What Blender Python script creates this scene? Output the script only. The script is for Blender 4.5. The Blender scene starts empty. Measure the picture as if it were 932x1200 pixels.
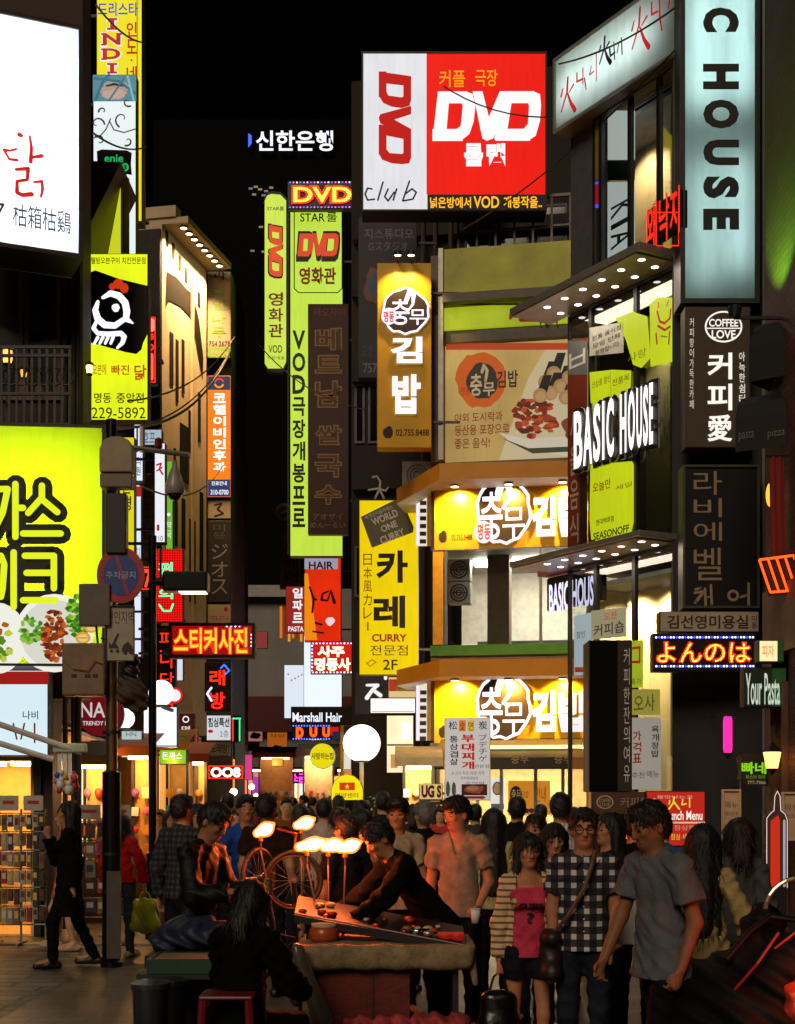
import bpy, math, random
import numpy as np
from mathutils import Vector, Matrix
R = math.radians
SC = bpy.context.scene
COL = SC.collection
random.seed(7)

# ---------------------------------------------------------------- camera, night sky, exposure
F, CX, HY, HC = 1700.0, 466.0, 930.0, 1.8      # focal length / principal column / horizon row in photo pixels, eye height in metres
cam = bpy.data.objects.new('camera', bpy.data.cameras.new('camera')); COL.objects.link(cam)
cam.location = (0, 0, HC); cam.rotation_euler = (R(90), 0, 0)
cam.data.sensor_fit = 'VERTICAL'; cam.data.sensor_height = 36.0
cam.data.lens = 36.0 * F / 1200.0; cam.data.shift_y = (HY - 600.0) / 1200.0
cam.data.clip_start = 0.1; cam.data.clip_end = 1000
SC.camera = cam
W = bpy.data.worlds.new('World'); SC.world = W; W.use_nodes = True
nt = W.node_tree; sky = nt.nodes.new('ShaderNodeTexSky'); sky.sky_type = 'NISHITA'; sky.sun_disc = False
sky.sun_elevation = R(-4.5); sky.sun_rotation = R(200); sky.altitude = 50
bg = nt.nodes['Background']; bg.inputs['Strength'].default_value = 0.05
nt.links.new(sky.outputs['Color'], bg.inputs['Color'])
sun = bpy.data.objects.new('moonlight', bpy.data.lights.new('moonlight', 'SUN')); COL.objects.link(sun)
sun.data.energy = 1.2; sun.data.angle = R(25); sun.data.color = (1.0, 0.80, 0.58)
sun.rotation_euler = (R(58), 0, R(-20))  # soft warm fill added from behind the camera, no such source in the street
SC.view_settings.view_transform = 'Standard'; SC.view_settings.look = 'None'
SC.view_settings.gamma = 1.0; SC.view_settings.exposure = 0.0; SC.view_settings.use_curve_mapping = False
cy = SC.cycles
cy.use_denoising = True; cy.max_bounces = 6; cy.diffuse_bounces = 3; cy.glossy_bounces = 3; cy.transmission_bounces = 4
cy.transparent_max_bounces = 8; cy.caustics_reflective = False; cy.caustics_refractive = False; cy.sample_clamp_indirect = 3.0
cy.use_light_tree = True

# ---------------------------------------------------------------- helpers: photo pixel + distance -> metres
def X(px, Y): return (px - CX) * Y / F
def Z(py, Y): return HC + (HY - py) * Y / F
def P3(px, py, Y): return Vector((X(px, Y), Y, Z(py, Y)))

# ---------------------------------------------------------------- materials
def lin(h):
    if isinstance(h, tuple): return h
    h = h.lstrip('#'); c = [int(h[i:i+2], 16) / 255 for i in (0, 2, 4)]
    return tuple(x / 12.92 if x <= .04045 else ((x + .055) / 1.055) ** 2.4 for x in c)
_M = {}
def _new(key, name):
    m = bpy.data.materials.new(name); m.use_nodes = True; _M[key] = m
    return m, m.node_tree, m.node_tree.nodes['Principled BSDF']
def mat(color, rough=.6, metal=0, noise=.2, scale=6., bump=0., name='paint', spec=.5, coat=0.):
    """painted, plastered or woven surface with a little wear in colour and gloss"""
    key = ('m', color, rough, metal, noise, scale, bump, spec, coat)
    if key in _M: return _M[key]
    m, t, b = _new(key, name); c = lin(color)
    b.inputs['Roughness'].default_value = rough; b.inputs['Metallic'].default_value = metal
    b.inputs['Specular IOR Level'].default_value = spec; b.inputs['Coat Weight'].default_value = coat
    tc = t.nodes.new('ShaderNodeTexCoord'); n = t.nodes.new('ShaderNodeTexNoise')
    n.inputs['Scale'].default_value = scale; n.inputs['Detail'].default_value = 5; n.inputs['Roughness'].default_value = .65
    t.links.new(tc.outputs['Object'], n.inputs['Vector'])
    r = t.nodes.new('ShaderNodeValToRGB'); t.links.new(n.outputs['Fac'], r.inputs['Fac'])
    r.color_ramp.elements[0].position = .3; r.color_ramp.elements[1].position = .7
    r.color_ramp.elements[0].color = (*[x * (1 - noise) for x in c], 1)
    r.color_ramp.elements[1].color = (*[min(1, x * (1 + noise * .6)) for x in c], 1)
    t.links.new(r.outputs['Color'], b.inputs['Base Color'])
    if bump:
        bp = t.nodes.new('ShaderNodeBump'); bp.inputs['Strength'].default_value = bump; bp.inputs['Distance'].default_value = .01
        n2 = t.nodes.new('ShaderNodeTexNoise'); n2.inputs['Scale'].default_value = scale * 5; n2.inputs['Detail'].default_value = 4
        t.links.new(tc.outputs['Object'], n2.inputs['Vector'])
        t.links.new(n2.outputs['Fac'], bp.inputs['Height']); t.links.new(bp.outputs['Normal'], b.inputs['Normal'])
    return m
def em(color, s=1.0, lamp=True, vary=0.0, name='lit'):
    """backlit acrylic, lamp glass or neon: gives off light"""
    key = ('e', color, s, lamp, vary)
    if key in _M: return _M[key]
    m, t, b = _new(key, name); c = lin(color)
    b.inputs['Base Color'].default_value = (*[x * .08 for x in c], 1); b.inputs['Roughness'].default_value = .45
    b.inputs['Specular IOR Level'].default_value = .25
    b.inputs['Emission Color'].default_value = (*c, 1); b.inputs['Emission Strength'].default_value = s
    if vary:
        tc = t.nodes.new('ShaderNodeTexCoord'); n = t.nodes.new('ShaderNodeTexNoise'); n.inputs['Scale'].default_value = .9
        n.inputs['Detail'].default_value = 2
        t.links.new(tc.outputs['Object'], n.inputs['Vector'])
        mr = t.nodes.new('ShaderNodeMapRange'); mr.inputs['From Min'].default_value = .3; mr.inputs['From Max'].default_value = .7
        mr.inputs['To Min'].default_value = s * (1 - vary); mr.inputs['To Max'].default_value = s * (1 + vary * .6)
        t.links.new(n.outputs['Fac'], mr.inputs['Value']); t.links.new(mr.outputs['Result'], b.inputs['Emission Strength'])
        mp = t.nodes.new('ShaderNodeMapping'); mp.inputs['Scale'].default_value = (9, 9, 1.1); t.links.new(tc.outputs['Object'], mp.inputs['Vector'])
        n2 = t.nodes.new('ShaderNodeTexNoise'); n2.inputs['Scale'].default_value = 1.5; n2.inputs['Detail'].default_value = 5; t.links.new(mp.outputs[0], n2.inputs['Vector'])
        rp = t.nodes.new('ShaderNodeValToRGB'); rp.color_ramp.elements[0].position = .3; rp.color_ramp.elements[1].position = .55
        rp.color_ramp.elements[0].color = (*[x * .93 for x in c], 1); rp.color_ramp.elements[1].color = (*c, 1)
        t.links.new(n2.outputs['Fac'], rp.inputs['Fac']); t.links.new(rp.outputs['Color'], b.inputs['Emission Color'])
    if not lamp: m.cycles.emission_sampling = 'NONE'
    return m
def milky(color, name='milky_acrylic'):
    """translucent sign front lit by the tubes inside its box"""
    key = ('t', color)
    if key in _M: return _M[key]
    m = bpy.data.materials.new(name); m.use_nodes = True; _M[key] = m; t = m.node_tree; t.nodes.clear()
    o = t.nodes.new('ShaderNodeOutputMaterial'); a_ = t.nodes.new('ShaderNodeBsdfTranslucent'); d = t.nodes.new('ShaderNodeBsdfDiffuse'); mx = t.nodes.new('ShaderNodeMixShader'); mx.inputs['Fac'].default_value = .12
    tc = t.nodes.new('ShaderNodeTexCoord'); mp = t.nodes.new('ShaderNodeMapping'); mp.inputs['Scale'].default_value = (7, 7, 1.2); n = t.nodes.new('ShaderNodeTexNoise'); n.inputs['Scale'].default_value = 1.6; n.inputs['Detail'].default_value = 6
    t.links.new(tc.outputs['Object'], mp.inputs['Vector']); t.links.new(mp.outputs[0], n.inputs['Vector']); c = lin(color)
    rp = t.nodes.new('ShaderNodeValToRGB'); rp.color_ramp.elements[0].position = .3; rp.color_ramp.elements[1].position = .55; rp.color_ramp.elements[0].color = (*[x*.88 for x in c], 1); rp.color_ramp.elements[1].color = (*c, 1)
    t.links.new(n.outputs['Fac'], rp.inputs['Fac']); t.links.new(rp.outputs['Color'], a_.inputs['Color']); d.inputs['Color'].default_value = (*c, 1)
    t.links.new(a_.outputs[0], mx.inputs[1]); t.links.new(d.outputs[0], mx.inputs[2]); t.links.new(mx.outputs[0], o.inputs['Surface']); return m
def led(color, s=1.6, pitch=.03, name='led_dots'):
    """dot matrix of small lamps"""
    key = ('l', color, s, pitch)
    if key in _M: return _M[key]
    m, t, b = _new(key, name); c = lin(color)
    b.inputs['Base Color'].default_value = (.01, .008, .008, 1); b.inputs['Emission Color'].default_value = (*c, 1)
    tc = t.nodes.new('ShaderNodeTexCoord'); sc = t.nodes.new('ShaderNodeVectorMath'); sc.operation = 'SCALE'; sc.inputs['Scale'].default_value = 1 / pitch
    fr = t.nodes.new('ShaderNodeVectorMath'); fr.operation = 'FRACTION'; su = t.nodes.new('ShaderNodeVectorMath'); su.operation = 'SUBTRACT'
    su.inputs[1].default_value = (.5, 0, .5); mu = t.nodes.new('ShaderNodeVectorMath'); mu.operation = 'MULTIPLY'; mu.inputs[1].default_value = (1, 0, 1)
    ln = t.nodes.new('ShaderNodeVectorMath'); ln.operation = 'LENGTH'
    mr = t.nodes.new('ShaderNodeMapRange'); mr.inputs['From Min'].default_value = .2; mr.inputs['From Max'].default_value = .62
    mr.inputs['To Min'].default_value = s; mr.inputs['To Max'].default_value = s * .18
    t.links.new(tc.outputs['Object'], sc.inputs[0]); t.links.new(sc.outputs[0], fr.inputs[0]); t.links.new(fr.outputs[0], su.inputs[0])
    t.links.new(su.outputs[0], mu.inputs[0]); t.links.new(mu.outputs[0], ln.inputs[0]); t.links.new(ln.outputs['Value'], mr.inputs['Value'])
    t.links.new(mr.outputs['Result'], b.inputs['Emission Strength'])
    m.cycles.emission_sampling = 'NONE'
    return m
def glass(tint='#dfe8e6', alpha=.12, rough=.03):
    """thin shop glass: mostly clear with sharp reflections"""
    key = ('g', tint, alpha, rough)
    if key in _M: return _M[key]
    m = bpy.data.materials.new('glass'); m.use_nodes = True; _M[key] = m; t = m.node_tree
    for n in list(t.nodes): t.nodes.remove(n)
    o = t.nodes.new('ShaderNodeOutputMaterial'); tr = t.nodes.new('ShaderNodeBsdfTransparent'); tr.inputs['Color'].default_value = (*lin(tint), 1)
    gl = t.nodes.new('ShaderNodeBsdfGlossy'); gl.inputs['Roughness'].default_value = rough
    fz = t.nodes.new('ShaderNodeFresnel'); fz.inputs['IOR'].default_value = 1.5
    ad = t.nodes.new('ShaderNodeMath'); ad.operation = 'ADD'; ad.inputs[1].default_value = alpha; t.links.new(fz.outputs[0], ad.inputs[0])
    mx = t.nodes.new('ShaderNodeMixShader'); t.links.new(ad.outputs[0], mx.inputs['Fac'])
    t.links.new(tr.outputs[0], mx.inputs[1]); t.links.new(gl.outputs[0], mx.inputs[2]); t.links.new(mx.outputs[0], o.inputs['Surface'])
    return m
def bricks(c1, c2, mortar, scale=4., rough=.8, w=.5, h=.25, bump=.4, name='masonry', ms=.015):
    key = ('b', c1, c2, mortar, scale, rough, w, h, ms)
    if key in _M: return _M[key]
    m, t, b = _new(key, name); b.inputs['Roughness'].default_value = rough
    tc = t.nodes.new('ShaderNodeTexCoord'); mp = t.nodes.new('ShaderNodeMapping')
    br = t.nodes.new('ShaderNodeTexBrick'); br.inputs['Scale'].default_value = scale; br.inputs['Brick Width'].default_value = w; br.inputs['Row Height'].default_value = h
    br.inputs['Mortar Size'].default_value = ms; br.inputs['Color1'].default_value = (*lin(c1), 1); br.inputs['Color2'].default_value = (*lin(c2), 1)
    br.inputs['Mortar'].default_value = (*lin(mortar), 1)
    t.links.new(tc.outputs['Object'], mp.inputs['Vector']); t.links.new(mp.outputs[0], br.inputs['Vector'])
    if name == 'masonry': mp.inputs['Rotation'].default_value = (R(90), 0, 0)
    n = t.nodes.new('ShaderNodeTexNoise'); n.inputs['Scale'].default_value = 1.3; n.inputs['Detail'].default_value = 6
    t.links.new(tc.outputs['Object'], n.inputs['Vector'])
    mx = t.nodes.new('ShaderNodeMix'); mx.data_type = 'RGBA'; mx.blend_type = 'MULTIPLY'; mx.inputs['Factor'].default_value = .6
    t.links.new(br.outputs['Color'], mx.inputs[6]); t.links.new(n.outputs['Fac'], mx.inputs[7]); t.links.new(mx.outputs[2], b.inputs['Base Color'])
    bp = t.nodes.new('ShaderNodeBump'); bp.inputs['Strength'].default_value = bump; bp.inputs['Distance'].default_value = .01
    t.links.new(br.outputs['Fac'], bp.inputs['Height']); bp.invert = True; t.links.new(bp.outputs['Normal'], b.inputs['Normal'])
    rr = t.nodes.new('ShaderNodeMapRange'); rr.inputs['To Min'].default_value = rough - .25; rr.inputs['To Max'].default_value = rough + .1
    t.links.new(n.outputs['Fac'], rr.inputs['Value']); t.links.new(rr.outputs[0], b.inputs['Roughness'])
    return m
DARK = mat('#17171a', .5, name='dark_metal'); STEEL = mat('#8d8f92', .35, .9, name='steel'); GREY = mat('#55555a', .6, name='grey_paint')
BLACK = mat('#0b0b0c', .5, name='black_paint'); WHITE = mat('#d8d8d4', .5, name='white_paint'); SIDE = mat('#a8a8ae', .5, noise=0, name='letter_side'); CABLE = mat('#0c0c0c', .6, noise=0, name='rubber')

# ---------------------------------------------------------------- mesh builder
class MB:
    def __init__(s): s.v = []; s.f = []; s.mi = []; s.mats = []
    def add(s, vs, fs, m):
        if m not in s.mats: s.mats.append(m)
        k = s.mats.index(m); o = len(s.v)
        s.v.extend(tuple(v) for v in vs); s.f.extend(tuple(i + o for i in f) for f in fs); s.mi.extend([k] * len(fs)); return s
    def box(s, x0, x1, y0, y1, z0, z1, m, M=None):
        vs = [Vector((x, y, z)) for x in (x0, x1) for y in (y0, y1) for z in (z0, z1)]
        if M is not None: vs = [M @ v for v in vs]
        return s.add(vs, [(0, 1, 3, 2), (4, 6, 7, 5), (0, 4, 5, 1), (2, 3, 7, 6), (0, 2, 6, 4), (1, 5, 7, 3)], m)
    def quad(s, a, b, c, d, m): return s.add([a, b, c, d], [(0, 1, 2, 3)], m)
    def tube(s, pts, r, m, n=8):
        pts = [Vector(p) for p in pts]; rs = r if isinstance(r, (list, tuple)) else [r] * len(pts); vs = []; fs = []
        up = None
        for i, p in enumerate(pts):
            d = (pts[min(i + 1, len(pts) - 1)] - pts[max(i - 1, 0)]).normalized()
            if up is None: up = Vector((0, 0, 1)) if abs(d.z) < .9 else Vector((0, 1, 0))
            a = d.cross(up).normalized(); b = a.cross(d).normalized(); up = b
            for k in range(n):
                t = 2 * math.pi * k / n; vs.append(p + (a * math.cos(t) + b * math.sin(t)) * rs[i])
        for i in range(len(pts) - 1):
            for k in range(n):
                k2 = (k + 1) % n; fs.append((i*n+k, i*n+k2, (i+1)*n+k2, (i+1)*n+k))
        fs.append(tuple(range(n - 1, -1, -1))); fs.append(tuple((len(pts)-1)*n + k for k in range(n)))
        return s.add(vs, fs, m)
    def lathe(s, prof, m, n=16, c=(0, 0, 0), axis='z'):
        vs = []; fs = []
        for r, h in prof:
            for k in range(n):
                t = 2 * math.pi * k / n; a, b = max(r, 1e-4) * math.cos(t), max(r, 1e-4) * math.sin(t)
                p = (a, b, h) if axis == 'z' else ((a, h, b) if axis == 'y' else (h, a, b))
                vs.append((p[0] + c[0], p[1] + c[1], p[2] + c[2]))
        for i in range(len(prof) - 1):
            for k in range(n):
                k2 = (k + 1) % n; q = (i*n+k, i*n+k2, (i+1)*n+k2, (i+1)*n+k); fs.append(q if axis != 'y' else q[::-1])
        return s.add(vs, fs, m)
    def ball(s, c, r, m, n=14, nv=9):
        rx, ry, rz = r if isinstance(r, (list, tuple)) else (r, r, r)
        vs = []; fs = []
        for i in range(nv + 1):
            a = math.pi * i / nv
            for k in range(n):
                t = 2 * math.pi * k / n
                vs.append((c[0] + rx*math.sin(a)*math.cos(t), c[1] + ry*math.sin(a)*math.sin(t), c[2] - rz*math.cos(a)))
        for i in range(nv):
            for k in range(n):
                k2 = (k + 1) % n; fs.append((i*n+k, i*n+k2, (i+1)*n+k2, (i+1)*n+k))
        return s.add(vs, fs, m)
    def torus(s, c, Rr, r, m, n=32, k=8, M=None):
        vs = []; fs = []
        for i in range(n):
            a = 2*math.pi*i/n
            for j in range(k):
                b = 2*math.pi*j/k; q = Vector(((Rr + r*math.cos(b))*math.cos(a), r*math.sin(b), (Rr + r*math.cos(b))*math.sin(a)))
                if M is not None: q = M @ q
                vs.append(q + Vector(c))
        for i in range(n):
            for j in range(k):
                fs.append((i*k+j, i*k+(j+1) % k, ((i+1) % n)*k+(j+1) % k, ((i+1) % n)*k+j))
        return s.add(vs, fs, m)
    def build(s, name, parent=None, loc=None, rz=0, smooth=False, bevel=0):
        me = bpy.data.meshes.new(name); me.from_pydata(s.v, [], s.f)
        for m in s.mats: me.materials.append(m)
        me.polygons.foreach_set('material_index', s.mi)
        if smooth: me.polygons.foreach_set('use_smooth', [True] * len(s.f))
        me.update()
        o = bpy.data.objects.new(name, me); COL.objects.link(o)
        if parent is not None: o.parent = parent
        if loc is not None: o.location = loc
        o.rotation_euler.z = rz
        if bevel:
            b = o.modifiers.new('edge', 'BEVEL'); b.width = bevel; b.segments = 2; b.limit_method = 'ANGLE'
        return o
def tag(o, label=None, cat=None, group=None, kind=None):
    for k, v in (('label', label), ('category', cat), ('group', group), ('kind', kind)):
        if v: o[k] = v
    return o
def thing(name, label, cat, loc=(0, 0, 0), rz=0, group=None):
    o = bpy.data.objects.new(name, None); COL.objects.link(o); o.location = loc; o.rotation_euler.z = rz; o.empty_display_size = .2
    return tag(o, label, cat, group)
def copy_tree(o, parent=None):
    c = o.copy(); COL.objects.link(c)
    if parent is not None: c.parent = parent
    for ch in list(o.children): copy_tree(ch, c)
    return c
def lamp(name, kind, loc, energy, color, parent=None, size=.05, angle=None, aim=None):
    l = bpy.data.lights.new(name, kind); l.energy = energy; l.color = lin(color)
    if kind in ('POINT', 'SPOT'): l.shadow_soft_size = size
    if kind == 'SPOT': l.spot_size = R(angle or 90); l.spot_blend = .6
    o = bpy.data.objects.new(name, l); COL.objects.link(o); o.location = loc
    if aim is not None: o.rotation_euler = Vector(aim).to_track_quat('-Z', 'Y').to_euler()
    if parent is not None: o.parent = parent
    return o

# ---------------------------------------------------------------- lettering
_T = {}
_KEEP = bpy.data.curves.new('writing', 'FONT')
def glyphs(s, off=0.0):
    """outline of a piece of writing as a flat mesh, scaled to the unit square; also its natural width / height"""
    k = (s, off)
    if k in _T: return _T[k]
    c = bpy.data.curves.new('writing', 'FONT'); c.body = s; c.resolution_u = 3; c.offset = off; c.dimensions = '2D'; c.fill_mode = 'FRONT'
    o = bpy.data.objects.new('writing', c); me = bpy.data.meshes.new_from_object(o)
    n = len(me.vertices); v = np.zeros(n * 3, np.float32); me.vertices.foreach_get('co', v); v = v.reshape(-1, 3)[:, :2].copy()
    f = [tuple(p.vertices) for p in me.polygons]
    bpy.data.objects.remove(o); bpy.data.curves.remove(c); bpy.data.meshes.remove(me)
    if n == 0: _T[k] = (np.zeros((0, 2)), [], 1); return _T[k]
    lo, hi = v.min(0), v.max(0); w = np.maximum(hi - lo, 1e-4)
    _T[k] = ((v - lo) / w, f, w[0] / w[1]); return _T[k]

class Plane:
    """upright plane through two photo columns at given distances; local x runs along it, local -y faces the street"""
    def __init__(s, xl, dl, xr, dr):
        s.a = Vector((X(xl, dl), dl)); b = Vector((X(xr, dr), dr)); d = b - s.a; s.w = d.length; s.d = d / s.w; s.yaw = math.atan2(d.y, d.x)
    def lx(s, px):
        k = (px - CX) / F; return (k * s.a.y - s.a.x) / (s.d.x - k * s.d.y)
    def at(s, px, py):
        t = s.lx(px); return t, Z(py, s.a.y + t * s.d.y)
    def depth(s, px): return s.a.y + s.lx(px) * s.d.y
    def M(s): return Matrix.Translation((s.a.x, s.a.y, 0)) @ Matrix.Rotation(s.yaw, 4, 'Z')

def t(txt, x0, y0, x1, y1, m, off=0.0, rot=0, v=0, sh=0, ang=0): return ('t', txt, x0, y0, x1, y1, m, off, rot, v, sh, ang)
def r(x0, y0, x1, y1, m): return ('p', [(x0, y1), (x1, y1), (x1, y0), (x0, y0)], m)
def p(pts, m): return ('p', pts, m)
def e(cx, cy_, rx, ry, m, n=24): return ('p', [(cx + rx*math.cos(2*math.pi*i/n), cy_ + ry*math.sin(2*math.pi*i/n)) for i in range(n)], m)
def blob(cx, cy_, rx, ry, m, seed=0, n=18, j=.18):
    g = random.Random(seed); return ('p', [(cx + rx*math.cos(2*math.pi*i/n)*(1+g.uniform(-j, j)), cy_ + ry*math.sin(2*math.pi*i/n)*(1+g.uniform(-j, j))) for i in range(n)], m)
def l(pts, w, m): return ('l', pts, w, m)
def dots(x0, y0, x1, y1, n, rad, ms):
    return [e(x0+(x1-x0)*i/max(1, n-1), y0+(y1-y0)*i/max(1, n-1), rad, rad, ms[i % len(ms)], 6) for i in range(n)]
def put_items(mb, pl, zb, items, y0=-.006, step=.0012, solid=0.0):
    """lay writing, bars, strokes and discs on a plane, each a hair proud of the one below"""
    step = min(step, .04 / max(1, len(items)))
    for k, it in enumerate(items):
        y = y0 - step * k
        def add2(pts, fs, m):
            if solid and len(pts) > 0:
                n = len(pts); vs = [(q[0], y, q[1]) for q in pts] + [(q[0], y - solid, q[1]) for q in pts]
                edge = {}
                for f in fs:
                    for i in range(len(f)):
                        a, b = f[i], f[(i+1) % len(f)]
                        if (b, a) in edge: edge.pop((b, a))
                        else: edge[(a, b)] = 1
                mb.add(vs, [tuple(i + n for i in f) for f in fs], m); mb.add(vs, [(a, b, b+n, a+n) for a, b in edge], SIDE)
            else: mb.add([(q[0], y, q[1]) for q in pts], fs, m)
        if it[0] == 't':
            _, s, x0, yy0, x1, yy1, m, off, rot, vert, sh, ang = it
            xm = (x0 + x1) / 2; d = pl.depth(xm); a0, a1 = pl.lx(x0), pl.lx(x1); b0, b1 = Z(yy1, d) - zb, Z(yy0, d) - zb
            def one(ss, c0, c1, d0, d1):
                u, fs, asp = glyphs(ss, off)
                if not len(u): return
                q = u.copy()
                if rot == -90: q = np.stack([u[:, 1], 1 - u[:, 0]], 1)
                elif rot == 90: q = np.stack([1 - u[:, 1], u[:, 0]], 1)
                q = np.stack([c0 + (c1-c0)*q[:, 0] + sh*(q[:, 1]-.5)*(d1-d0), d0 + (d1-d0)*q[:, 1]], 1)
                if ang:
                    cc = np.array([(a0+a1)/2, (b0+b1)/2]); ca, sa = math.cos(R(ang)), math.sin(R(ang)); q = (q-cc) @ np.array([[ca, sa], [-sa, ca]]) + cc
                add2(q, fs, m)
            if vert:
                n = len(s); hh = (b1 - b0) / n
                for i, ch in enumerate(s):
                    if ch == ' ': continue
                    if ch in 'ー-~': one(ch, a0+(a1-a0)*.45, a0+(a1-a0)*.6, b1-hh*(i+.85), b1-hh*(i+.15)); continue
                    one(ch, a0, a1, b1 - hh*(i+.93), b1 - hh*(i+.07))
            else: one(s, a0, a1, b0, b1)
        elif it[0] == 'p':
            q = [pl.at(*c) for c in it[1]]; q = [(c[0], c[1] - zb) for c in q]
            ar = sum(q[i][0]*q[(i+1) % len(q)][1] - q[(i+1) % len(q)][0]*q[i][1] for i in range(len(q)))
            if ar < 0: q = q[::-1]
            add2(q, [tuple(range(len(q)))], it[2])
        elif it[0] == 'l':
            _, pts, w, m = it; q = [pl.at(*c) for c in pts]; q = [Vector((c[0], c[1] - zb)) for c in q]
            for i in range(len(q)):
                ww = (w[i] if isinstance(w, (list, tuple)) else w) * pl.depth(pts[i][0]) / F / 2
                add2([(q[i].x + ww*math.cos(2*math.pi*k2/10), q[i].y + ww*math.sin(2*math.pi*k2/10)) for k2 in range(10)], [tuple(range(10))], m)
                if i + 1 < len(q):
                    w2 = (w[i+1] if isinstance(w, (list, tuple)) else w) * pl.depth(pts[i+1][0]) / F / 2
                    dd = q[i+1] - q[i]
                    if dd.length < 1e-6: continue
                    nn = Vector((-dd.y, dd.x)).normalized(); y -= step * .1
                    add2([q[i]-nn*ww, q[i+1]-nn*w2, q[i+1]+nn*w2, q[i]+nn*ww], [(0, 1, 2, 3)], m)

def sign(name, label, box, Y, face, items=(), th=.2, case=DARK, frame=0., fm=None, br=None, group=None, cat='sign', shape=None, letters=None, solid=.03, tubes=None):
    """a sign cabinet: case, face with its writing, optional frame, raised letters and brackets; box in photo pixels, Y distance(s)"""
    xl, yt, xr, yb = box; dl, dr = (Y if isinstance(Y, tuple) else (Y, Y)); pl = Plane(xl, dl, xr, dr)
    zb, zt = Z(yb, dl), Z(yt, dl); w, h = pl.w, zt - zb
    root = thing(name, label, cat, (pl.a.x, pl.a.y, zb), pl.yaw, group)
    fb = MB()
    if shape:
        q = [pl.at(*c) for c in shape]; q = [(c[0], c[1] - zb) for c in q]; n = len(q)
        ar = sum(q[i][0]*q[(i+1) % n][1] - q[(i+1) % n][0]*q[i][1] for i in range(n))
        if ar < 0: q = q[::-1]
        MB().add([(a, 0, b) for a, b in q] + [(a, th, b) for a, b in q],
                 [tuple(range(n)), tuple(range(2*n-1, n-1, -1))] + [(i, i+n, (i+1) % n+n, (i+1) % n) for i in range(n)], case).build('case', root)
        c = (sum(a for a, b in q)/n, sum(b for a, b in q)/n); k = .965
        fb.add([(c[0]+(a-c[0])*k, -.004, c[1]+(b-c[1])*k) for a, b in q], [tuple(range(n))], face)
    else:
        g = frame or .012
        if tubes:       # hollow lamp box: tray, fluorescent tubes, milky front
            q = MB(); k = .02; wi = mat('#e0e0dc', .7, noise=.05)
            q.box(0, w, th-k, th, 0, h, wi); q.box(0, k, 0, th-k, 0, h, case); q.box(w-k, w, 0, th-k, 0, h, case); q.box(k, w-k, 0, th-k, 0, k, case); q.box(k, w-k, 0, th-k, h-k, h, case); q.build('case', root)
            for u0, v0, u1, v1, s_ in tubes:
                q = MB(); q.tube([(w*u0, th*.62, h*v0), (w*u1, th*.62, h*v1)], .02, em('#f4f8ff', s_), 6); q.build('fluorescent_tube', root)
        else: MB().box(0, w, 0, th, 0, h, case).build('case', root, bevel=min(.012, th*.2))
        fb.quad((g, -.004, g), (w-g, -.004, g), (w-g, -.004, h-g), (g, -.004, h-g), face)
    if items: put_items(fb, pl, zb, items)
    fb.build('face', root)
    if frame:
        m = fm or case; f = MB(); a = .03
        f.box(0, frame, -a, 0, 0, h, m); f.box(w-frame, w, -a, 0, 0, h, m); f.box(frame, w-frame, -a, 0, 0, frame, m); f.box(frame, w-frame, -a, 0, h-frame, h, m)
        f.build('frame', root)
    if letters:
        lb = MB(); put_items(lb, pl, zb, letters, -.03, .0012, solid); lb.build('lettering', root)
    if br:
        side, ln = br[0], br[1]
        for fz in ((.15, .85) if h > .5 else (.5,)):
            b = MB()
            if side == 'r': b.box(w, w+ln, th*.4, th*.4+.04, h*fz-.02, h*fz+.02, GREY)
            elif side == 'l': b.box(-ln, 0, th*.4, th*.4+.04, h*fz-.02, h*fz+.02, GREY)
            else: b.box(w*fz-.02, w*fz+.02, th, th+ln, h*.5-.02, h*.5+.02, GREY)
            b.build('bracket', root)
    return root
def cyl_between(mb, a, b, rad, m, n=8): mb.tube([a, b], rad, m, n)
# ---------------------------------------------------------------- ground
PAVE = bricks('#6e6f72', '#444548', '#151516', 1., .6, .6, .3, .7, 'paving', .022)
ROAD = bricks('#6a6058', '#5a5149', '#35312d', 1., .5, .45, .22, .3, 'paving', .01)
g = MB(); g.quad((-150, -40, 0), (150, -40, 0), (150, 300, 0), (-150, 300, 0), ROAD); tag(g.build('ground'), kind='structure')
g = MB(); g.quad((-12, -5, .004), (X(150, 17.1), -5, .004), (X(150, 17.1), 17.1, .004), (-12, 17.1, .004), PAVE); tag(g.build('pavement'), kind='structure')
KA, KB = mat('#8d8268', .7, bump=.3), mat('#35322e', .7, bump=.3)
g = MB()
for i in range(14):
    x0 = -7.2 + i * .31; g.box(x0, x0 + .295, 17.1, 17.3, -.02, .03 if i % 2 else .026, KA if i % 2 else KB)
tag(g.build('kerb'), kind='structure')

def windows(root, pl, cols, rows, fm, pane, name='window', dep=.0, mull=0):
    """window frames with panes set on a wall plane; cols / rows in photo pixels"""
    for x0, x1 in cols:
        for y0, y1 in rows:
            d = pl.depth((x0 + x1) / 2); a, b = pl.lx(x0), pl.lx(x1); z0, z1 = Z(y1, d), Z(y0, d); f = .05
            m = MB(); m.box(a, a+f, -.05-dep, -dep, z0, z1, fm); m.box(b-f, b, -.05-dep, -dep, z0, z1, fm); m.box(a+f, b-f, -.05-dep, -dep, z0, z0+f, fm); m.box(a+f, b-f, -.05-dep, -dep, z1-f, z1, fm)
            for i in range(mull): q = a + (b-a)*(i+1)/(mull+1); m.box(q-.02, q+.02, -.045-dep, -dep, z0+f, z1-f, fm)
            o = m.build(name, root); q = MB(); q.quad((a+f, -.02-dep, z0+f), (b-f, -.02-dep, z0+f), (b-f, -.02-dep, z1-f), (a+f, -.02-dep, z1-f), pane); q.build('pane', o)
def bld(name, label, pl, cat='building', group=None): return thing(name, label, cat, (pl.a.x, pl.a.y, 0), pl.yaw, group)
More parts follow.
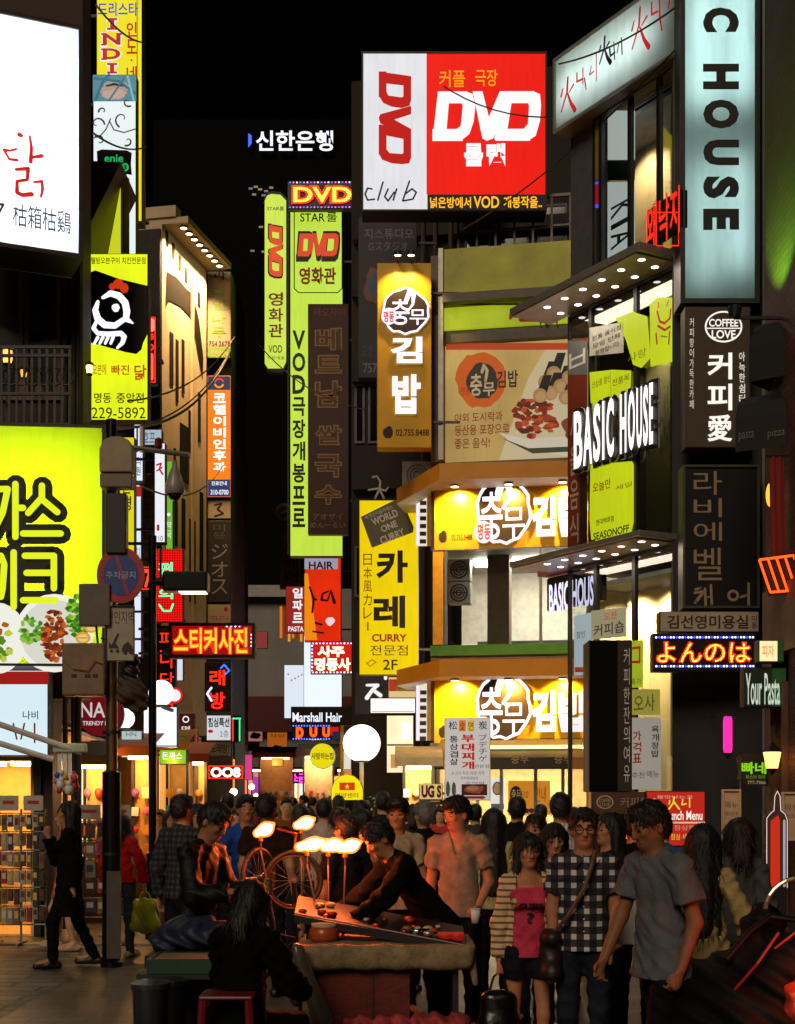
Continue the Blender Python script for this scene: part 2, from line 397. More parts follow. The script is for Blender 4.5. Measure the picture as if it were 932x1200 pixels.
DGL = mat('#0c0e11', .08, noise=.1, spec=.8, name='dark_glass')
def lit_room(root, x0, x1, y0, y1, z0, z1, wallm, power, color, nl=2, back=None):
    """open shop room behind a front: floor, walls, ceiling and its ceiling lamps"""
    m = MB(); tk = .06
    m.box(x0-tk, x0, y0, y1+tk, z0, z1, wallm); m.box(x1, x1+tk, y0, y1+tk, z0, z1, wallm); m.box(x0, x1, y1, y1+tk, z0, z1, back or wallm)
    m.box(x0-tk, x1+tk, y0, y1+tk, z1, z1+tk, WHITE); m.box(x0-tk, x1+tk, y0, y1+tk, z0-tk*.9, z0+.004, wallm); m.build('room', root)
    for i in range(nl):
        c = x0 + (x1-x0)*(i+.5)/nl; q = MB(); w = (x1-x0)/nl*.3; ym = (y0+y1)/2
        q.box(c-w, c+w, ym-.25, ym+.25, z1-.05, z1-.006, em(color, power)); q.build('ceiling_lamp', root)

# ---------------------------------------------------------------- restaurant house with the two huge signs (beside the plaza)
pl = Plane(-700, 18.3, 97, 18.3); W0 = pl.w
BR = mat('#3a2318', .75, bump=.5, scale=3, name='brown_plaster'); BRL = mat('#5c3b28', .6, scale=2, name='timber')
b = bld('restaurant_house', 'dark brown restaurant house with a railed balcony between its two huge lit signs', pl)
m = MB()
def zx(px): return pl.lx(px)
sx0, sx1 = zx(-60), zx(42)
m.box(0, sx0, 0, .5, 0, 13, BR); m.box(sx1, zx(62), 0, .5, 0, 3.0, BR); m.box(sx1, W0, 0, .5, 3.0, 13, BR); m.box(sx0, sx1, 0, .5, Z(884, 18.3), 13, BR); m.build('wall', b)
lit_room(b, sx0+.07, sx1-.07, .02, 1.5, .02, Z(884, 18.3)-.08, mat('#e3b873', .7), 34, '#ffce7a', 2)
m = MB(); m.box(sx1-.01, sx1+.08, -.06, 0, 0, Z(884, 18.3), BLACK); m.build('door_frame', b)
INT = mat('#50301c', .7, scale=3); 
windows(b, pl, [(-40, 28), (30, 72)], [(300, 470)], BRL, mat('#160d08', .12, spec=.6, scale=2, name='dim_glass'), mull=0)
for px in (78, 88, 94):
    q = MB(); q.tube([(zx(px), -.07, .1), (zx(px), -.07, 9.5)], .035, mat('#4d4a45', .4, .5)); q.build('drainpipe', b)
z0 = Z(500, 17.2); q = MB(); q.box(zx(-60), zx(108), -1.2, 0, z0-.1, z0+.02, BLACK); q.build('balcony_floor', b)
q = MB()
xa, xb = zx(-60), zx(108)
for zz in (z0+.35, z0+.8, z0+.9): q.box(xa, xb, -1.2, -1.16, zz, zz+.035, BLACK)
n = 20
for i in range(n+1):
    xx = xa + (xb-xa-.03)*i/n; q.box(xx, xx+.025, -1.19, -1.165, z0, z0+.9, BLACK)
for i in range(14):
    c = xa + (xb-xa)*(i+.5)/14; q.torus((c, -1.18, z0+.57), .1, .012, BLACK, 14, 5)
q.build('railing', b)
for px, py, d in ((9, 417, 17.3), (28, 434, 17.9), (105, 429, 17.1)):
    c = P3(px, py, d); o = thing('balcony_lantern', {9: 'glowing amber lantern standing high on the balcony railing', 28: 'small dim amber lantern behind the balcony railing', 105: 'cream glowing lantern on the balcony corner post beside the chick sign'}[px], 'lantern', (c.x, c.y, c.z-.12), group='balcony lanterns')
    q = MB(); k = 1 if px == 9 else .7; q.lathe([(.0, 0), (.05*k, .01), (.05*k, .03), (.015, .04)], BLACK); q.lathe([(.0, .22*k+.03), (.07*k, .2*k+.01), (.07*k, .19*k)], BLACK); q.build('cap', o)
    q = MB(); q.lathe([(.045*k, .04), (.06*k, .1), (.055*k, .18*k)], em('#ffd489' if px == 105 else '#ffb347', 3 if px != 28 else 1.3)); q.build('lamp_glass', o)
    q = MB(); q.box(-.02, .02, -.02, .02, z0-(c.z-.12)+.02, 0, BLACK); q.build('post', o)
# little sign and awning arms above the accessory rack
for (x0, y0, x1, y1, dd) in ((-20, 842, 96, 882, 17.2), (-30, 862, 62, 890, 17.25)):
    a, c = P3(x0, y0, dd-.3), P3(x1, y1, dd); q = MB(); q.tube([a, c], .035, WHITE)
    o = thing('awning_arm', 'long white folding awning arm sloping across the white shop sign' if y0 == 842 else 'shorter white awning arm below the long sloping one', 'awning arm', a); o2 = q.build('bar', o); o2.location = -a
    if y0 == 842:
        q = MB(); c2 = P3(85, 876, dd); q.box(c2.x-.22, c2.x+.17, c2.y-.06, c2.y+.06, c2.z-.06, c2.z+.05, mat('#b9c9a8', .5)); k = q.build('end_bracket', o, bevel=.02); k.location = -a
        q = MB()
        for px in (70, 76, 82): d2 = P3(px, 885, dd); q.box(d2.x-.02, d2.x+.02, d2.y-.02, d2.y+.02, Z(912, dd), d2.z+.03, WHITE)
        k = q.build('hanger_frame', o); k.location = -a

# ---------------------------------------------------------------- side street row behind it
pl = Plane(62, 20.6, 139, 29.9)
SG = mat('#3b3a3c', .8, bump=.3, scale=2, name='dark_render')
b = bld('shop_house', 'dark narrow shop house hung with many upright signs behind the poles', pl)
m = MB(); m.box(0, pl.w, 0, 5, 2.9, 12.6, SG); m.box(0, .35, 0, 5, 0, 2.9, SG); m.box(pl.w-.35, pl.w, 0, 5, 0, 2.9, SG); m.box(.35, pl.w-.35, 2.6, 5, 0, 2.9, SG); m.build('wall', b)
lit_room(b, .5, pl.w-.5, .1, 2.5, .02, 2.8, mat('#c98a4a', .7), 40, '#ffc06a', 4)
windows(b, pl, [(80, 92), (100, 110), (118, 128)], [(330, 440), (560, 660), (700, 790)], SG, DGL)
for i, (x0, x1, c_, s_) in enumerate([(64, 76, '#ffb45a', 1.0), (80, 92, '#ffd08a', 1.3), (96, 108, '#ff9a44', .9), (112, 122, '#ffdca0', 1.4), (125, 136, '#ffb860', 1.1)]):
    q = MB(); q.box(pl.lx(x0), pl.lx(x1), .3, .36, .5, 2.6, em(c_, s_, vary=.3)); q.build('shop_window', b)
# pale office house with the floodlit front
pl = Plane(190, 30, 242, 32.6); PW = mat('#cfbb98', .75, bump=.25, scale=1.5, noise=.15, name='pale_render')
b = bld('office_house', 'pale office house floodlit by a row of spot lamps along its roof edge', pl)
zt = Z(262, 30)
m = MB(); m.box(0, pl.w, 0, 12, 3.1, zt, PW); m.box(0, pl.w, 3, 12, 0, 3.1, PW)
m.build('wall', b)
lit_room(b, .1, pl.w-.1, .1, 2.8, .02, 3.0, mat('#c7874a', .7), 40, '#ffbf70', 2)
m = MB(); m.box(-1.4, -.02, .6, 4, 3.0, zt-.25, mat('#3d3a3a', .8, bump=.3)); m.box(-1.4, -.02, 3, 4, 0, 3.0, mat('#3d3a3a', .8, bump=.3)); m.build('side_wall', b)
m = MB(); m.box(.05, pl.w+.12, -.55, .3, zt+.003, zt+.13, PW); m.box(-.0, .3, -.3, .4, zt+.133, zt+.36, PW); m.build('cornice', b)
SLOT = mat('#17140f', .75, spec=.1, name='dark_glass')
def slot(a, c, y0, y1, nm='window'):
    q = MB(); q.box(a, c, -.012, .0, Z(y1, 30.8), Z(y0, 30.8), SLOT); q.build(nm, b)
for i in range(6): slot(pl.lx(194+i*7.5), pl.lx(197+i*7.5), 282+i*7, 300+i*7)
band = [(195, 318), (207, 325), (218, 338), (226, 345), (233, 375), (238, 420), (237, 445), (228, 395), (222, 370), (210, 358), (198, 352), (194, 360)]
q = MB(); put_items(q, pl, 0, [p(band, SLOT)], -.012); q.build('window_band', b)
for x0, x1, y0, y1 in ((199, 203, 395, 455), (206, 209, 398, 470), (213, 216, 392, 455), (211, 221, 492, 560), (204, 208, 575, 640), (213, 217, 580, 640), (221, 224, 470, 520), (232, 235, 440, 500), (222, 229, 600, 700), (204, 210, 690, 760), (234, 238, 560, 660)): slot(pl.lx(x0), pl.lx(x1), y0, y1)
q = MB(); q.box(pl.lx(224)-.04, pl.lx(224)+.04, -.06, 0, 0.1, zt-.6, PW); q.build('corner_strip', b)
for i in range(8):
    xx = .25 + i*(pl.w-.45)/7
    lb = MB(); lb.lathe([(.0, .05), (.075, .04), (.085, 0), (.07, -.005)], DARK, 10, (xx, -.38, zt-.03)); o = lb.build('spot_lamp', b)
    lb = MB(); lb.lathe([(.068, 0), (.0, -.001)], em('#fff0d0', 7, False), 10, (xx, -.38, zt-.037)); lb.build('lamp_glass', o)
    lamp('spot', 'SPOT', (xx, -.38, zt-.06), 420, '#ffc98a', b, .05, 95, (-.06, .3, -1))
for i, (x0, x1, c_, s_) in enumerate([(193, 206, '#ffd48a', 1.3), (209, 222, '#ffab50', 1.1), (225, 239, '#ffe2b0', 1.5)]):
    q = MB(); q.box(pl.lx(x0), pl.lx(x1), .35, .4, .6, 2.7, em(c_, s_, vary=.3)); q.build('shop_window', b)
m = MB(); m.box(-.06, -.004, .02, 9, 3.1, zt-.12, mat('#3a3736', .85, bump=.3)); m.build('party_wall', b)
# the grey side that carries the sign column, then its dark flank down the street
pl2 = Plane(243, 33.2, 271, 33.2); b2 = bld('sign_tower_house', 'grey corner house carrying a column of signs beside the floodlit office', pl2)
m = MB(); m.box(0, pl2.w, 0, 3, 3.0, Z(318, 33.2), mat('#4a4745', .8, bump=.2)); m.box(0, pl2.w, .8, 3, 0, 3.0, mat('#4a4745', .8, bump=.2)); m.build('wall', b2)
m = MB(); m.box(.08, pl2.w-.08, .6, .78, .02, 2.7, em('#ff8a3a', .9, vary=.3)); m.build('shop_window', b2)
pl3 = Plane(272, 33.4, 291, 46); b3 = bld('flank_house', 'unlit grey house receding down the alley with rows of small windows', pl3)
m = MB(); m.box(0, pl3.w, 0, 6, 0, 12.2, mat('#57524f', .85, bump=.2)); m.build('wall', b3)
for x0, x1, c_ in ((272.6, 276, '#ff9a50'), (277, 280.5, '#ff5a6a'), (281.5, 284, '#ffd090'), (285, 288, '#ff7a40')): q = MB(); q.box(pl3.lx(x0), pl3.lx(x1), -.04, -.01, .4, 2.6, em(c_, 1.0)); q.build('shop_window', b3)
windows(b3, pl3, [(273.5, 277), (279, 282), (284, 286.5)], [(430, 500), (560, 620), (660, 720)], GREY, DGL)

# ---------------------------------------------------------------- far end of the alley, bank tower
pl = Plane(250, 60, 470, 60); FG = mat('#8b8782', .85, bump=.2, scale=.6, name='concrete'); MAR = mat('#5c1d1b', .7)
b = bld('alley_end_house', 'plain grey house with a maroon fascia closing the far end of the alley', pl)
m = MB(); m.box(0, pl.w, 0, 8, 2.9, Z(690, 60), FG); m.box(0, .4, 0, 8, 0, 2.9, FG); m.box(pl.w-.4, pl.w, 0, 8, 0, 2.9, FG); m.box(.4, pl.w-.4, 3.2, 8, 0, 2.9, FG); m.build('wall', b)
m = MB(); m.box(.2, pl.w-.2, -.5, -.01, Z(858, 60), Z(817, 60), MAR); m.build('fascia', b)
lit_room(b, .5, pl.w-.5, .1, 3.1, .02, 2.8, mat('#b99478', .7), 40, '#ffd9a8', 4)
for i in range(5):
    xx = 1.2+i*1.35; q = MB(); q.box(xx, xx+.08, -.02, .06, 0.02, 2.75, STEEL); q.build('shop_pillar', b)
q = MB(); q.quad((.5, -.55, Z(690, 60)-.4), (3.6, -.55, Z(690, 60)-.4), (3.6, .3, Z(690, 60)+.2), (.5, .3, Z(690, 60)+.2), mat('#a9a59e', .6)); q.build('roof_lip', b)
for i, (x0, x1, c, s) in enumerate([(272, 282, '#ffb060', 1.2), (284, 293, '#e8a0c0', .8), (296, 306, '#c04fbe', .8), (308, 320, '#ffd8a0', 1.2), (323, 333, '#a8402c', .7), (336, 348, '#ffe8c8', 1.4), (351, 360, '#e4e8e0', 1.2), (362, 372, '#9a1f2a', .7), (375, 388, '#fff0d8', 1.4), (391, 404, '#ffc070', 1.2), (407, 420, '#ffe2b0', 1.4), (423, 438, '#ffb868', 1.2), (440, 458, '#fff3dc', 1.5)]):
    q = MB(); q.box(pl.lx(x0), pl.lx(x1), -.06, -.02, .3, 2.5, em(c, s, vary=.25)); q.build('lit_window', b)
pl = Plane(180, 95, 425, 95); b = bld('bank_tower', 'black office tower crowned with white lit letters far behind the alley', pl)
m = MB(); m.box(0, pl.w, 0, 14, 0, Z(140, 95), mat('#020202', .8, noise=.1, spec=.1)); m.build('wall', b)
for i, (px, py) in enumerate([(294, 221), (300, 219), (305, 222), (312, 224), (318, 220), (298, 228), (309, 229), (306, 266), (315, 270), (296, 294), (309, 295)]):
    q = MB(); c = pl.at(px, py); q.box(c[0]-.13, c[0]+.13, -.03, 0, c[1]-.06, c[1]+.06, em('#e8c98a' if i % 3 else '#a9b4bf', .35, False)); q.build('lit_window', b)
q = MB(); put_items(q, pl, 0, [t('신한은행', 301, 157, 391, 181, em('#f3f4ff', 1.2), .02)], -.3, .0012, .2); q.build('lettering', b)
q = MB(); put_items(q, pl, 0, [p([(292, 160), (296, 163), (296, 172), (292, 177)], em('#3b66ff', 1.2))], -.3, .0012, .2); q.build('emblem', b)

# ---------------------------------------------------------------- dark building behind the DVD hoarding
pl = Plane(404, 46, 414, 33); DB = mat('#26231f', .85, bump=.3, scale=1.2, name='old_concrete')
pl = Plane(412, 32.4, 760, 31.4); b = bld('old_concrete_house', 'old dark concrete house with pipes and beams behind the red and white hoarding', pl)
m = MB(); m.box(0, pl.w, 0, 12, 0, Z(85, 32), DB); m.build('wall', b)
q = MB()
for y0, y1 in ((262, 278), (330, 345), (430, 445), (560, 572)): q = MB(); q.box(.05, pl.w-.05, -.25, 0, Z(y1, 32), Z(y0, 32), DB); q.build('beam', b)
for px in (498, 512, 530): q = MB(); c = pl.lx(px); q.tube([(c, -.3, .1), (c, -.3, Z(100, 32))], .05, mat('#3d3330', .5)); q.build('drainpipe', b)
windows(b, pl, [(545, 575), (585, 620), (630, 665)], [(240, 300)], GREY, DGL)
windows(b, pl, [(416, 428), (432, 446)], [(450, 520), (640, 700)], GREY, DGL)

# ---------------------------------------------------------------- yellow eatery
pl = Plane(505, 26, 780, 25.2); ORG = mat('#d8900a', .45, scale=2, noise=.1, name='ochre_paint'); YEL = mat('#dca608', .4, scale=1.2, noise=.08, name='yellow_panel')
SOF = mat('#d9cfb4', .5); GRN = mat('#2f7a28', .5)
b = bld('eatery_house', 'yellow two storey rice roll eatery with lamp lit eaves, facing the street', pl); EAT = b; EPL = pl
D0 = 26.0
zr, z2, z1, zg = Z(300, D0), Z(543, D0), Z(773, D0), Z(872, D0)
m = MB(); CON = mat('#77736c', .8, bump=.3)
m.box(0, pl.w, 0, 6, Z(562, D0), zr, CON); m.build('wall', b)
m = MB(); m.box(0, pl.w, 0, 5, Z(645, D0), Z(563, D0), CON); m.box(0, pl.w, 0, 5, Z(868, D0), Z(771, D0), CON); m.build('spandrel', b)
m = MB(); m.box(.0, pl.w, 5, 6, 0, z2, CON); m.box(4.0, pl.w, .5, 5, 0, z2, CON); m.box(-.02, .1, 0, 5, 0, zg, CON); m.build('rear_wall', b)
# roof terrace railing
q = MB(); zA = zr+.01; RAIL = mat('#5c564e', .5, .4)
for i in range(9): c = pl.lx(536+i*22); q.box(c-.02, c+.02, .1, .14, zA, zA+.92, RAIL)
q.box(pl.lx(536), pl.lx(716), .09, .15, zA+.92, zA+.97, RAIL); q.box(pl.lx(536), pl.lx(716), .1, .14, zA+.4, zA+.43, RAIL); q.build('roof_railing', b)
# weathered upper panels
OLV = mat('#bcbe22', .5, scale=1.2, noise=.35, name='weathered_yellow')
def panel(nm, x0, y0, x1, y1, pr, m_, parent=None, items=(), plx=None):
    plx = plx or pl; a, c = plx.lx(x0), plx.lx(x1); d = plx.depth((x0+x1)/2); q = MB(); q.box(a, c, -pr, -.002, Z(y1, d), Z(y0, d), m_)
    if items: put_items(q, plx, 0, items, -pr-.003)
    return q.build(nm, parent or b)
panel('upper_panel', 523, 292, 700, 346, .25, OLV); panel('panel_lip', 523, 347, 700, 357, .4, CON)
panel('light_box', 523, 360, 690, 385, .2, em('#c6d824', .62, vary=.25), None, [r(524, 360, 690, 362, CON), r(634, 360, 636, 385, DARK), l([(600, 377), (601, 371), (606, 370)], 4, mat('#c02a12')), l([(632, 363), (615, 364), (615, 370), (630, 371), (630, 379), (612, 379)], 5, mat('#c02a12')), r(640, 368, 644, 385, DARK), r(653, 372, 655, 385, mat('#c02a12'))])
panel('panel_base', 523, 386, 690, 400, .15, mat('#6a665f', .7, bump=.2))
panel('pilaster', 517, 298, 522.5, 543, .3, mat('#a8a49b', .4, .3)); panel('side_strip', 506, 372, 516.5, 543, .12, mat('#7d8186', .5))
# food billboard
bb = [r(524, 404, 690, 412, em('#c8481a', .62, False))]
CRM = em('#d9b468', .62, vary=.25)
bb += [p([(620, 445), (585, 543), (690, 543), (690, 412), (640, 412)], em('#dfcda0', .62, False)), blob(565, 447, 29, 33, em('#d9601a', .62, False), 3, 26, .08), blob(566, 449, 18, 21, BLACK, 5, 22, .08),
       t('충', 552, 440, 566, 466, WHITE, .02), t('무', 567, 450, 581, 466, WHITE, .02), l([(566, 438), (568, 430), (572, 436), (570, 448)], 3.5, WHITE), t('김밥', 583, 436, 608, 456, BLACK, .02), t('명동', 541, 455, 552, 466, em('#b03018', .62, False)),
       t('야외 도시락과', 534, 485, 590, 496, em('#8a2c18', .62, False), .01), t('등산용 포장으로', 534, 499, 598, 511, em('#8a2c18', .62, False), .01), t('좋은 음식!', 534, 515, 575, 527, em('#8a2c18', .62, False), .01)]
bb += [p([(585, 508), (615, 516), (690, 512), (690, 540), (640, 532), (600, 520)], em('#e7dcc0', .62, False)), p([(587, 514), (620, 527), (690, 524), (690, 530), (625, 533)], em('#3d4a30', .62, False))]
g_ = random.Random(4)
for i in range(60):
    a = g_.uniform(0, 6.3); rr = g_.random()**.5; x_, y_ = 628+26*rr*math.cos(a), 492+22*rr*math.sin(a)
    bb.append(blob(x_, y_, g_.uniform(3, 7), g_.uniform(2, 4), em(g_.choice(['#7a2410', '#98361a', '#b04a20', '#5c180c']), .8, False), i, 9, .3))
for i, (x_, y_) in enumerate([(640, 450), (650, 440), (646, 463), (658, 455), (664, 468), (634, 466), (668, 445), (674, 460)]):
    bb += [p([(x_-4, y_-3), (x_+4, y_-24), (x_+14, y_-24), (x_+7, y_)], em('#1d1b18', .62, False)), e(x_, y_, 8.5, 8.5, em('#b98d5a', .62, False)), e(x_+1, y_+1, 6, 6, em('#c99f6c', .62, False))]
for i in range(5): bb.append(blob(668+i*4, 500+i % 2*9, 9, 9, mat('#a5431f', .35), i+40, 14, .15))
panel('billboard', 523, 403, 690, 541, .1, CRM, None, bb)
q = MB(); d_ = pl.depth(600)
for x0, y0, x1, y1 in ((521, 401, 523, 543), (521, 541, 690, 544)): q.box(pl.lx(x0), pl.lx(x1), -.14, -.01, Z(y1, d_), Z(y0, d_), CON)
q.build('billboard_frame', b)
# eaves: front run plus the splayed return at the corner
Minv = pl.M().inverted()
def loc(px, py, d): return Minv @ P3(px, py, d)
def eave(ya, yb):
    q = MB(); zt_, zb_ = Z(ya, 25), Z(yb, 25)
    pts = [loc(780, ya, 24.6), loc(515, ya, 25), Minv @ Vector((X(465, 27.1), 27.1, zt_)), Minv @ Vector((X(480, 28.4), 28.4, zt_))]
    inner = [(pl.w, 0), (.3, 0), (.1, 1.0), (.1, 2.2)]
    vs = []
    for i, c in enumerate(pts): vs += [(c.x, c.y, zb_), (c.x, c.y, zt_), (inner[i][0], inner[i][1]-.004, zb_), (inner[i][0], inner[i][1]-.004, zt_)]
    for i in range(3):
        o = i*4; q.add([vs[o+j] for j in range(8)], [(0, 4, 5, 1)], ORG); q.add([vs[o+j] for j in range(8)], [(1, 5, 7, 3)], ORG); q.add([vs[o+j] for j in range(8)], [(2, 6, 4, 0)], SOF)
    return q.build('eave', b)
for (ya, yb, ys, tx) in ((543, 562, 640, 1), (773, 793, 868, 2)):
    eave(ya, yb); zl = Z(yb, 25)
    logo = [blob(591, ys-40, 33, 39, em('#e9e6ff', 1.5), 11, 26, .05), blob(591, ys-40, 29.5, 35.5, mat('#241a16', .4), 11, 26, .05)]
    WL = em('#f1eeff', 1.5)
    logo += [t('충', 564, ys-62, 590, ys-6, WL, .012), t('무', 590, ys-44, 616, ys-8, WL, .008), l([(585, ys-60), (589, ys-72), (597, ys-70), (599, ys-55), (591, ys-44), (597, ys-40)], [8, 9, 8, 5, 4, 3], WL),
             e(568, ys-15, 11, 13, em('#e8e4f8', 1.2)), t('명동', 561, ys-25, 576, ys-6, mat('#c01c30'), .03), t('김', 624, ys-58, 652, ys-10, WL, .05), t('밥', 655, ys-58, 692, ys-10, WL, .05)]
    ph = [t('02.755.8488', 530, ys-13, 554, ys-6, mat('#1b1208'), .02), blob(520, ys-10, 5, 7, mat('#1b1208'), 3)]
    o = panel('fascia_sign', 510, yb+1, 720, ys+2, .06, YEL, None, ph); q = MB(); put_items(q, pl, 0, logo, -.09, .001, .03); q.build('lettering', o)
    for px in (538, 600, 662, 724):
        c = pl.lx(px); lb = MB(); lb.lathe([(.0, -.001), (.075, -.002), (.085, -.03), (.07, -.032)], STEEL, 12, (c, -.48, zl-.004)); o = lb.build('downlight', b); lb = MB(); lb.lathe([(.068, -.03), (0, -.034)], em('#ffe9b0', 14, False), 12, (c, -.48, zl-.006)); lb.build('lamp_glass', o)
        lamp('downlight', 'SPOT', (c, -.36, zl-.07), 330, '#ffc24e', b, .05, 125, (0, .75, -1))
    # splayed corner: striped white strip and yellow jamb
    cpl = Plane(488, 27.2, 510, 26.05)
    cc = MB(); put_items(cc, cpl, 0, [r(488, yb+8, 510, ys, em('#efe6d4', .9)), r(501, yb+8, 510, ys, YEL)]+[r(493, yb+16+i*9, 500.5, yb+21+i*9, mat('#2b1c14')) for i in range(7)]+[r(489.5, yb+10, 491.5, ys-2, em('#d5c6ff', 1.6))]); o = cc.build('corner_panel', b); o.matrix_world = cpl.M(); o.parent = b; o.matrix_parent_inverse = (Matrix.Translation((pl.a.x, pl.a.y, 0)) @ Matrix.Rotation(pl.yaw, 4, 'Z')).inverted()
# first floor dining room behind glass
za, zb_ = Z(770, D0)+.02, Z(645, D0)-.02
m = MB(); wl = mat('#c9c4ba', .7)
m.box(.12, 4.2, 2.9, 2.96, za, zb_, wl); m.box(4.2, 4.26, 0, 2.96, za, zb_, wl); m.box(.12, 4.26, .02, 2.96, za-.02, za+.05, GREY); m.box(.12, 4.26, .02, 2.96, zb_, zb_+.015, WHITE); m.build('dining_room', b)
q = MB(); q.box(pl.lx(566), pl.lx(592), .6, 1.0, za, zb_, mat('#6b5442', .7, bump=.3)); q.build('column', b)
q = MB(); q.box(pl.lx(545), pl.lx(700), 1.6, 1.9, za, Z(742, D0), mat('#4f4a47', .6)); q.build('bench', b)
q = MB(); q.box(.6, 3.6, 1.2, 1.6, zb_-.06, zb_-.01, em('#fff0d8', 60)); q.build('ceiling_lamp', b)
q = MB(); q.box(pl.lx(505), pl.lx(690), -.06, -.01, Z(769, D0), Z(757, D0), GRN); q.build('sill', b)
q = MB(); q.box(pl.lx(508), pl.lx(520), -.05, -.005, Z(756, D0), Z(646, D0), mat('#cf9d16', .5))
for px in (523, 634, 690): q.box(pl.lx(px)-.025, pl.lx(px)+.025, -.05, 0, Z(756, D0), Z(646, D0), STEEL)
q.box(pl.lx(508), pl.lx(692), -.052, -.002, Z(647, D0), Z(643, D0), STEEL)
w = q.build('window_frame', b); q = MB(); q.quad((pl.lx(523), -.02, Z(756, D0)), (pl.lx(690), -.02, Z(756, D0)), (pl.lx(690), -.02, Z(646, D0)), (pl.lx(523), -.02, Z(646, D0)), glass()); q.build('pane', w)
for i, yc in enumerate((668, 695)):
    o = thing('ventilator', 'upper white ventilator box inside the eatery window' if i == 0 else 'lower white ventilator box inside the eatery window', 'ventilator', pl.M() @ Vector((pl.lx(533), .5, Z(yc+13, 26.5))), pl.yaw)
    q = MB(); q.box(-.2, .2, 0, .3, 0, .39, WHITE); q.build('case', o, bevel=.01); q = MB(); q.torus((0, -.01, .195), .15, .015, GREY); q.torus((0, -.01, .195), .1, .012, GREY); q.torus((0, -.01, .195), .05, .012, GREY)
    q.box(-.16, .16, -.012, -.004, .185, .205, GREY); q.build('grille', o)
# ground floor: awning, glass front, bright room
q = MB(); az0, az1 = Z(902, 25.2), Z(880, 25.4)
q.add([(.2, -.9, az0), (pl.w, -.9, az0), (pl.w, -.9, az0+.2), (.2, -.9, az0+.2), (.2, 0, az1+.25), (pl.w, 0, az1+.25)], [(0, 1, 2, 3), (3, 2, 5, 4)], mat('#221914', .7, bump=.2))
put_items(q, pl, 0, [t('충무', x_, 886, x_+20, 896, mat('#8f8070'), .01) for x_ in (558, 606, 655)], -.91); q.build('awning', b)
q = MB(); q.box(pl.lx(575), pl.lx(685), -.6, -.5, Z(878, 25.4), Z(874, 25.4), em('#ffdf9a', 2.2)); q.build('lamp_strip', b)
lit_room(b, .15, 4.0, .1, 3.2, .02, zg-.1, mat('#d9c9a5', .7), 60, '#ffdca0', 3)
q = MB()
for px in (508, 560, 588, 628, 660, 690): q.box(pl.lx(px)-.03, pl.lx(px)+.03, -.05, 0, .02, zg, STEEL)
q.box(0, pl.lx(690), -.05, 0, zg-.06, zg+.02, STEEL); q.build('shopfront_frame', b)
panel('poster', 575, 912, 592, 950, .03, em('#e8efe6', .8), None, [e(583, 924, 5.5, 8, mat('#b02a30')), e(583, 924, 4.2, 6.5, WHITE), r(576, 942, 591, 948, mat('#3c66b0'))])
panel('poster', 596, 915, 645, 955, .035, em('#d98a28', .75), None, [e(605, 931, 7, 10, BLACK), t('충무', 600, 925, 611, 936, WHITE), t('김밥', 612, 927, 620, 935, BLACK), t('안내', 628, 922, 640, 940, mat('#a04a12'))]+[blob(598+i*5, 950, 3, 3, mat('#2b1a12'), i) for i in range(9)])

# ---------------------------------------------------------------- fashion store with angled glass front
pl = Plane(668, 21, 797, 18.9); FS = pl; b = bld('fashion_store', 'glass fronted fashion store with two lamp studded canopies and hanging yellow banners', pl); FST = b
ALU = mat('#8e8f8c', .4, .5); MG = mat('#2a2724', .5)
def dz(py, px=730): return Z(py, pl.depth(px))
m = MB(); m.box(0, pl.w, 3.4, 6, 0, 12.6, MG); m.build('wall', b)
for z in (dz(660, 668)-.0, dz(372, 668), dz(120, 700)): m = MB(); m.box(-.02, pl.w, .02, 3.4, z-.15, z+.12, MG); m.build('floor_slab', b)
zc2, zc1 = Z(385, 21.6), Z(672, 21.6)
for nm, zc, top in (('upper', zc2, .10), ('lower', zc1, .08)):
    q = MB(); x0 = -.45; q.box(x0, pl.w+.1, -.75, -.01, zc, zc+top, ALU); c = q.build('canopy', b, bevel=.01)
    q = MB(); q.box(x0+.02, pl.w, -.72, -.03, zc-.02, zc-.003, mat('#b9aea0', .3)); q.build('soffit', c)
    for j in range(2):
        for i in range(6):
            lx = .05 + i*.42 + j*.12; ly = -.2 - j*.32
            q = MB(); q.lathe([(.0, -.026), (.04, -.025), (.05, -.021)], em('#fff3e6' if not (i == 4 and j and nm == 'lower') else '#7dffb0', 5, False), 12, (lx, ly, zc)); q.build('downlight', c)
    lamp('canopy_light', 'AREA', (pl.w*.5, -.4, zc-.08), 20, '#ffe9d0', b).data.size = .3
    l_ = [o for o in b.children if o.type == 'LIGHT'][-1].data; l_.shape = 'RECTANGLE'; l_.size = 2.2; l_.size_y = .4
# glass bays
def bay(x0, x1, zlo, zhi, gl, nm='window'):
    q = MB(); f = .035; q.box(x0, x0+f, -.04, .02, zlo, zhi, DARK); q.box(x1-f, x1, -.04, .02, zlo, zhi, DARK); q.box(x0+f, x1-f, -.04, .02, zlo, zlo+f, DARK); q.box(x0+f, x1-f, -.04, .02, zhi-f, zhi, DARK)
    o = q.build(nm, b); q = MB(); q.quad((x0+f, -.01, zlo+f), (x1-f, -.01, zlo+f), (x1-f, -.01, zhi-f), (x0+f, -.01, zhi-f), gl); q.build('pane', o)
xs = [pl.lx(v) for v in (697, 706, 740, 774)] + [pl.w]
zt2 = Z(152, 20.8)
for i in range(len(xs)-1): bay(xs[i], xs[i+1], zc2+.18, zt2, glass('#cfd6d2', .16))
for a, c in ((0, pl.lx(694)), (pl.lx(694), pl.lx(747)), (pl.lx(747), pl.w)): bay(a, c, zc1+.13, zc2-.03, glass('#bfc4c0', .14))
for a, c in ((0, pl.lx(700)), (pl.lx(700), pl.lx(745)), (pl.lx(745), pl.w)): bay(a, c, .05, zc1-.03, glass('#d8dedb', .12))
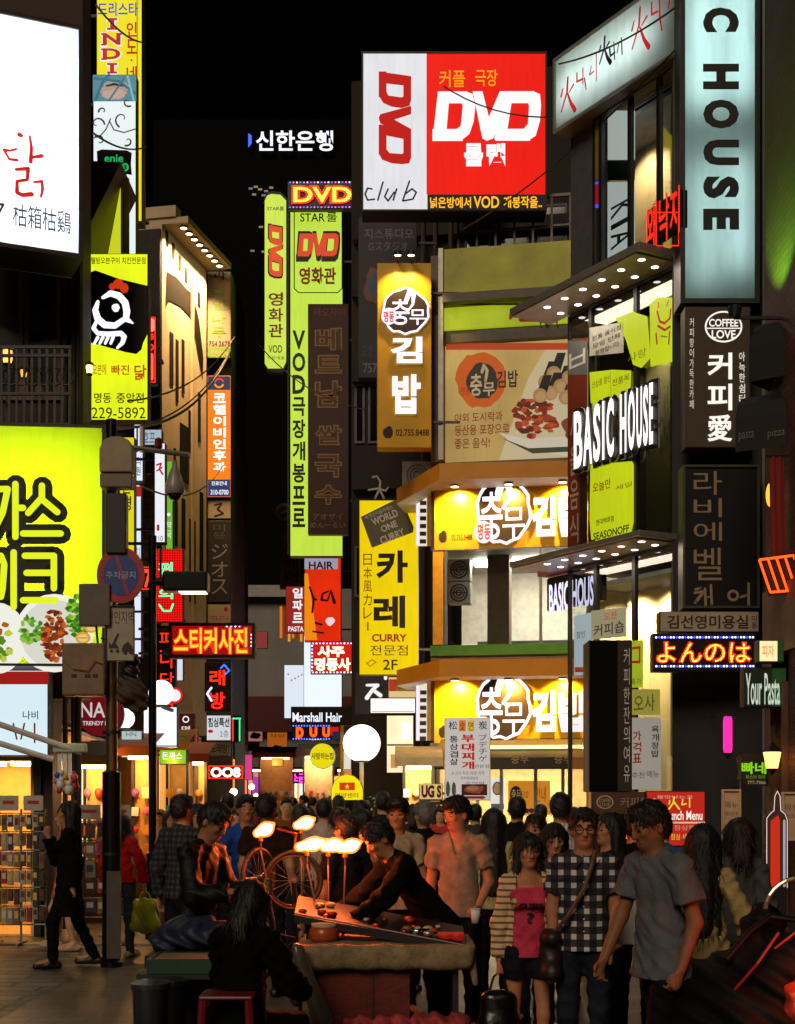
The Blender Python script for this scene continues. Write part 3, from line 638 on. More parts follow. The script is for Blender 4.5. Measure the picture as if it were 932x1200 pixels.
q = MB(); q.box(-.02, pl.lx(697), .03, .25, zc2+.2, zt2, GREY); q.build('corner_post', b)
# rooms
lit_room(b, .05, pl.w-.05, .3, 3.2, zc2+.3, zt2-.1, mat('#a08f7a', .8), 9, '#ffe0b8', 2)
lit_room(b, .05, pl.w-.05, .5, 3.2, zc1+.3, zc2-.35, mat('#4d453c', .8), 7, '#ffe8c0', 2)
lit_room(b, .05, pl.w-.05, .3, 3.2, .06, zc1-.3, mat('#c9b894', .8), 30, '#fff0d0', 2)
for zlo, zhi, yy, cc, pw, n in ((zc2+.34, zt2-.15, 1.0, '#a8967c', 170, 2), (.07, zc1-.34, .95, '#e8d4a4', 330, 3), (zc1+.34, zc2-.4, 1.3, '#6a6a50', 70, 2)):  # upper-floor walls and spots added to brighten dark rooms; greenish wall mimics reflective glass
    q = MB(); q.box(.12, pl.w-.06, yy, yy+.06, zlo, zhi, mat(cc, .7, scale=1.5, noise=.15)); q.build('backing_wall', b)
    for i in range(n): lamp('wall_washer', 'SPOT', (pl.w*(i+.5)/n, yy-.45, zhi-.06), pw, '#ffe2ac', b, .06, 120, (0, .5, -1))
q = MB(); c = P3(0, 0, 1); c = pl.at(788, 182); q.lathe([(.05, -.2), (.07, 0), (.05, .2)], em('#ffae30', 2.5), 12, (c[0]+.1, .5, c[1])); q.build('pendant_lamp', b)
for px, w_ in ((722, .5), (760, .35)):
    q = MB(); c = pl.lx(px); q.box(c-w_/2, c+w_/2, 1.4, 1.44, zc2+.35, zt2-.3, mat('#7a6a55', .8)); q.build('partition', b)
# vertical white banner seen in the upper window, mirrored letters
sp = [r(707, 160, 739, 186, WHITE), r(707, 187, 739, 210, mat('#234a2c')), r(707, 212, 739, 322, em('#dfe6e4', .85)), t('K', 711, 235, 737, 250, DARK, .01, -90), t('I', 711, 256, 737, 262, DARK, .01, -90), t('A', 711, 268, 737, 286, DARK, .01, -90), t('H', 711, 298, 737, 316, DARK, .01, -90)]
sp[0] = r(707, 128, 739, 186, em('#dfe6e4', .9))
q = MB(); put_items(q, pl, 0, sp, .08); q.build('window_banner', b)
q = MB(); put_items(q, pl, 0, [r(699, 215, 705, 240, em('#c01a2a', .5)), r(699, 213, 705, 216, em('#3a50ff', 1)), r(699, 240, 705, 244, em('#3a50ff', 1)), r(699, 140, 705, 212, mat('#8a7a20'))], -.02); q.build('edge_sign', b)
# banners on the first floor glass
YB = mat('#e0ee1e', .6, noise=.06); 
def cloth(nm, lab, pts, items, m_, cat='banner', dpt=-.06, wav=.015, gl=.55):
    q = MB(); put_items(q, pl, 0, [p(pts, m_)] + items, 0, .002); o0 = thing(nm, lab, cat, (pl.a.x, pl.a.y, 0), pl.yaw); c = q.build('cloth', o0); c.location.y = dpt; return o0
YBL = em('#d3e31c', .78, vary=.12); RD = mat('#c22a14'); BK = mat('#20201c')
cloth('hanging_banner', 'upper yellow banner with two lines of writing above the white letters', [(695, 437), (722, 434), (744, 435), (742, 484), (720, 487), (697, 488)], [t('신상품 할인', 698, 444, 720, 452, BK), t('전품목', 722, 442, 742, 450, BK), l([(720, 436), (721, 486)], .8, mat('#a0a818'))], YBL)
cloth('hanging_banner', 'lower yellow banner with red and black lettering below the white letters', [(696, 545), (745, 541), (747, 545), (747, 612), (742, 634), (697, 633), (695, 610)], [t('오늘만', 699, 564, 720, 575, RD, .01), t('세일', 726, 567, 745, 573, RD), t('현대백화점', 703, 607, 724, 614, BK, .01), t('SEASONOFF', 700, 620, 742, 629, BK, .02)], YBL)
cloth('hanging_banner', 'yellow fluted banner cloth draped under the upper canopy', [(726, 374), (746, 366), (763, 372), (767, 420), (756, 432), (746, 428), (738, 400)], [t('사랑', 740, 412, 762, 422, mat('#7a8010'))], YBL)
cloth('hanging_banner', 'yellow banner with a red grinning mask under the upper canopy', [(767, 358), (776, 350), (794, 350), (794, 425), (768, 431)], [l([(776, 366), (779, 378), (785, 380), (791, 374), (792, 364)], 3, RD), l([(777, 383), (785, 388), (791, 384)], 3, RD), l([(775, 392), (776, 404)], 2.5, RD), l([(791, 390), (790, 404)], 2.5, RD), l([(781, 395), (788, 396)], 1.5, mat('#8a9010')), l([(778, 362), (778, 356)], 2, RD), l([(788, 360), (790, 354)], 2, RD)], YBL, dpt=-.08)
cloth('notice_sheet', 'white printed notice sheet in the first floor window under the canopy', [(695, 385), (735, 378), (735, 414), (695, 418)], [t('전통 음식점', 698, 388, 732, 394, BK), t('모임 단체', 699, 397, 731, 403, BK), t('환영합니다', 702, 406, 730, 412, BK)], mat('#b9bdb0', .6), 'notice')
cloth('mirror_poster', 'rust red poster with white script at the glass corner of the fashion store', [(669, 400), (692, 396), (692, 655), (669, 655)], [r(669, 400, 692, 440, mat('#6b7072')), t('ㅂ', 671, 412, 690, 430, WHITE), t('서울음식', 672, 480, 682, 640, mat('#b9a89a'), .01, 0, 1), r(684, 500, 692, 640, mat('#2a1a14'))], mat('#7a3320', .5), 'poster', -.055)
q = MB(); zA, zB = Z(537, pl.depth(735)), Z(468, pl.depth(735)); LETW = em('#ffffff', 1.6); its = []
for ch, x0, x1 in (('B', 688, 698), ('A', 699, 709.5), ('S', 711, 719), ('I', 721.5, 724), ('C', 726.5, 735), ('H', 742.5, 750), ('O', 752, 760), ('U', 762, 768.5), ('S', 770, 775.5), ('E', 777, 781.5)):
    d_ = pl.depth((x0+x1)/2); its.append(t(ch, x0, HY-(zB-HC)*F/d_, x1, HY-(zA-HC)*F/d_, LETW, .03 if ch != 'I' else -.01))
put_items(q, pl, 0, its, -.2, .0002, .03)
lo = thing('channel_letters', 'large white lit block letters reading across the fashion store glass', 'letters', (pl.a.x, pl.a.y, 0), pl.yaw)
xs_ = [v[0] for v in q.v]; c_ = q.build('lettering', lo)
z_ = [v[2] for v in q.v]; zm = (min(z_)+max(z_))/2
bk = MB(); put_items(bk, pl, 0, [('t', i[1], i[2]-2.6, i[3]-5, i[4]+2.6, i[5]+5, mat('#0b0a09', .5), i[7]+.05, 0, 0, 0, 0) for i in its], -.15, .0002, .03); bk.build('back_panel', lo)
mt = MB(); mt.box(min(xs_)+.2, min(xs_)+.25, -.14, -.0, zm-.03, zm+.03, DARK); mt.box(max(xs_)-.25, max(xs_)-.2, -.14, -.0, zm-.03, zm+.03, DARK); mt.build('bracket', lo)
# ground floor posters in the window
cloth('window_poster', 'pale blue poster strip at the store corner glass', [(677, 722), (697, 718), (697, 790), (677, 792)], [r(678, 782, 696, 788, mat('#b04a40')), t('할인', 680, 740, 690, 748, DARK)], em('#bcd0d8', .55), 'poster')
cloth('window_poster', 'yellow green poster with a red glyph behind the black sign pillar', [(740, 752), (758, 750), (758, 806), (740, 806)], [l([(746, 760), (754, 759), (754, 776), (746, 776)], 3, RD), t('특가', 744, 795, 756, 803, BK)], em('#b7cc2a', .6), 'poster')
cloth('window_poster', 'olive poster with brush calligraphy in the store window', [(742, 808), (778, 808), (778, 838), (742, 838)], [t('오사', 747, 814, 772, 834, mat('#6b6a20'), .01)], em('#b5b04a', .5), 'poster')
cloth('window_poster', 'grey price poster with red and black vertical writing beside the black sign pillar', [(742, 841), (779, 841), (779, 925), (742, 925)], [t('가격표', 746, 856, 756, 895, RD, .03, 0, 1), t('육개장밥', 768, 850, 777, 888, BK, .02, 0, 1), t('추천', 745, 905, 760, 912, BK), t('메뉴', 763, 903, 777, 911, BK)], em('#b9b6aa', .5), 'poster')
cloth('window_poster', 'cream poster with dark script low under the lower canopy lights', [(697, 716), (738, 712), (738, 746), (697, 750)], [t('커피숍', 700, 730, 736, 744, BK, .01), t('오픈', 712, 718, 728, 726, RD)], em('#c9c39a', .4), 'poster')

# ---------------------------------------------------------------- dark brick pub house on the near corner
pl = Plane(897, 16.4, 1010, 13.2); BRK = bricks('#5a2e1c', '#47261a', '#1f1612', 2.2, .8, .5, .17)
b = bld('brick_pub_house', 'dark brick pub house with a timber door front beside the tall lit sign', pl); PUB = b; PUBP = pl
m = MB(); m.box(0, pl.w, 0, 4, 3.3, 13, BRK); m.box(.0, .25, 0, 4, 0, 3.3, BRLX := mat('#3a2216', .6, bump=.3)); m.box(.9, pl.w, 0, 4, 0, 3.3, BRK); m.box(.25, .9, .25, 4, 0, 3.3, mat('#2a1a12', .6)); m.build('wall', b)
m = MB(); m.box(.3, .38, -.05, .2, 0, 3.0, BRL); m.box(.8, .88, -.05, .2, 0, 3.0, BRL); m.box(.38, .8, -.05, .2, 2.9, 3.0, BRL); m.build('door_frame', b)
m = MB(); m.box(.385, .795, .1, .2, .02, 2.88, mat('#4a2413', .5, bump=.3)); d_ = m.build('door', b); m = MB(); m.ball((.45, .06, 1.05), .03, STEEL); m.build('handle', d_)
m = MB(); m.box(.1, 2.2, -.06, -.003, 3.32, 4.05, mat('#6a5030', .7, bump=.4)); m.build('timber_fascia', b)
lamp('green_uplight', 'SPOT', (.6, -.5, Z(345, 15.5)), 260, '#7cff2a', b, .06, 95, (.1, .5, 1)); 
q = MB(); q.lathe([(.0, -.1), (.06, -.1), (.08, .0), (.07, .02)], DARK, 12, (.6, -.5, Z(345, 15.5)-.05)); o = q.build('uplight', b); q = MB(); q.box(.58, .62, -.5, 0, Z(345, 15.5)-.17, Z(345, 15.5)-.14, DARK); q.build('bracket', o)
q = MB(); q.lathe([(.066, 0), (0, .002)], em('#b6ff4a', 3, False), 12, (.6, -.5, Z(345, 15.5)-.035)); q.build('lamp_glass', o)
# slim dark house that carries the tall column of signs
pl = Plane(790, 18.75, 899, 18.55); b = bld('narrow_dark_house', 'unlit narrow house wall carrying the tall column of signs', pl)
m = MB(); m.box(-.02, pl.w+.6, 0, 3, 0, 13.5, mat('#1b1a1b', .7, bump=.2)); m.build('wall', b)
q = MB(); q.box(pl.lx(893), pl.lx(896), -.08, 0, .1, 12, mat('#6c6f6c', .5)); q.build('pipe', b)
# ---------------------------------------------------------------- signs: writing colours
K = mat('#141210', .5, noise=0, name='black_print'); RDK = mat('#a81c16', .5, noise=0, name='red_print'); WT = em('#f4f4fa', 1.1); WTN = em('#f2f2f6', 1.0, False)
YGL = em('#e4f21c', 1.15, vary=.2); YLW = em('#f2df10', .95, vary=.1); WHL = em('#e9f3ff', 1.3, vary=.2); NRED = em('#ff2410', 2.2); ORGL = em('#ff6a1e', 1.4)
# huge white board
xs0 = [(24, 158)]
brush = [l([(23, 158), (25, 159)], [6, 5], em('#d8281c', .8, False)), l([(35, 160), (37, 173), (36, 190)], [3, 4, 5], em('#d8281c', .8, False)), l([(37, 185), (49, 183)], [3, 5], em('#d8281c', .8, False)),
  l([(19, 175), (12, 177), (5, 176), (8, 182), (11, 187), (20, 188)], [3, 3, 4, 3, 3, 4], em('#d8281c', .8, False)),
  l([(19, 199), (33, 198), (32, 211), (20, 213), (20, 226), (26, 229), (37, 228)], [4, 5, 4, 4, 5, 5, 6], em('#d8281c', .8, False)), l([(40, 214), (49, 213), (50, 222), (48, 231)], [3, 4, 4, 3], em('#d8281c', .8, False)),
  t('枯箱枯鷄', 15, 243, 83, 270, mat('#1c2230', .5, noise=0), .008), l([(-2, 240), (4, 240), (-4, 256)], [3, 3, 2], K)]
sign('signboard', 'huge white lit signboard with a red brush glyph above the dark balcony', (-60, -1, 97, 281), (16.6, 17.2), milky('#eef4ff'), brush, tubes=[(x_, .04, x_, .96, 23) for x_ in (.1, .28, .46, .64, .82, .94)], th=.7, frame=.05, fm=mat('#55504c', .4, .4))
# yellow green steak board
RICE = random.Random(3); plate = [e(64, 742, 46, 46, em('#f1f1e6', .95)), e(-4, 748, 36, 42, em('#f1f1e6', .95)), e(64, 743, 40, 40, em('#dfe0d2', .9, False))]
for i in range(110):
    a = RICE.uniform(0, 6.28); q = RICE.random() ** .5
    plate.append(blob(92+q*13*math.cos(a), 722+q*24*math.sin(a), RICE.uniform(2, 5), RICE.uniform(2, 4), em(RICE.choice(['#4f9a1e', '#7fbf2c', '#b7d94a', '#2f7a18']), .8, False), i, 9, .35))
for i in range(40):
    a = RICE.uniform(0, 6.28); q = RICE.random() ** .5
    plate.append(blob(38+q*14*math.cos(a), 740+q*18*math.sin(a), RICE.uniform(2, 4), RICE.uniform(2, 4), em(RICE.choice(['#5fae24', '#9ccb45', '#3c861c']), .8, False), i+70, 9, .35))
for i in range(120):
    a = RICE.uniform(0, 6.28); q = RICE.random() ** .5
    plate.append(blob(64+q*14*math.cos(a), 745+q*30*math.sin(a), RICE.uniform(2, 4.5), RICE.uniform(1.5, 3.5), em(RICE.choice(['#8a3208', '#b8480f', '#6a2206', '#d46a1e', '#9c3a0a']), .75, False), i+130, 9, .3))
for x_, y_ in ((98, 748), (110, 760), (92, 768), (108, 735)): plate += [e(x_, y_, 9, 7, em('#e2a23a', .9, False)), e(x_, y_, 6, 4.5, em('#f1cf7a', .9, False)), l([(x_-5, y_), (x_+5, y_)], 1, em('#c07a1c', .7, False))]
for i in range(30):
    a = RICE.uniform(0, 6.28); q = RICE.random() ** .5
    plate.append(blob(-2+q*18*math.cos(a), 752+q*28*math.sin(a), RICE.uniform(3, 6), RICE.uniform(3, 5), em(RICE.choice(['#8fbf2a', '#c8d84a', '#b0641c', '#5f8f1c']), .8, False), i+230, 9, .3))
BKF = mat('#0d0d08', .5, noise=0)
def fat(txt, x0, y0, x1, y1):
    """one block letter: wide black outline below, thin yellow strokes on top"""
    return [t(txt, x0-5, y0-5, x1+5, y1+5, BKF, .11), t(txt, x0, y0, x1, y1, em('#e4f21c', 1.0, False), -.005)]
SW = 6
def st(pts, w=7.5): return [l(pts, w+16, BKF)], [l(pts, w, em('#e4f21c', 1.0, False))]
lets = [st([(-8, 574), (10, 574), (4, 602), (-8, 626)]), st([(19, 568), (19, 630)]), st([(19, 596), (28, 596)]),
        st([(50, 570), (50, 584), (34, 602)]), st([(50, 586), (68, 601)]), st([(28, 626), (72, 626)]),
        st([(2, 652), (-6, 660), (-6, 690), (2, 700), (4, 690), (6, 662), (2, 652)]), st([(17, 648), (17, 712)]),
        st([(30, 652), (64, 652), (64, 690)]), st([(32, 672), (62, 672)]), st([(28, 704), (66, 704)])]
items = plate[:0] + [x for a, c in lets for x in a] + [x for a, c in lets for x in c]
sign('signboard', 'huge yellow green lit signboard with black outlined letters over plates of grilled meat', (-60, 495, 123, 780), (16.85, 17.0), milky('#d2ee18'), items[:11] + plate + items[11:], tubes=[(x_, .04, x_, .96, 11) for x_ in (.08, .25, .42, .59, .76, .92)], th=.6, frame=.03, fm=BLACK)
sign('shop_sign', 'white lit shop sign with a red top band and thin lettering behind the awning arms', (-40, 785, 57, 886), 17.7, em('#d6ecf4', 1.0), [r(-40, 787, 57, 802, em('#b5221a', .7, False)), t('나비', 27, 833, 45, 843, K, .01), l([(16, 848), (20, 866)], 2, RDK), l([(29, 848), (25, 866)], 2, RDK), l([(41, 848), (41, 870)], 2, RDK)], th=.25)
# column of signs in the side street
chick = [p([(104, 320), (112, 317), (140, 327), (173, 335), (173, 392), (168, 402), (166, 410), (160, 415), (148, 413), (104, 401)], mat('#16151a', .5, noise=.1))]
WS = em('#f6f4ff', 1.3, False)
chick += [e(132, 336, 4, 4, em('#d63a16', .9, False)), e(139, 333, 6, 6, em('#d63a16', .9, False)), e(146, 338, 5, 6, em('#d63a16', .9, False)), l([(121, 349), (130, 344), (140, 347), (147, 355), (149, 365), (148, 374), (156, 379)], [4, 7, 8, 8, 8, 7, 2], WS),
  l([(115, 354), (112, 364), (115, 374), (123, 381), (135, 382), (145, 375)], [4, 7, 8, 8, 7, 6], WS), blob(136, 361, 4.5, 5, WS, 2, 14, .1), l([(113, 378), (110, 385), (115, 391), (128, 392), (142, 391), (146, 395), (144, 402), (138, 408)], [4, 5, 5, 6, 6, 6, 5, 3], WS)]
chick += [l([(115+i*6, 396), (111+i*6.4, 403-i*.0)], [4, 3], WS) for i in range(4)]
OR_ = em('#d8641a', .7, False)
chick += [t('웰빙오븐구이 치킨전문점', 107, 302, 171, 310, K, .012), t('오븐에', 109, 427, 125, 440, OR_, .01), t('빠진', 131, 428, 152, 440, OR_, .02), t('닭', 158, 428, 172, 446, OR_, .02), t('명동', 111, 461, 131, 473, mat('#3a4a10'), .01), t('중앙점', 137, 461, 169, 473, mat('#3a4a10'), .01), t('229-5892', 108, 478, 171, 491, mat('#2c3410'), .0)]
sign('projecting_sign', 'yellow chicken restaurant sign with a white line bird on a black patch, above the pole', (102, 297, 174, 493), 19, YGL, chick, th=.22, br=('l', .35))
sign('projecting_sign', 'slanting yellow sign with a neon edge tucked behind the chicken sign', (95, 290, 142, 440), (22.6, 20), em('#dde62a', .8), [l([(97, 300), (142, 205)], 2.2, em('#d8f6ff', 1.6, False)), t('오븐', 108, 268, 122, 282, OR_, .02), t('닭', 122, 240, 134, 262, OR_, .02)], th=.12, case=mat('#c9d23a', .5))
m = MB(); a_, b_ = P3(96, 188, 19.6), P3(142, 190, 19.6); c_ = P3(96, 282, 19.6); o = thing('canopy_roof', 'dark triangular canopy roof above the slanting yellow sign', 'canopy', a_)
m.add([(0, 0, 0), b_-a_, c_-a_, (0, 1.2, 0), b_-a_+Vector((0, 1.2, 0)), c_-a_+Vector((0, 1.2, 0))], [(0, 2, 1), (3, 4, 5), (0, 1, 4, 3), (1, 2, 5, 4), (0, 3, 5, 2)], mat('#4a423a', .6, bump=.2)); m.build('panel', o)
BLU = em('#1c3fd0', .8, False); RS = em('#c81818', .8, False)
SER = [(126, 22, 138, 24.5), (129.5, 24, 134.5, 34), (126, 33.5, 138, 36), (119, 40, 125, 42), (138, 40, 144, 42), (119, 52.5, 125, 54.5), (119, 58, 126, 60), (119, 69.5, 126, 71.5), (126, 75, 138, 77.5), (129.5, 77, 134.5, 86), (126, 85, 138, 87.5)]
sign('projecting_sign', 'tall yellow sign with red serif capitals stacked downward and blue writing on top', (113, -30, 167, 260), 22, em('#efe012', 1.0, vary=.1), [t('드리스타', 115, 3, 162, 19, BLU, .015)] +
     [r(x0-1, y0-1, x1+1, y1+1, WTN) for x0, y0, x1, y1 in SER] + [t(ch, x0-1.2, y0-1.2, x1+1.2, y1+1.2, WTN, .05) for ch, x0, y0, x1, y1 in (('N', 121, 40, 142, 54), ('D', 121, 58, 142, 71))] + [r(x0, y0, x1, y1, RS) for x0, y0, x1, y1 in SER] + [t(ch, x0, y0, x1, y1, RS, .04) for ch, x0, y0, x1, y1 in (('N', 121, 40, 142, 54), ('D', 121, 58, 142, 71))] +
     [t('인도', 149, 26, 161, 66, RS, .02, 0, 1), e(155, 72, 1.2, 1.2, RS), t('네', 149, 79, 161, 96, RS, .02), r(161, 0, 162, 260, em('#8f8a10', .5, False))], th=.3, br=('l', .3))
GRY = mat('#6f7468', .5, noise=0); TEAL = em('#2f86a0', .6, False)
sw = [r(109, 88, 160, 119, em('#5f98a8', .7)), blob(135, 104, 17, 9, em('#c8a99a', .7, False), 2), blob(134, 111, 14, 6, em('#dcb9a8', .7, False), 3), l([(125, 101), (134, 99), (145, 101)], [2, 3, 2], K), l([(112, 118), (120, 98), (128, 88)], 3, TEAL), l([(128, 118), (146, 92)], 2, TEAL), l([(110, 92), (140, 96), (159, 110)], 3, TEAL), l([(150, 90), (157, 118)], 2.5, em('#8fd0dc', .7, False))]
def spiral(cx, cy_, rad, a0, d): return l([(cx+rad*(1-i/12)*math.cos(a0+d*i*.45), cy_+rad*(1-i/12)*math.sin(a0+d*i*.45)) for i in range(11)], [2.2-.14*i for i in range(11)], GRY)
sw += [spiral(144, 140, 10, 2, 1), spiral(114, 146, 9, 0, -1), spiral(150, 120, 6, 1, 1), spiral(121, 131, 5, 3, 1), l([(129, 143), (134, 153), (146, 156), (159, 152)], 1.4, GRY), l([(109, 163), (118, 160), (125, 152), (130, 140)], 1.4, GRY), spiral(117, 166, 7, 4, 1), spiral(150, 166, 6, 2, -1)]
GRN_ = em('#2fc06a', .8, False)
sw += [p([(114, 178), (120, 176), (149, 177), (155, 180), (154, 193), (155, 206), (149, 205), (146, 208), (120, 206), (115, 200)], K), t('enie', 123, 182, 145, 191, GRN_, .02), e(147, 197, 4.5, 5, GRN_), t('3', 145, 194, 149, 200, K, .03)]
sw += [t(ch, 133, y0, 148, y1, K, .0, -90) for ch, y0, y1 in (('D', 223, 233), ('I', 252, 257), ('A', 268, 282), ('H', 291, 301))]
sign('projecting_sign', 'tall white sign with grey curls, a black badge and a teal tinted picture on top', (109, 87, 160, 300), 21, em('#e9f4f4', 1.0), sw, th=.2, br=('l', .5))
sign('projecting_sign', 'slim red neon sign beside the yellow chicken sign', (172, 370, 184, 450), 24, mat('#3a0a08', .5), [l([(178, 377), (178, 385)], 8, em('#ff5a4a', 3)), l([(174, 372), (182, 372), (182, 448), (174, 448), (174, 372)], 1.2, NRED), l([(178, 393), (178, 396)], 5, NRED), l([(175, 402), (181, 407), (176, 412)], 2, NRED), l([(178, 416), (178, 444)], 4, em('#ff4a3a', 2.4))], th=.16, br=('t', .6))
sign('projecting_sign', 'yellow upright sign low behind the loudspeaker pole', (140, 512, 158, 690), 25, em('#ecdf18', .9), [t('안경', 143, 560, 154, 600, K, .01, 0, 1), t('92', 150, 645, 156, 652, K)], th=.2, br=('l', .3))
sign('projecting_sign', 'short white upright sign with dark blue strips above the yellow one', (157, 494, 168, 564), 26, em('#e9eefb', 1.0), [r(160, 500, 162, 530, em('#23306a', .4, False)), t('의원', 160, 534, 165, 558, em('#23306a', .5, False), .01, 0, 1)], th=.2, br=('l', .4))
sign('projecting_sign', 'slim white sign with a red head behind the round traffic sign', (157, 568, 166, 770), 27, em('#dfe8ff', 1.05), [r(157, 570, 166, 582, em('#c22a20', .8, False)), t('치과병원', 159, 640, 164, 700, em('#c86a30', .8, False), 0, 0, 1)], th=.2, br=('l', .3))
sign('projecting_sign', 'grey unlit upright sign between the white signs', (166, 555, 181, 700), 27.5, mat('#8a8890', .6), [t('문구완구점', 169, 570, 177, 690, mat('#5c5a62'), .0, 0, 1)], th=.2, br=('l', .3))
sign('projecting_sign', 'white upright sign with a red glyph near the hanging dome camera', (181, 519, 194, 637), 25.5, em('#eff0f6', 1.0), [l([(184, 545), (189, 543), (187, 550), (191, 556)], 2, RS), l([(184, 552), (190, 548)], 1.6, RS), r(184, 615, 187, 622, RS), t('110', 183, 628, 191, 634, K)], th=.2, br=('l', .5))
sign('projecting_sign', 'fresh green upright sign beside the white sign with the red glyph', (194, 540, 203, 646), 27, em('#7cc234', .85), [e(198, 603, 2, 2, WTN), t('약국', 196, 610, 201, 632, em('#d8f0c0', 1, False), .02, 0, 1)], th=.2, br=('l', .4))
sign('projecting_sign', 'pale blue white flat sign jutting out above the camera arm', (158, 503, 190, 522), 26.5, em('#b9cbd8', .8), [t('호프', 168, 506, 182, 519, em('#7088a0', .5, False), .01)], th=.2, br=('l', .2))
LR, LO, LW_, LB, LG = led('#ff2a12', 2.6), led('#ffb030', 3.0), led('#eef0ff', 3), led('#4060ff', 2.6), led('#30ff80', 2.4)
LBG = mat('#1a0605', .4, noise=.1); LBR = led('#c01408', .9)
def ledtext(s, x0, y0, x1, y1, v=0, off=.03): return [t(s, x0-1, y0-1, x1+1, y1+1, LR, off+.04, 0, v), t(s, x0, y0, x1, y1, LO, off-.015, 0, v)]
sign('led_sign', 'small red running sign showing 57 behind the slim street pole', (156, 663, 181, 692), 24, LBG, [t('57', 160, 667, 178, 689, em('#ff3a1e', 2.4), .03)] + [r(157, 664, 180, 665.5, LR), r(157, 689.5, 180, 691, LR)], th=.14, br=('l', .5))
sign('led_sign', 'red dotted panel with green neon letters beside the street lamp arm', (182, 643, 215, 729), 26.5, led('#e01010', 1.5, .045), [t('편', 186, 659, 203, 674, em('#4affa0', 1.8), .02), t('의', 186, 690, 203, 702, em('#4affa0', 1.8), .02), l([(187, 709), (192, 716), (200, 716), (203, 708)], 2, em('#4affa0', 1.8))], th=.16, br=('l', .4))
neon = [l([(186, 738), (202, 738)], 1.6, NRED), t('퍼', 187, 740, 203, 757, NRED, .0), t('니', 188, 760, 202, 783, NRED, .0), t('당', 188, 788, 204, 806, NRED, .0), t('집', 188, 811, 203, 830, NRED, .0)]
sign('neon_sign', 'black column with red outlined neon letters under the dotted red panel', (184, 733, 206, 835), 26, mat('#1c0a0a', .5), neon, th=.2, br=('l', .5))
dw = [em('#ffd0f0', 3, False), em('#b0a0ff', 3, False)]
sign('led_sign', 'wide red and yellow lettered electric sign jutting over the alley by the pale office', (198, 730, 299, 771), 23, LBG, [r(200, 732, 297, 769, LBR), t('스티커사진', 203, 735, 291, 767, em('#ff2a10', 1.8, False), .075), t('스티커사진', 204, 736, 290, 766, em('#ffb02a', 1.7, False), .02)] + dots(266, 734, 281, 734, 4, 1.2, dw) + dots(295, 744, 295, 757, 4, 1.2, dw) + dots(258, 768.5, 281, 768.5, 5, 1.2, dw), th=.25, frame=.05, fm=mat('#3a0d0a', .5), br=('l', .5))
# column on the grey corner house
CR = mat('#a89c84', .6, noise=.1); GL = mat('#6f9a3a', .6, noise=0)
sign('wall_sign', 'unlit cream sign with green letters at the top of the corner column', (243, 318, 271, 420), 32.9, CR, [t('과', 247, 316, 266, 328, K, .02), t('라', 249, 336, 265, 348, GL, .02), t('일', 249, 352, 265, 364, GL, .02), t('나', 249, 368, 265, 379, GL, .02), t('무', 249, 383, 265, 395, GL, .02), t('754.2678', 245, 400, 270, 406, K, .0), r(244, 408, 270, 419, GL), t('피부클리닉', 247, 411, 267, 417, CR, .02)], th=.25)
sign('wall_sign', 'lit orange clinic sign with white letters and a blue head', (243, 440, 271, 583), 32.85, em('#ff7a14', 1.1, vary=.15), [r(244, 441, 270, 457, em('#24406a', .5, False))] + [l([(257+5*math.cos(a), 449+5*math.sin(a)) for a in np.linspace(.4, 2.8, 8)], 2, em('#ff9a30', 1, False)), l([(257+5*math.cos(a), 449+5*math.sin(a)) for a in np.linspace(3.5, 5.9, 8)], 2, em('#e04030', 1, False))] +
     [t('코헬이비인후과', 250, 460, 265, 554, em('#fff6ea', 1.3, False), .035, 0, 1), r(244, 562, 270, 582, em('#2a4a86', .6, False)), t('진료안내', 248, 564, 266, 569, WTN, .02), t('310-0700', 247, 574, 268, 580, WTN, .02)], th=.25)
sign('wall_sign', 'cream plaque with a dark swirl above the dark hair salon sign', (243, 586, 271, 608), 32.9, CR, [l([(252, 592), (260, 590), (255, 597), (262, 602), (252, 605)], 2, K)], th=.2)
sign('wall_sign', 'dark sign with grey katakana stacked downward', (243, 610, 271, 706), 32.9, mat('#1c1a1e', .6), [t('미용', 250, 614, 264, 632, GREY, .0, 0, 1), t('ジオス', 248, 636, 267, 698, mat('#8c8890', .6), .0, 0, 1)], th=.25)
sign('wall_sign', 'cream plaque with a phone number below the dark katakana sign', (243, 708, 271, 731), 32.9, CR, [e(265, 714, 2.5, 2.5, RDK), t('772-2714', 247, 722, 268, 727, RDK)], th=.2)
sign('neon_sign', 'red neon letters with blue neon diamonds on a dark panel near the alley mouth', (240, 776, 271, 834), 30, mat('#241012', .6), [l([(259, 783), (263, 779), (269, 786), (263, 791)], 1.8, em('#2a60ff', 2.5)), t('래', 246, 785, 264, 803, NRED, .02), t('방', 246, 811, 264, 831, NRED, .02), l([(248, 806), (243, 813), (248, 821)], 2.4, em('#9fb8ff', 2.5))], th=.2, br=('t', .8))
sign('wall_sign', 'white lit sign with heavy black letters under the red and blue neon', (242, 838, 271, 868), 29.6, em('#d4dbe0', .95), [t('점심특선', 244, 841, 269, 852, K, .03), e(247, 857, 3, 2, RS), t('2층', 258, 856, 268, 864, em('#707880', .5, False))], th=.2, br=('t', .8))
sign('wall_sign', 'small grey blue sign hanging beneath the white lit sign', (245, 869, 269, 886), 29.6, mat('#5a6270', .5), [t('노래방', 247, 871, 267, 883, K, .03)], th=.15, br=('t', .8))
sign('led_sign', 'red framed electric sign with three white ring letters low over the crowd', (244, 897, 285, 913), 28.5, mat('#5a0d0a', .4), [t('OO8', 247, 899, 282, 911, em('#ffd8c8', 2.5), .04), l([(245, 898), (284, 898), (284, 912), (245, 912), (245, 898)], 1.2, NRED)], th=.15, br=('t', 1.2))
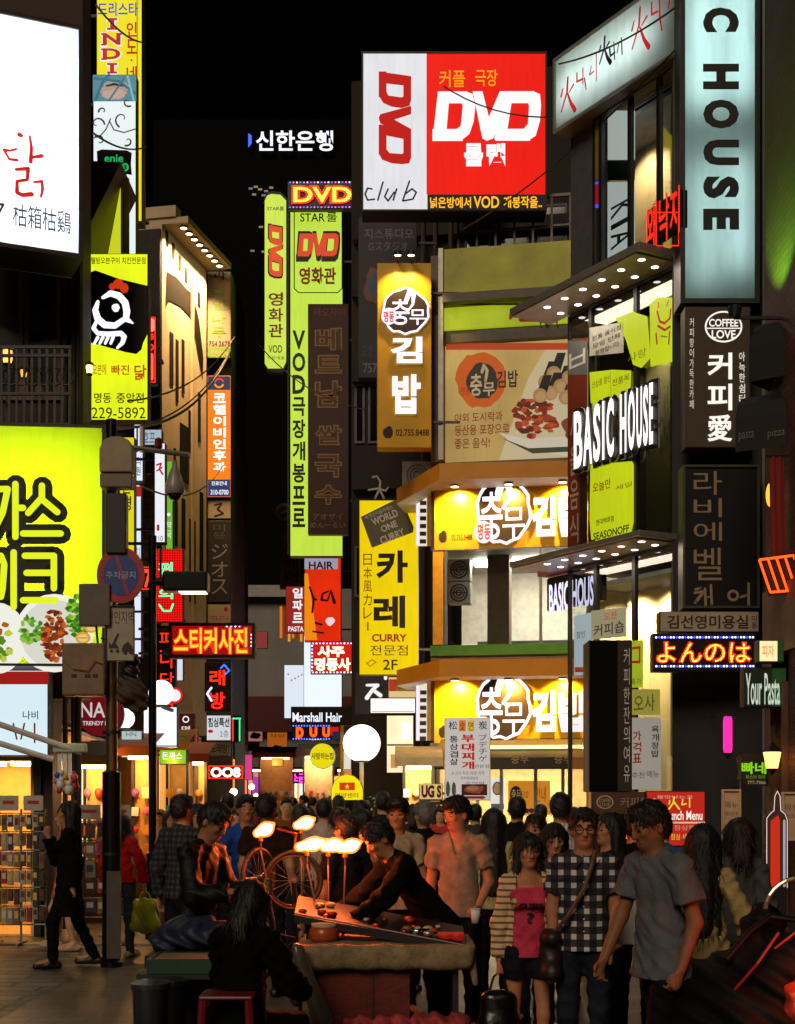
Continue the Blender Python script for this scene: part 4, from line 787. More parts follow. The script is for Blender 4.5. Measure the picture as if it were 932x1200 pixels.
sign('neon_sign', 'thin red and green neon bracket sign beside the white lit sign', (271, 838, 283, 870), 30, K, [l([(273, 842), (282, 842)], 1.5, em('#30ff90', 2)), l([(273, 842), (273, 868)], 1.3, em('#ff3020', 2)), l([(281, 842), (281, 868)], 1.3, em('#30ff90', 2))], th=.1, br=('l', .3))
# low cluster by the poles
def disc_sign(nm, lab, px, py, rad, Y, face, items=(), th=.18, case=DARK, **k):
    shp = [(px+rad*math.cos(2*math.pi*i/36), py+rad*math.sin(2*math.pi*i/36)) for i in range(36)]
    return sign(nm, lab, (px-rad, py-rad, px+rad, py+rad), Y, face, items, th=th, case=case, shape=shp, **k)
disc_sign('round_sign', 'dark red round sign with white serif capitals at the first shop behind the pole', 118, 837, 27, 20.3, em('#8a1620', .5), [t('NAC', 95, 823, 137, 841, em('#e0d8d4', .8, False), .01), t('TRENDY NAIL', 97, 845, 137, 850, em('#e0d8d4', .8, False), .02)], th=.1, br=('l', .5))
sign('shop_sign', 'pale white sign with grey letters beside the dark red round sign', (142, 856, 167, 888), 20.8, em('#bfd0d0', .85), [t('HN', 148, 858, 160, 863, em('#70807c', .4, False)), t('헤어', 145, 868, 163, 880, em('#40504c', .3, False), .01)], th=.15, br=('l', .6))
sign('shop_sign', 'blank bright white lit sign behind the slim street pole', (168, 828, 208, 876), 21.5, em('#f2f4ff', 1.25), [r(169, 873, 207, 875, em('#b8c0d0', .8, False))], th=.2, br=('l', .8))
sign('shop_sign', 'lime green lit sign with white writing under the blank white one', (187, 863, 219, 896), 22.5, em('#86c41c', .85), [t('생맥주', 204, 866, 216, 872, WTN), t('돈까스', 190, 881, 214, 890, WTN, .01)], th=.2, br=('l', .8))
sign('projecting_sign', 'maroon upright sign with white letters and a ring emblem near the pale office', (208, 836, 228, 893), 26, mat('#5a1416', .5), [e(218, 843, 4, 4, WTN), e(218, 843, 2.6, 2.6, K), t('명화당집', 213, 850, 223, 888, em('#e8e0e0', .8, False), .02, 0, 1)], th=.2, br=('l', .4))
disc_sign('round_sign', 'red ringed white round sign half hidden by the globe lamp on the pole side', 205, 815, 10, 24, em('#e02a20', .9), [e(205, 815, 7, 7, WTN)], th=.12, br=('l', .6))
# white globes
def globe(lab, px, py, rad, Y, post=None, s=2.2, grp='white globe lamps'):
    c = P3(px, py, Y); rr = rad*Y/F; o = thing('globe_lamp', lab, 'lamp', c, group=grp)
    q = MB(); q.ball((0, 0, 0), rr, em('#fff8ee', s), 24, 14); q.build('globe', o, smooth=True)
    q = MB(); q.lathe([(rr*.35, -rr*1.02), (rr*.4, -rr*.9), (rr*.2, -rr*.85)], GREY); q.build('collar', o)
    q = MB()
    if post == 'down': q.tube([(0, 0, -rr*.97), (0, 0, -c.z)], .04, WHITE)
    else: q.tube([(0, 0, -rr*.95), (0, .3, -rr*1.05), (0, 1.6, -rr*1.05)], .03, GREY)
    q.build('arm', o); return o
globe('white glowing globe lamp half hidden behind the slim street pole', 189, 812, 15, 20.5)
globe('big white glowing globe lamp on a pale post beside the curry sign base', 424, 871, 22, 27, 'down', 2.4)
globe('white glowing globe lamp behind the camera pole above the pale sign', 146, 842, 12, 21, None, 1.6)

# ---- centre: cinema signs
CW = em('#e8e9ee', .95, vary=.06); CRD = em('#ee1408', 1.0, vary=.06); REDP = em('#c40e0a', .9, False)
def dvd(x0, y0, x1, y1, m, rot=False):
    """three joined heavy letters D V D"""
    def u(a, c): return (x0+(x1-x0)*a, y0+(y1-y0)*c) if not rot else (x1-(x1-x0)*c, y0+(y1-y0)*a)
    D1 = [(.05, 0), (.30, 0), (.38, .08), (.40, .22), (.38, .5)]
    out = []
    def P_(pts): out.append(p([u(*q) for q in pts], m))
    P_([(.05, 0), (.16, 0), (.12, 1), (0, 1)][:4]); P_([(.05, 0), (.32, 0), (.32, .24), (.05, .24)]); P_([(0, .76), (.22, .76), (.28, 1), (0, 1)])
    P_([(.30, 0), (.37, .05), (.395, .3), (.28, .3), (.27, .24)]); P_([(.28, .28), (.395, .28), (.38, .6), (.34, .86), (.26, 1), (.22, 1), (.22, .76), (.26, .7)])
    P_([(.37, .0), (.46, .0), (.53, .62), (.50, 1.0), (.46, .95)]); P_([(.50, 1.0), (.50, .62), (.62, 0), (.72, 0), (.56, .95)])
    P_([(.66, 0), (.94, 0), (.94, .24), (.64, .24)]); P_([(.63, .2), (.73, .2), (.69, .78), (.58, 1.0), (.57, .95)]); P_([(.62, .76), (.86, .76), (.90, 1), (.58, 1)])
    P_([(.92, 0), (.99, .06), (1.0, .3), (.89, .3), (.88, .24)]); P_([(.89, .28), (1.0, .28), (.99, .6), (.95, .9), (.88, 1), (.84, 1), (.84, .76), (.88, .66)])
    return out
club = [l([(436, 222), (431, 221), (428, 228), (431, 235), (439, 234)], 2, K), l([(449, 214), (443, 235)], 2, K), l([(455, 222), (451, 231), (455, 236), (462, 226)], 2, K), l([(465, 222), (461, 235)], 2, K), l([(480, 213), (472, 236)], 2, K), l([(475, 228), (483, 222), (488, 226), (484, 234), (473, 236)], 2, K)]
vodtxt = [r(501, 229, 640, 247, K), t('넓은방에서', 504, 232, 552, 245, em('#ffb424', 1.2, False), .02), t('VOD', 555, 231, 585, 245, em('#ffb424', 1.2, False), .02), t('개봉작을..', 590, 231, 635, 245, em('#ffb424', 1.2, False), .02)]
blocks = [t('룰', 544, 169, 566, 196, WT, .045), t('랩', 570, 169, 592, 196, WT, .045)]
sign('hoarding', 'big rooftop hoarding half white half red with joined heavy letters', (424, 61, 641, 248), 25.4, CW, [r(500, 62, 640, 228, CRD)] + dvd(444, 84, 482, 193, REDP, True) + club + [t('커플', 515, 83, 545, 103, em('#ff9a1c', 1.1, False), .01), t('극장', 557, 82, 583, 102, em('#ff9a1c', 1.1, False), .01)] + dvd(507, 108, 634, 166, WT) + blocks + vodtxt, th=.5, frame=.03, fm=BLACK, br=('t', 1.6))
SY = em('#d2ec52', .95, vary=.06); SYD = em('#c8ea4a', .95, vary=.06)
nar = [(313, 226), (318, 224), (329, 225), (336, 232), (336, 428), (332, 436), (314, 436), (310, 430), (310, 232)]
OUT = K
sign('projecting_sign', 'slim round ended pale lime cinema sign beside the lime column', (310, 224, 336, 436), 34.4, SY, [t('STAR룰', 313, 242, 333, 247, K, .01)] + dvd(314, 262, 332, 327, K, True) + dvd(315.5, 264, 331, 325, em('#e8502a', .9, False), True) + [t('영화관', 315, 342, 332, 397, RDK, .02, 0, 1), t('VOD', 315, 405, 331, 414, mat('#2a4a10'), .01), t('극장개봉', 313, 418, 334, 422, mat('#2a4a10'))], th=.2, shape=nar, br=('r', .2))
sign('projecting_sign', 'tall lime cinema column with a framed panel and black letters stacked downward', (340, 243, 402, 652), 34.2, SYD,
     [l([(345, 248), (401, 248), (401, 338), (396, 343), (350, 343), (345, 338), (345, 248)], 1.2, K), t('STAR', 352, 250, 381, 260, K, .01), t('룰', 383, 249, 395, 260, K, .01)] + dvd(347, 271, 399, 307, K) + dvd(349, 274, 397, 301, em('#e0492a', .9, False)) + [t('영화관', 351, 314, 394, 334, RDK, .03), t('VOD극장개봉프로', 343, 386, 358, 620, K, .03, 0, 1)] + [r(337, 250, 339, 650, K)], th=.3, br=('r', .5))
LDT = [r(339, 214, 419, 244, LBG)] + dots(340, 214, 418, 214, 20, .9, [em('#5060ff', 3, False), em('#ff50c0', 3, False), em('#e8e8ff', 3, False)]) + dots(340, 243.5, 418, 243.5, 20, .9, [em('#5060ff', 3, False), em('#ff50c0', 3, False)])
sign('led_sign', 'red dotted electric sign spelling three letters on top of the lime cinema column', (337, 212, 421, 245), 33.7, mat('#30080a', .4), LDT + [t('DVD', 342, 218, 414, 240, led('#ff2a10', 3, .05), .10), t('DVD', 344, 220, 412, 238, led('#ffc83a', 3.4, .05), .02)], th=.2, br=('t', .6))
BRN = mat('#33150f', .6); OT = mat('#8d7a4a', .6, noise=0); BR2 = mat('#5a2a1a', .6, noise=0)
viet = [t('아오자이', 368, 361, 404, 371, mat('#6a3a2c'), .01)]
for ch, y0, y1 in (('베', 384, 412), ('트', 416, 438), ('남', 446, 478), ('쌀', 498, 522), ('국', 532, 560), ('수', 568, 592)): viet += [t(ch, 369, y0, 401, y1, OT, .055), t(ch, 370.5, y0+1.5, 399.5, y1-1.5, BR2, .012)]
viet += [t('アオザイ', 367, 602, 402, 609, OT, .0), t('めんーるい', 364, 612, 405, 619, OT, .0)]
sign('projecting_sign', 'unlit dark brown noodle sign with outlined letters in front of the lime cinema column', (361, 356, 409, 626), 33.2, BRN, viet, th=.25, br=('r', .5))
sign('wall_sign', 'unlit dark studio sign with grey letters under the rooftop hoarding', (420, 254, 489, 443), 29, mat('#1c1820', .5), [t('지스튜디오', 427, 268, 485, 280, mat('#7d7a80'), .01), t('Gスタジオ', 432, 283, 478, 294, mat('#7d7a80'), .0), blob(440, 335, 13, 22, mat('#7a4a3a', .5), 2), blob(440, 335, 8, 15, mat('#3c5a7a', .5), 3), t('증명', 425, 405, 436, 418, mat('#5c5a70')), t('757', 426, 426, 442, 437, mat('#8c8a90'))], th=.25, br=('r', .4))
LGW = em('#efeaff', 1.5, False)
vs_ = [blob(475, 366, 28, 27, LGW, 11, 24, .06), blob(475, 366, 25.5, 24.5, mat('#2a1a10', .4), 11, 24, .06), t('충', 458, 352, 480, 382, LGW, .012), t('무', 480, 364, 499, 382, LGW, .008), l([(476, 354), (480, 344), (485, 346), (484, 358), (478, 366)], [5, 6, 5, 3, 2], LGW), e(456, 372, 9, 10, em('#e8e4f8', 1.2, False)), t('명동', 450, 366, 462, 379, mat('#c01c30'), .03)]
o = sign('projecting_sign', 'ochre lamp lit rice roll sign hung high at the eatery corner', (442, 308, 506, 525), 25.5, YEL, [t('02.755.8488', 464, 503, 503, 511, mat('#1b1208'), .02), blob(455, 507, 6, 7, mat('#1b1208'), 3)], th=.3, case=ORG, br=('r', .5), letters=vs_ + [t('김', 458, 396, 495, 427, LGW, .04), t('밥', 460, 440, 493, 486, LGW, .04)])
w_ = 64*25.5/F; h_ = 217*25.5/F
for kx in (.38, .62):
    q = MB(); q.tube([(w_*kx, .05, h_), (w_*kx, -.3, h_+.08)], .015, DARK); q.lathe([(.0, .09), (.06, .09), (.08, .0), (.06, .01)], DARK, 10, (w_*kx, -.32, h_+.0)); f_ = q.build('lamp_arm', o)
    q = MB(); q.lathe([(.058, .0), (0, -.002)], em('#fff0c0', 8, False), 10, (w_*kx, -.32, h_+.015)); q.build('lamp_glass', f_)
    lamp('spot', 'SPOT', (w_*kx, -.34, h_-.03), 85, '#ffd070', o, .04, 100, (0, .35, -1))
cur = [t('카', 441, 645, 478, 683, mat('#2a140a', .5, noise=0), .035), t('레', 438, 698, 475, 736, mat('#2a140a', .5, noise=0), .035), t('日本風カレー', 426, 648, 436, 742, RDK, .0, 0, 1), t('CURRY', 436, 743, 477, 752, RDK, .03), t('전문점', 434, 756, 478, 768, mat('#4a2410'), .0), t('2F', 449, 773, 466, 785, mat('#2a1a0a'), .01), l([(429, 776), (434, 781), (441, 776), (436, 773), (430, 778)], 1, mat('#c08030')),
       p([(423, 606), (461, 587), (471, 586), (485, 618), (484, 624), (436, 642)], mat('#6a6a52', .5, noise=.1))] + [t(a_, x0, y0, x1, y1, mat('#e4e2d0'), .03, 0, 0, 0, 22) for a_, x0, y0, x1, y1 in (('WORLD', 435, 602, 467, 611), ('ONE', 446, 613, 466, 621), ('CURRY', 445, 624, 475, 633))] + [t('세계인이즐겨하는', 426, 598, 462, 603, mat('#e4e2d0'), .01, 0, 0, 0, 22)]
o = sign('projecting_sign', 'bright yellow upright curry sign with brown letters and a grey tilted label', (421, 586, 491, 791), 28, em('#f0d000', .98, vary=.06), cur, th=.3, case=mat('#b09a20', .5), br=('r', .3))
q = MB(); cpl = Plane(421, 28, 491, 28)
put_items(q, cpl, Z(791, 28), [l([(442, 560), (446, 566), (445, 575), (440, 585)], [1.5, 2, 2.5, 2], mat('#c8c4bc', .4)), l([(445, 575), (450, 585)], [2, 2], mat('#c8c4bc', .4)), l([(432, 576), (444, 574), (452, 577), (455, 573)], [1.5, 2, 1.5, 1.5], mat('#c8c4bc', .4)), l([(437, 561), (441, 560)], 2, mat('#c8c4bc', .4))], -.1, .0005, .05); q.build('figure_ornament', o)
# ---- small far signs
sign('wall_sign', 'small grey white hair salon sign deep in the alley', (328, 613, 353, 690), 42, mat('#8f8c88', .6), [t('헤어', 333, 652, 349, 684, K, .01, 0, 1), t('컷', 337, 622, 347, 632, K), t('파마', 335, 634, 348, 646, K, 0, 0, 1)], th=.2, br=('r', .8))
disc_sign('round_sign', 'dim pale disc sign above the small hair salon sign', 333, 600, 11, 41.6, mat('#8a7a70', .5), [e(333, 600, 7, 7, mat('#4a3a34')), l([(329, 602), (337, 598)], 2, mat('#a09080'))], th=.15, br=('r', .8))
sign('wall_sign', 'dull red pasta sign with white letters deep in the alley', (335, 687, 358, 742), 41, em('#b8362a', .6), [t('일파르', 343, 688, 355, 731, WTN, .03, 0, 1), t('PASTA', 338, 734, 356, 740, WTN, .02)], th=.2, br=('r', .5))
o = sign('projecting_sign', 'red and orange lit sign with a black brush mark and a lilac head', (357, 653, 400, 752), 37, em('#e22c0a', 1.05, vary=.2), [r(357, 653, 396, 667, em('#a8a8bc', .8, False)), t('HAIR', 362, 658, 391, 667, RDK, .03), p([(357, 672), (361, 672), (372, 750), (357, 750)], em('#ef8a10', 1.0, False)), l([(363, 688), (368, 702), (366, 718)], [2, 3, 2], K), l([(385, 693), (378, 696), (377, 703), (384, 704), (388, 692), (392, 706)], [2, 2, 3, 2, 2, 4], K), l([(367, 700), (371, 703)], 2, K), l([(370, 730), (377, 732)], 2.5, K), l([(367, 740), (379, 742)], 2, K), blob(387, 728, 5, 5, em('#f2d0d8', 1, False), 6, 12, .3)], th=.25, br=('r', .4))
bdots = dots(367, 754, 412, 754, 12, 1, [em('#80a0ff', 3, False), em('#ffe0e0', 3, False)]) + dots(367, 788, 412, 788, 12, 1, [em('#80a0ff', 3, False), em('#ffe0e0', 3, False)]) + dots(413, 757, 413, 786, 8, 1, [em('#ffe0e0', 3, False), em('#80a0ff', 3, False)]) + dots(366, 757, 366, 786, 8, 1, [em('#ffe0e0', 3, False), em('#80a0ff', 3, False)])
sign('led_sign', 'red electric sign with two rows of white yellow letters and a dotted border', (364, 752, 416, 790), 36, led('#d01208', 1.7, .05), [t('사주', 372, 757, 404, 770, em('#fff0c0', 2.2, False), .04), t('명동사', 369, 771, 411, 786, em('#fff0c0', 2.2, False), .04)] + bdots, th=.2, br=('r', .3))
sign('wall_sign', 'blank bluish white light box above the black hair sign', (356, 745, 401, 842), 37.5, em('#e2ecff', 1.15), [r(366, 840, 400, 841, em('#a0b0c8', .6, False))], th=.25, br=('r', .4))
sign('wall_sign', 'white lit poster box with faint red marks deep in the alley', (333, 779, 357, 842), 40, em('#dfe8f4', 1.0), [blob(338+i*4, 790+(i*7) % 9, 1.2, 1, em('#d05060', .8, False), i, 8) for i in range(5)], th=.2, br=('r', .5))
sign('wall_sign', 'black sign with slim white latin writing under the white light box', (341, 828, 412, 850), 35.5, K, [t('Marshall Hair', 343, 835, 401, 846, em('#e8ecff', 1.2, False), .02)], th=.2, br=('r', .4))
sign('led_sign', 'blue dotted electric sign with three orange red letters below the black hair sign', (342, 849, 399, 867), 35.5, mat('#0a0c20', .4), [t('D', 347, 852, 356, 865, em('#ff4a10', 2.4, False), .07), t('U', 363, 852, 372, 864, em('#ff4a10', 2.4, False), .07), t('U', 378, 852, 387, 864, em('#ff4a10', 2.4, False), .07), r(388, 852, 397, 862, em('#d01a10', 1, False))] + dots(344, 850.5, 386, 850.5, 14, .9, [em('#5070ff', 3, False)]) + dots(344, 866, 386, 866, 14, .9, [em('#5070ff', 3, False)]), th=.2, br=('r', .6))
disc_sign('round_sign', 'yellow lit disc sign with a line of green writing', 378, 886, 15, 33, em('#ecdc10', .95), [t('사랑하는집', 365, 882, 391, 890, mat('#4a5a10'), .02)], th=.2, case=em('#d8d0a0', .4), br=('t', .8))
sign('round_sign', 'yellow domed sign with a red flag patch low over the crowd', (388, 908, 426, 938), 25.5, em('#f2e010', 1.0), [r(398, 917, 416, 926, em('#d03a10', .9, False)), t('★', 404, 918, 410, 925, em('#ffd020', 1, False)), t('영양센터', 393, 929, 420, 935, mat('#8a4a10'), .01)], th=.2, shape=[(388, 938), (388, 925), (392, 915), (399, 909), (407, 907), (415, 909), (422, 915), (426, 925), (426, 938)], br=('t', .8))
q = thing('sign_post', 'thin yellow post between the black hair sign and the globe lamp', 'post', (X(401, 30), 30, 0)); m = MB(); m.box(-.035, .035, -.035, .035, 0, Z(850, 30), mat('#d0a818', .5)); m.build('shaft', q); m = MB(); m.box(-.2, .2, -.03, .03, Z(866, 30), Z(857, 30), em('#2a3a6a', .4)); m.build('plate', q)
sign('wall_sign', 'dark upright sign with white brush glyphs under the curry sign', (416, 788, 462, 838), 29.6, mat('#2a2a2c', .5), [l([(430, 790), (446, 790)], 4, WTN), l([(452, 788), (452, 795)], 4, WTN), l([(430, 803), (443, 803), (437, 808), (430, 818)], [3, 4, 4, 5], WTN), l([(438, 809), (446, 815)], [4, 5], WTN)], th=.2)
sign('light_box', 'bright white lit box just above and beside the big globe lamp', (434, 818, 487, 836), 28.4, em('#fff6e4', 1.5), [l([(436, 834), (485, 834)], 1, mat('#c8b890'))], th=.5, cat='shop panel')
sign('light_box', 'upright cream lit shop panel beneath the white lit box', (453, 838, 485, 906), 28.6, em('#ffe6b8', 1.25, vary=.3), [r(454, 872, 484, 874, mat('#8a6a3a')), r(458, 884, 466, 900, em('#d8a060', .8, False)), r(471, 846, 482, 866, em('#fff8ec', 1.4, False))], th=.3, cat='shop panel')
sign('light_box', 'cream cabinet with a red block above the white lit panel', (455, 793, 488, 818), 28.3, em('#e8c88a', .9), [r(456, 796, 464, 810, em('#c03a20', .8, False)), r(464, 796, 487, 810, mat('#c8a850'))], th=.4, cat='shop panel')
o = sign('neon_sign', 'magenta twinkling letter sign in the far lit shop window', (334, 905, 358, 918), 52, mat('#2a0a24', .5), [t('깨소금', 335, 906, 357, 917, em('#ff40e0', 2.2), .03)], th=.15)
sign('wall_sign', 'grey fascia board over the far lit shop beside the yellow disc', (357, 899, 396, 909), 46, mat('#7a706a', .6), [t('관광기념품점', 361, 901, 392, 907, K, .01)], th=.2)
# small hanging boards across the far alley
for (x0, y0, x1, y1, c, lab) in ((275, 856, 291, 868, '#d8791c', 'orange blank board hanging at the far alley corner'), (291, 857, 308, 869, '#c87a70', 'pink board with red writing hanging at the far alley corner'), (313, 858, 337, 884, '#c86a1c', 'orange picture board hanging before the far maroon fascia')):
    sign('hanging_board', lab, (x0, y0, x1, y1), 50, em(c, .6), [blob((x0+x1)/2, y1-7, 6, 4, mat('#4a2a1c'), 2), t('식당', x0+3, y0+2, x1-3, y0+6, mat('#7a1c10'))], th=.1, br=('t', .5))
sign('hanging_board', 'grey board with a dark dish picture under the orange boards', (279, 869, 304, 880), 50, mat('#8a847a', .6), [e(291, 874, 6, 4, mat('#2a1c18'))], th=.1, br=('t', .5))
q = thing('slatted_banner', 'orange slatted light curtain hanging beside the red pasta sign', 'banner', P3(328, 717, 41.5)); m = MB()
for i in range(9): m.box(i*.055*4.2/2, i*.055*4.2/2+.07, 0, .03, -.75-.05*(i % 3), .02*(8-i), em(['#e8761c', '#8a3208', '#f09a3a'][i % 3], .9))
m.build('slat', q)
# menu stand in front of the eatery
mn = [t('松', 526, 845, 536, 855, K, .01), r(538, 844, 546, 857, em('#e07a28', .8, False)), t('숯', 539, 846, 545, 856, K), r(548, 844, 556, 857, em('#d8b83a', .8, False)), t('면', 549, 846, 555, 856, K), t('炭', 561, 845, 571, 855, K, .01), t('부대찌개', 541, 860, 556, 902, em('#c01c1c', .8, False), .035, 0, 1), t('통삼겹살', 527, 862, 537, 897, K, .015, 0, 1), t('ブデチゲ', 561, 860, 571, 893, K, .0, 0, 1), t('전문점', 556, 896, 573, 900, K), t('소고기 치즈 라면 만두', 529, 904, 568, 908, K), t('두부부대찌개', 540, 910, 560, 914, K), t('주먹밥', 545, 916, 568, 919, mat('#7a1c1c')),
      r(541, 919, 571, 932, mat('#4a1c18')), blob(556, 925, 11, 5, mat('#b8604a'), 4), blob(554, 924, 7, 3, mat('#d8a088'), 6), p([(539, 933), (564, 933), (564, 932), (570, 934.5), (564, 937), (564, 936), (539, 936)], RDK)] + [blob(525+i*7, 925, 2.5, 9, mat('#6a7060'), i, 12, .1) for i in range(2)]
o = sign('menu_board', 'white stand board with red and black stew menu in front of the eatery', (521, 841, 575, 938), 22, em('#d8d0c8', .72), mn, th=.06, case=WHITE)
m = MB(); w_ = 54*22/F; m.tube([(w_*.5, .1, .2), (w_*.5, .1, -Z(938, 22)+.03)], .025, STEEL); m.box(w_*.5-.25, w_*.5+.25, -.15, .35, -Z(938, 22), -Z(938, 22)+.03, DARK); m.build('stand', o)
sign('shop_sign', 'cream sign with fat dark red capitals hung over the snack counter', (491, 918, 519, 942), 24, em('#e8c884', .8), [t('UG S', 494, 920, 517.5, 935, mat('#6a0c10', .5), .06), r(492, 936.5, 518.5, 941.5, mat('#2a120c', .5)), l([(496, 939), (515, 939)], 1.2, em('#c8a050', .5, False))], th=.1, br=('r', .2))

# ---- right hand column
# slanted fire kitchen light box
HS = em('#d6ecdf', .9, vary=.1)
zl, zr_ = 20.9, 18.6
fire = []
RB = em('#c81c1c', .85, False)
def hwa(cx, cy_, s, m):
    return [l([(cx, cy_-22*s), (cx-1*s, cy_-4*s), (cx-8*s, cy_+20*s)], [3.5, 3.5, 2.5], m), l([(cx, cy_-2*s), (cx+4*s, cy_+10*s), (cx+9*s, cy_+18*s)], [2.5, 4.5, 6], m), l([(cx-6*s, cy_-8*s), (cx-8*s, cy_+1*s)], [2.5, 3.5], m), l([(cx+7*s, cy_-13*s), (cx+2*s, cy_-4*s)], [3.5, 2], m)]
fire += hwa(666, 112, .95, RB) + [l([(677, 86), (677, 96), (683, 93)], 2.5, RB), l([(684, 80), (684, 98)], 2, RB), l([(686, 92), (688, 105)], [2.5, 2], RB), l([(694, 78), (692, 88), (697, 84)], 2, RB), l([(700, 62), (700, 95)], 1.8, RB)]
fire += hwa(710, 60, .75, K) + [l([(716, 58), (717, 66), (722, 62)], 3, K), l([(721, 50), (722, 70)], 2, K), l([(727, 52), (725, 62)], 2, K), l([(730, 45), (731, 64)], 2, K)]
fire += hwa(752, 35, 1.15, RB) + [l([(766, 4), (766, 18), (773, 14)], 2.8, RB), l([(775, -2), (776, 26)], 2.6, RB), l([(776, 22), (778, 36)], 2.4, RB), l([(788, -6), (786, 10)], 2.4, RB)]
sign('signboard', 'long pale green white light box with red brush glyphs slanting over the upper windows', (650, 70, 797, 157), (zl, zr_), milky('#d8eee2'), fire, tubes=[(x_, .5, x_+.2, .5, 27) for x_ in (.04, .28, .52, .76)], th=.5, case=mat('#6a5a3c', .6, bump=.2), frame=.04, fm=mat('#a8ada6', .4, .4))
CHF = em('#c4e4dc', .85, vary=.5)
ch = []
for c_, y0, y1 in (('C', 9, 38), ('H', 75, 105), ('O', 117, 151), ('U', 164, 194), ('S', 207, 233), ('E', 245, 270)): ch.append(t(c_, 824, y0, 866, y1, mat('#10120f', .5, noise=0), .06, -90))
o = sign('projecting_sign', 'tall pale green light box with heavy black capitals turned sideways', (797, -40, 890, 356), 18.3, milky('#bfe6dc'), ch, tubes=[(.28, .58, .28, .97, 15), (.78, .60, .78, .97, 15), (.3, .06, .3, .42, 7), (.74, .1, .74, .45, 12)], th=.4, frame=.06, fm=mat('#3c3f3e', .4, .4), br=('t', .2))
CB = mat('#4a3a2a', .5, noise=.15); CWL = em('#f6f0e4', 1.1, False)
cf = [e(848, 383, 22, 18.5, CWL, 30), e(848, 383, 20, 16.5, CB, 30), t('COFFEE', 831, 374, 865, 383, CWL, .02), t('LOVE', 834, 387, 862, 397, CWL, .02), l([(829, 385), (867, 385)], 1.3, CWL), t('커피愛', 829, 411, 858, 520, CWL, .02, 0, 1), t('커피향이가득한카페', 808, 372, 813, 480, em('#d8cdb8', .9, False), 0, 0, 1), t('아늑한쉼터', 866, 412, 873, 474, em('#e8dfd0', .9, False), .01, 0, 1)]
sign('projecting_sign', 'brown coffee house sign with a white oval emblem and glowing letters', (803, 359, 880, 525), 18.2, CB, cf, th=.3, case=mat('#241a12', .5), br=('t', .2))
LT_ = mat('#9a8264', .55, noise=0)
lb_ = [t(c_, 813, y0, 846, y1, LT_, .0) for c_, y0, y1 in (('라', 552, 580), ('비', 584, 606), ('에', 612, 634), ('벨', 642, 680))] + [l([(815, 691), (821, 689)], 3, LT_), l([(814, 695), (825, 693), (815, 706)], [3, 3, 4], LT_), l([(826, 690), (827, 712)], 3, LT_), l([(833, 686), (834, 710)], 3, LT_), l([(829, 700), (834, 699)], 2, LT_), t('ㅇ', 852, 691, 866, 705, LT_, .03), l([(868, 700), (874, 698)], 3, LT_), l([(877, 684), (877, 711)], 3, LT_)]
sign('projecting_sign', 'unlit near black beauty salon sign with tan stacked letters', (800, 545, 890, 713), 18.2, mat('#15171a', .35), lb_, th=.3, case=mat('#4c4f44', .4, .3), frame=.03, br=('t', .2))
sign('shop_sign', 'flat cream salon name board with dark letters above the red running sign', (773, 716, 890, 741), 18.1, mat('#b3a08a', .55), [t('김선영미용실', 782, 721, 877, 737, mat('#2a201c', .5, noise=0), .02), t('미용', 881, 721, 887, 737, K, 0, 0, 1)], th=.25, br=('t', .3))
bw = [em('#c8d0ff', 3, False), em('#3848ff', 3, False), em('#c8d0ff', 3, False)]
lt = [r(767, 744, 884, 784, mat('#16060a', .4))] + dots(769, 747, 882, 747, 34, 1.3, bw) + dots(769, 781, 882, 781, 34, 1.3, bw)
RDO, YDO = led('#ff2010', 3.4, .034), led('#ffd040', 3.6, .034)
lt += [t('よんのは', 768, 752, 880, 778, RDO, .05), t('よんのは', 770, 753.5, 878, 776.5, YDO, -.002)]
sign('led_sign', 'red and yellow dotted running sign with blue dotted borders under the cream board', (765, 742, 887, 787), 17.9, mat('#10060a', .4), lt, th=.2, case=DARK, br=('t', .4))
# red running sign at the upper store windows
fp = Plane(757, 18.9, 797, 18.15)
sign('led_sign', 'small red glowing sign slanting across the upper store window', (758, 247, 797, 290), (18.95, 18.25), mat('#200606', .4), [t('왜낙지', 759, 229, 797, 284, led('#ff2a14', 2.0, .035), .015), l([(759, 249), (796, 249), (796, 288), (759, 288), (759, 249)], 1, NRED)], th=.12, br=('t', .3))
# projecting small letter sign at lower canopy
o = sign('projecting_sign', 'small glass letter sign with white capitals under a pink edged hood at the store corner', (641, 678, 705, 716), (21.9, 20.7), mat('#1a1524', .4), [t('BASIC HOUSE', 644, 679, 701, 714, em('#e4e0ff', 1.4), .03)], th=.1, br=('t', .3))
m = MB(); m.box(-.1, 1.2, -.1, .3, .52, .68, mat('#a05a62', .5)); m.build('hood', o)
# tall black pillar sign and boards below
o = sign('pillar_sign', 'tall black pillar sign with cream vertical writing on its edge', (690, 750, 741, 928), 16.6, mat('#040404', .7, spec=.1), [r(724, 751, 740, 927, mat('#2c211a', .6)), t('커피한잔의여유', 731, 758, 738, 918, em('#b8a890', .45, False), .0, 0, 1)], th=.5)
m = MB(); w_ = 51*16.6/F; zz = Z(928, 16.6); m.box(.05, .12, .1, .2, -zz, 0, DARK); m.box(w_-.12, w_-.05, .1, .2, -zz, 0, DARK); m.box(0, w_, 0, .5, -zz, -zz+.05, DARK); m.build('foot', o)
BW_ = mat('#5a3626', .5)
sign('shop_sign', 'brown coffee board with a ringed emblem beneath the black pillar sign', (694, 928, 775, 955), 16.4, BW_, [e(709, 940, 10, 8, mat('#c8b8a0')), e(709, 940, 8.5, 6.8, BW_), t('COFFEE', 702, 936, 716, 940, mat('#c8b8a0')), t('LOVE', 703, 941, 715, 945, mat('#c8b8a0')), t('커피愛', 727, 934, 762, 946, mat('#a89880'))], th=.12, br=('t', .3))
RM = em('#d02a1c', .75)
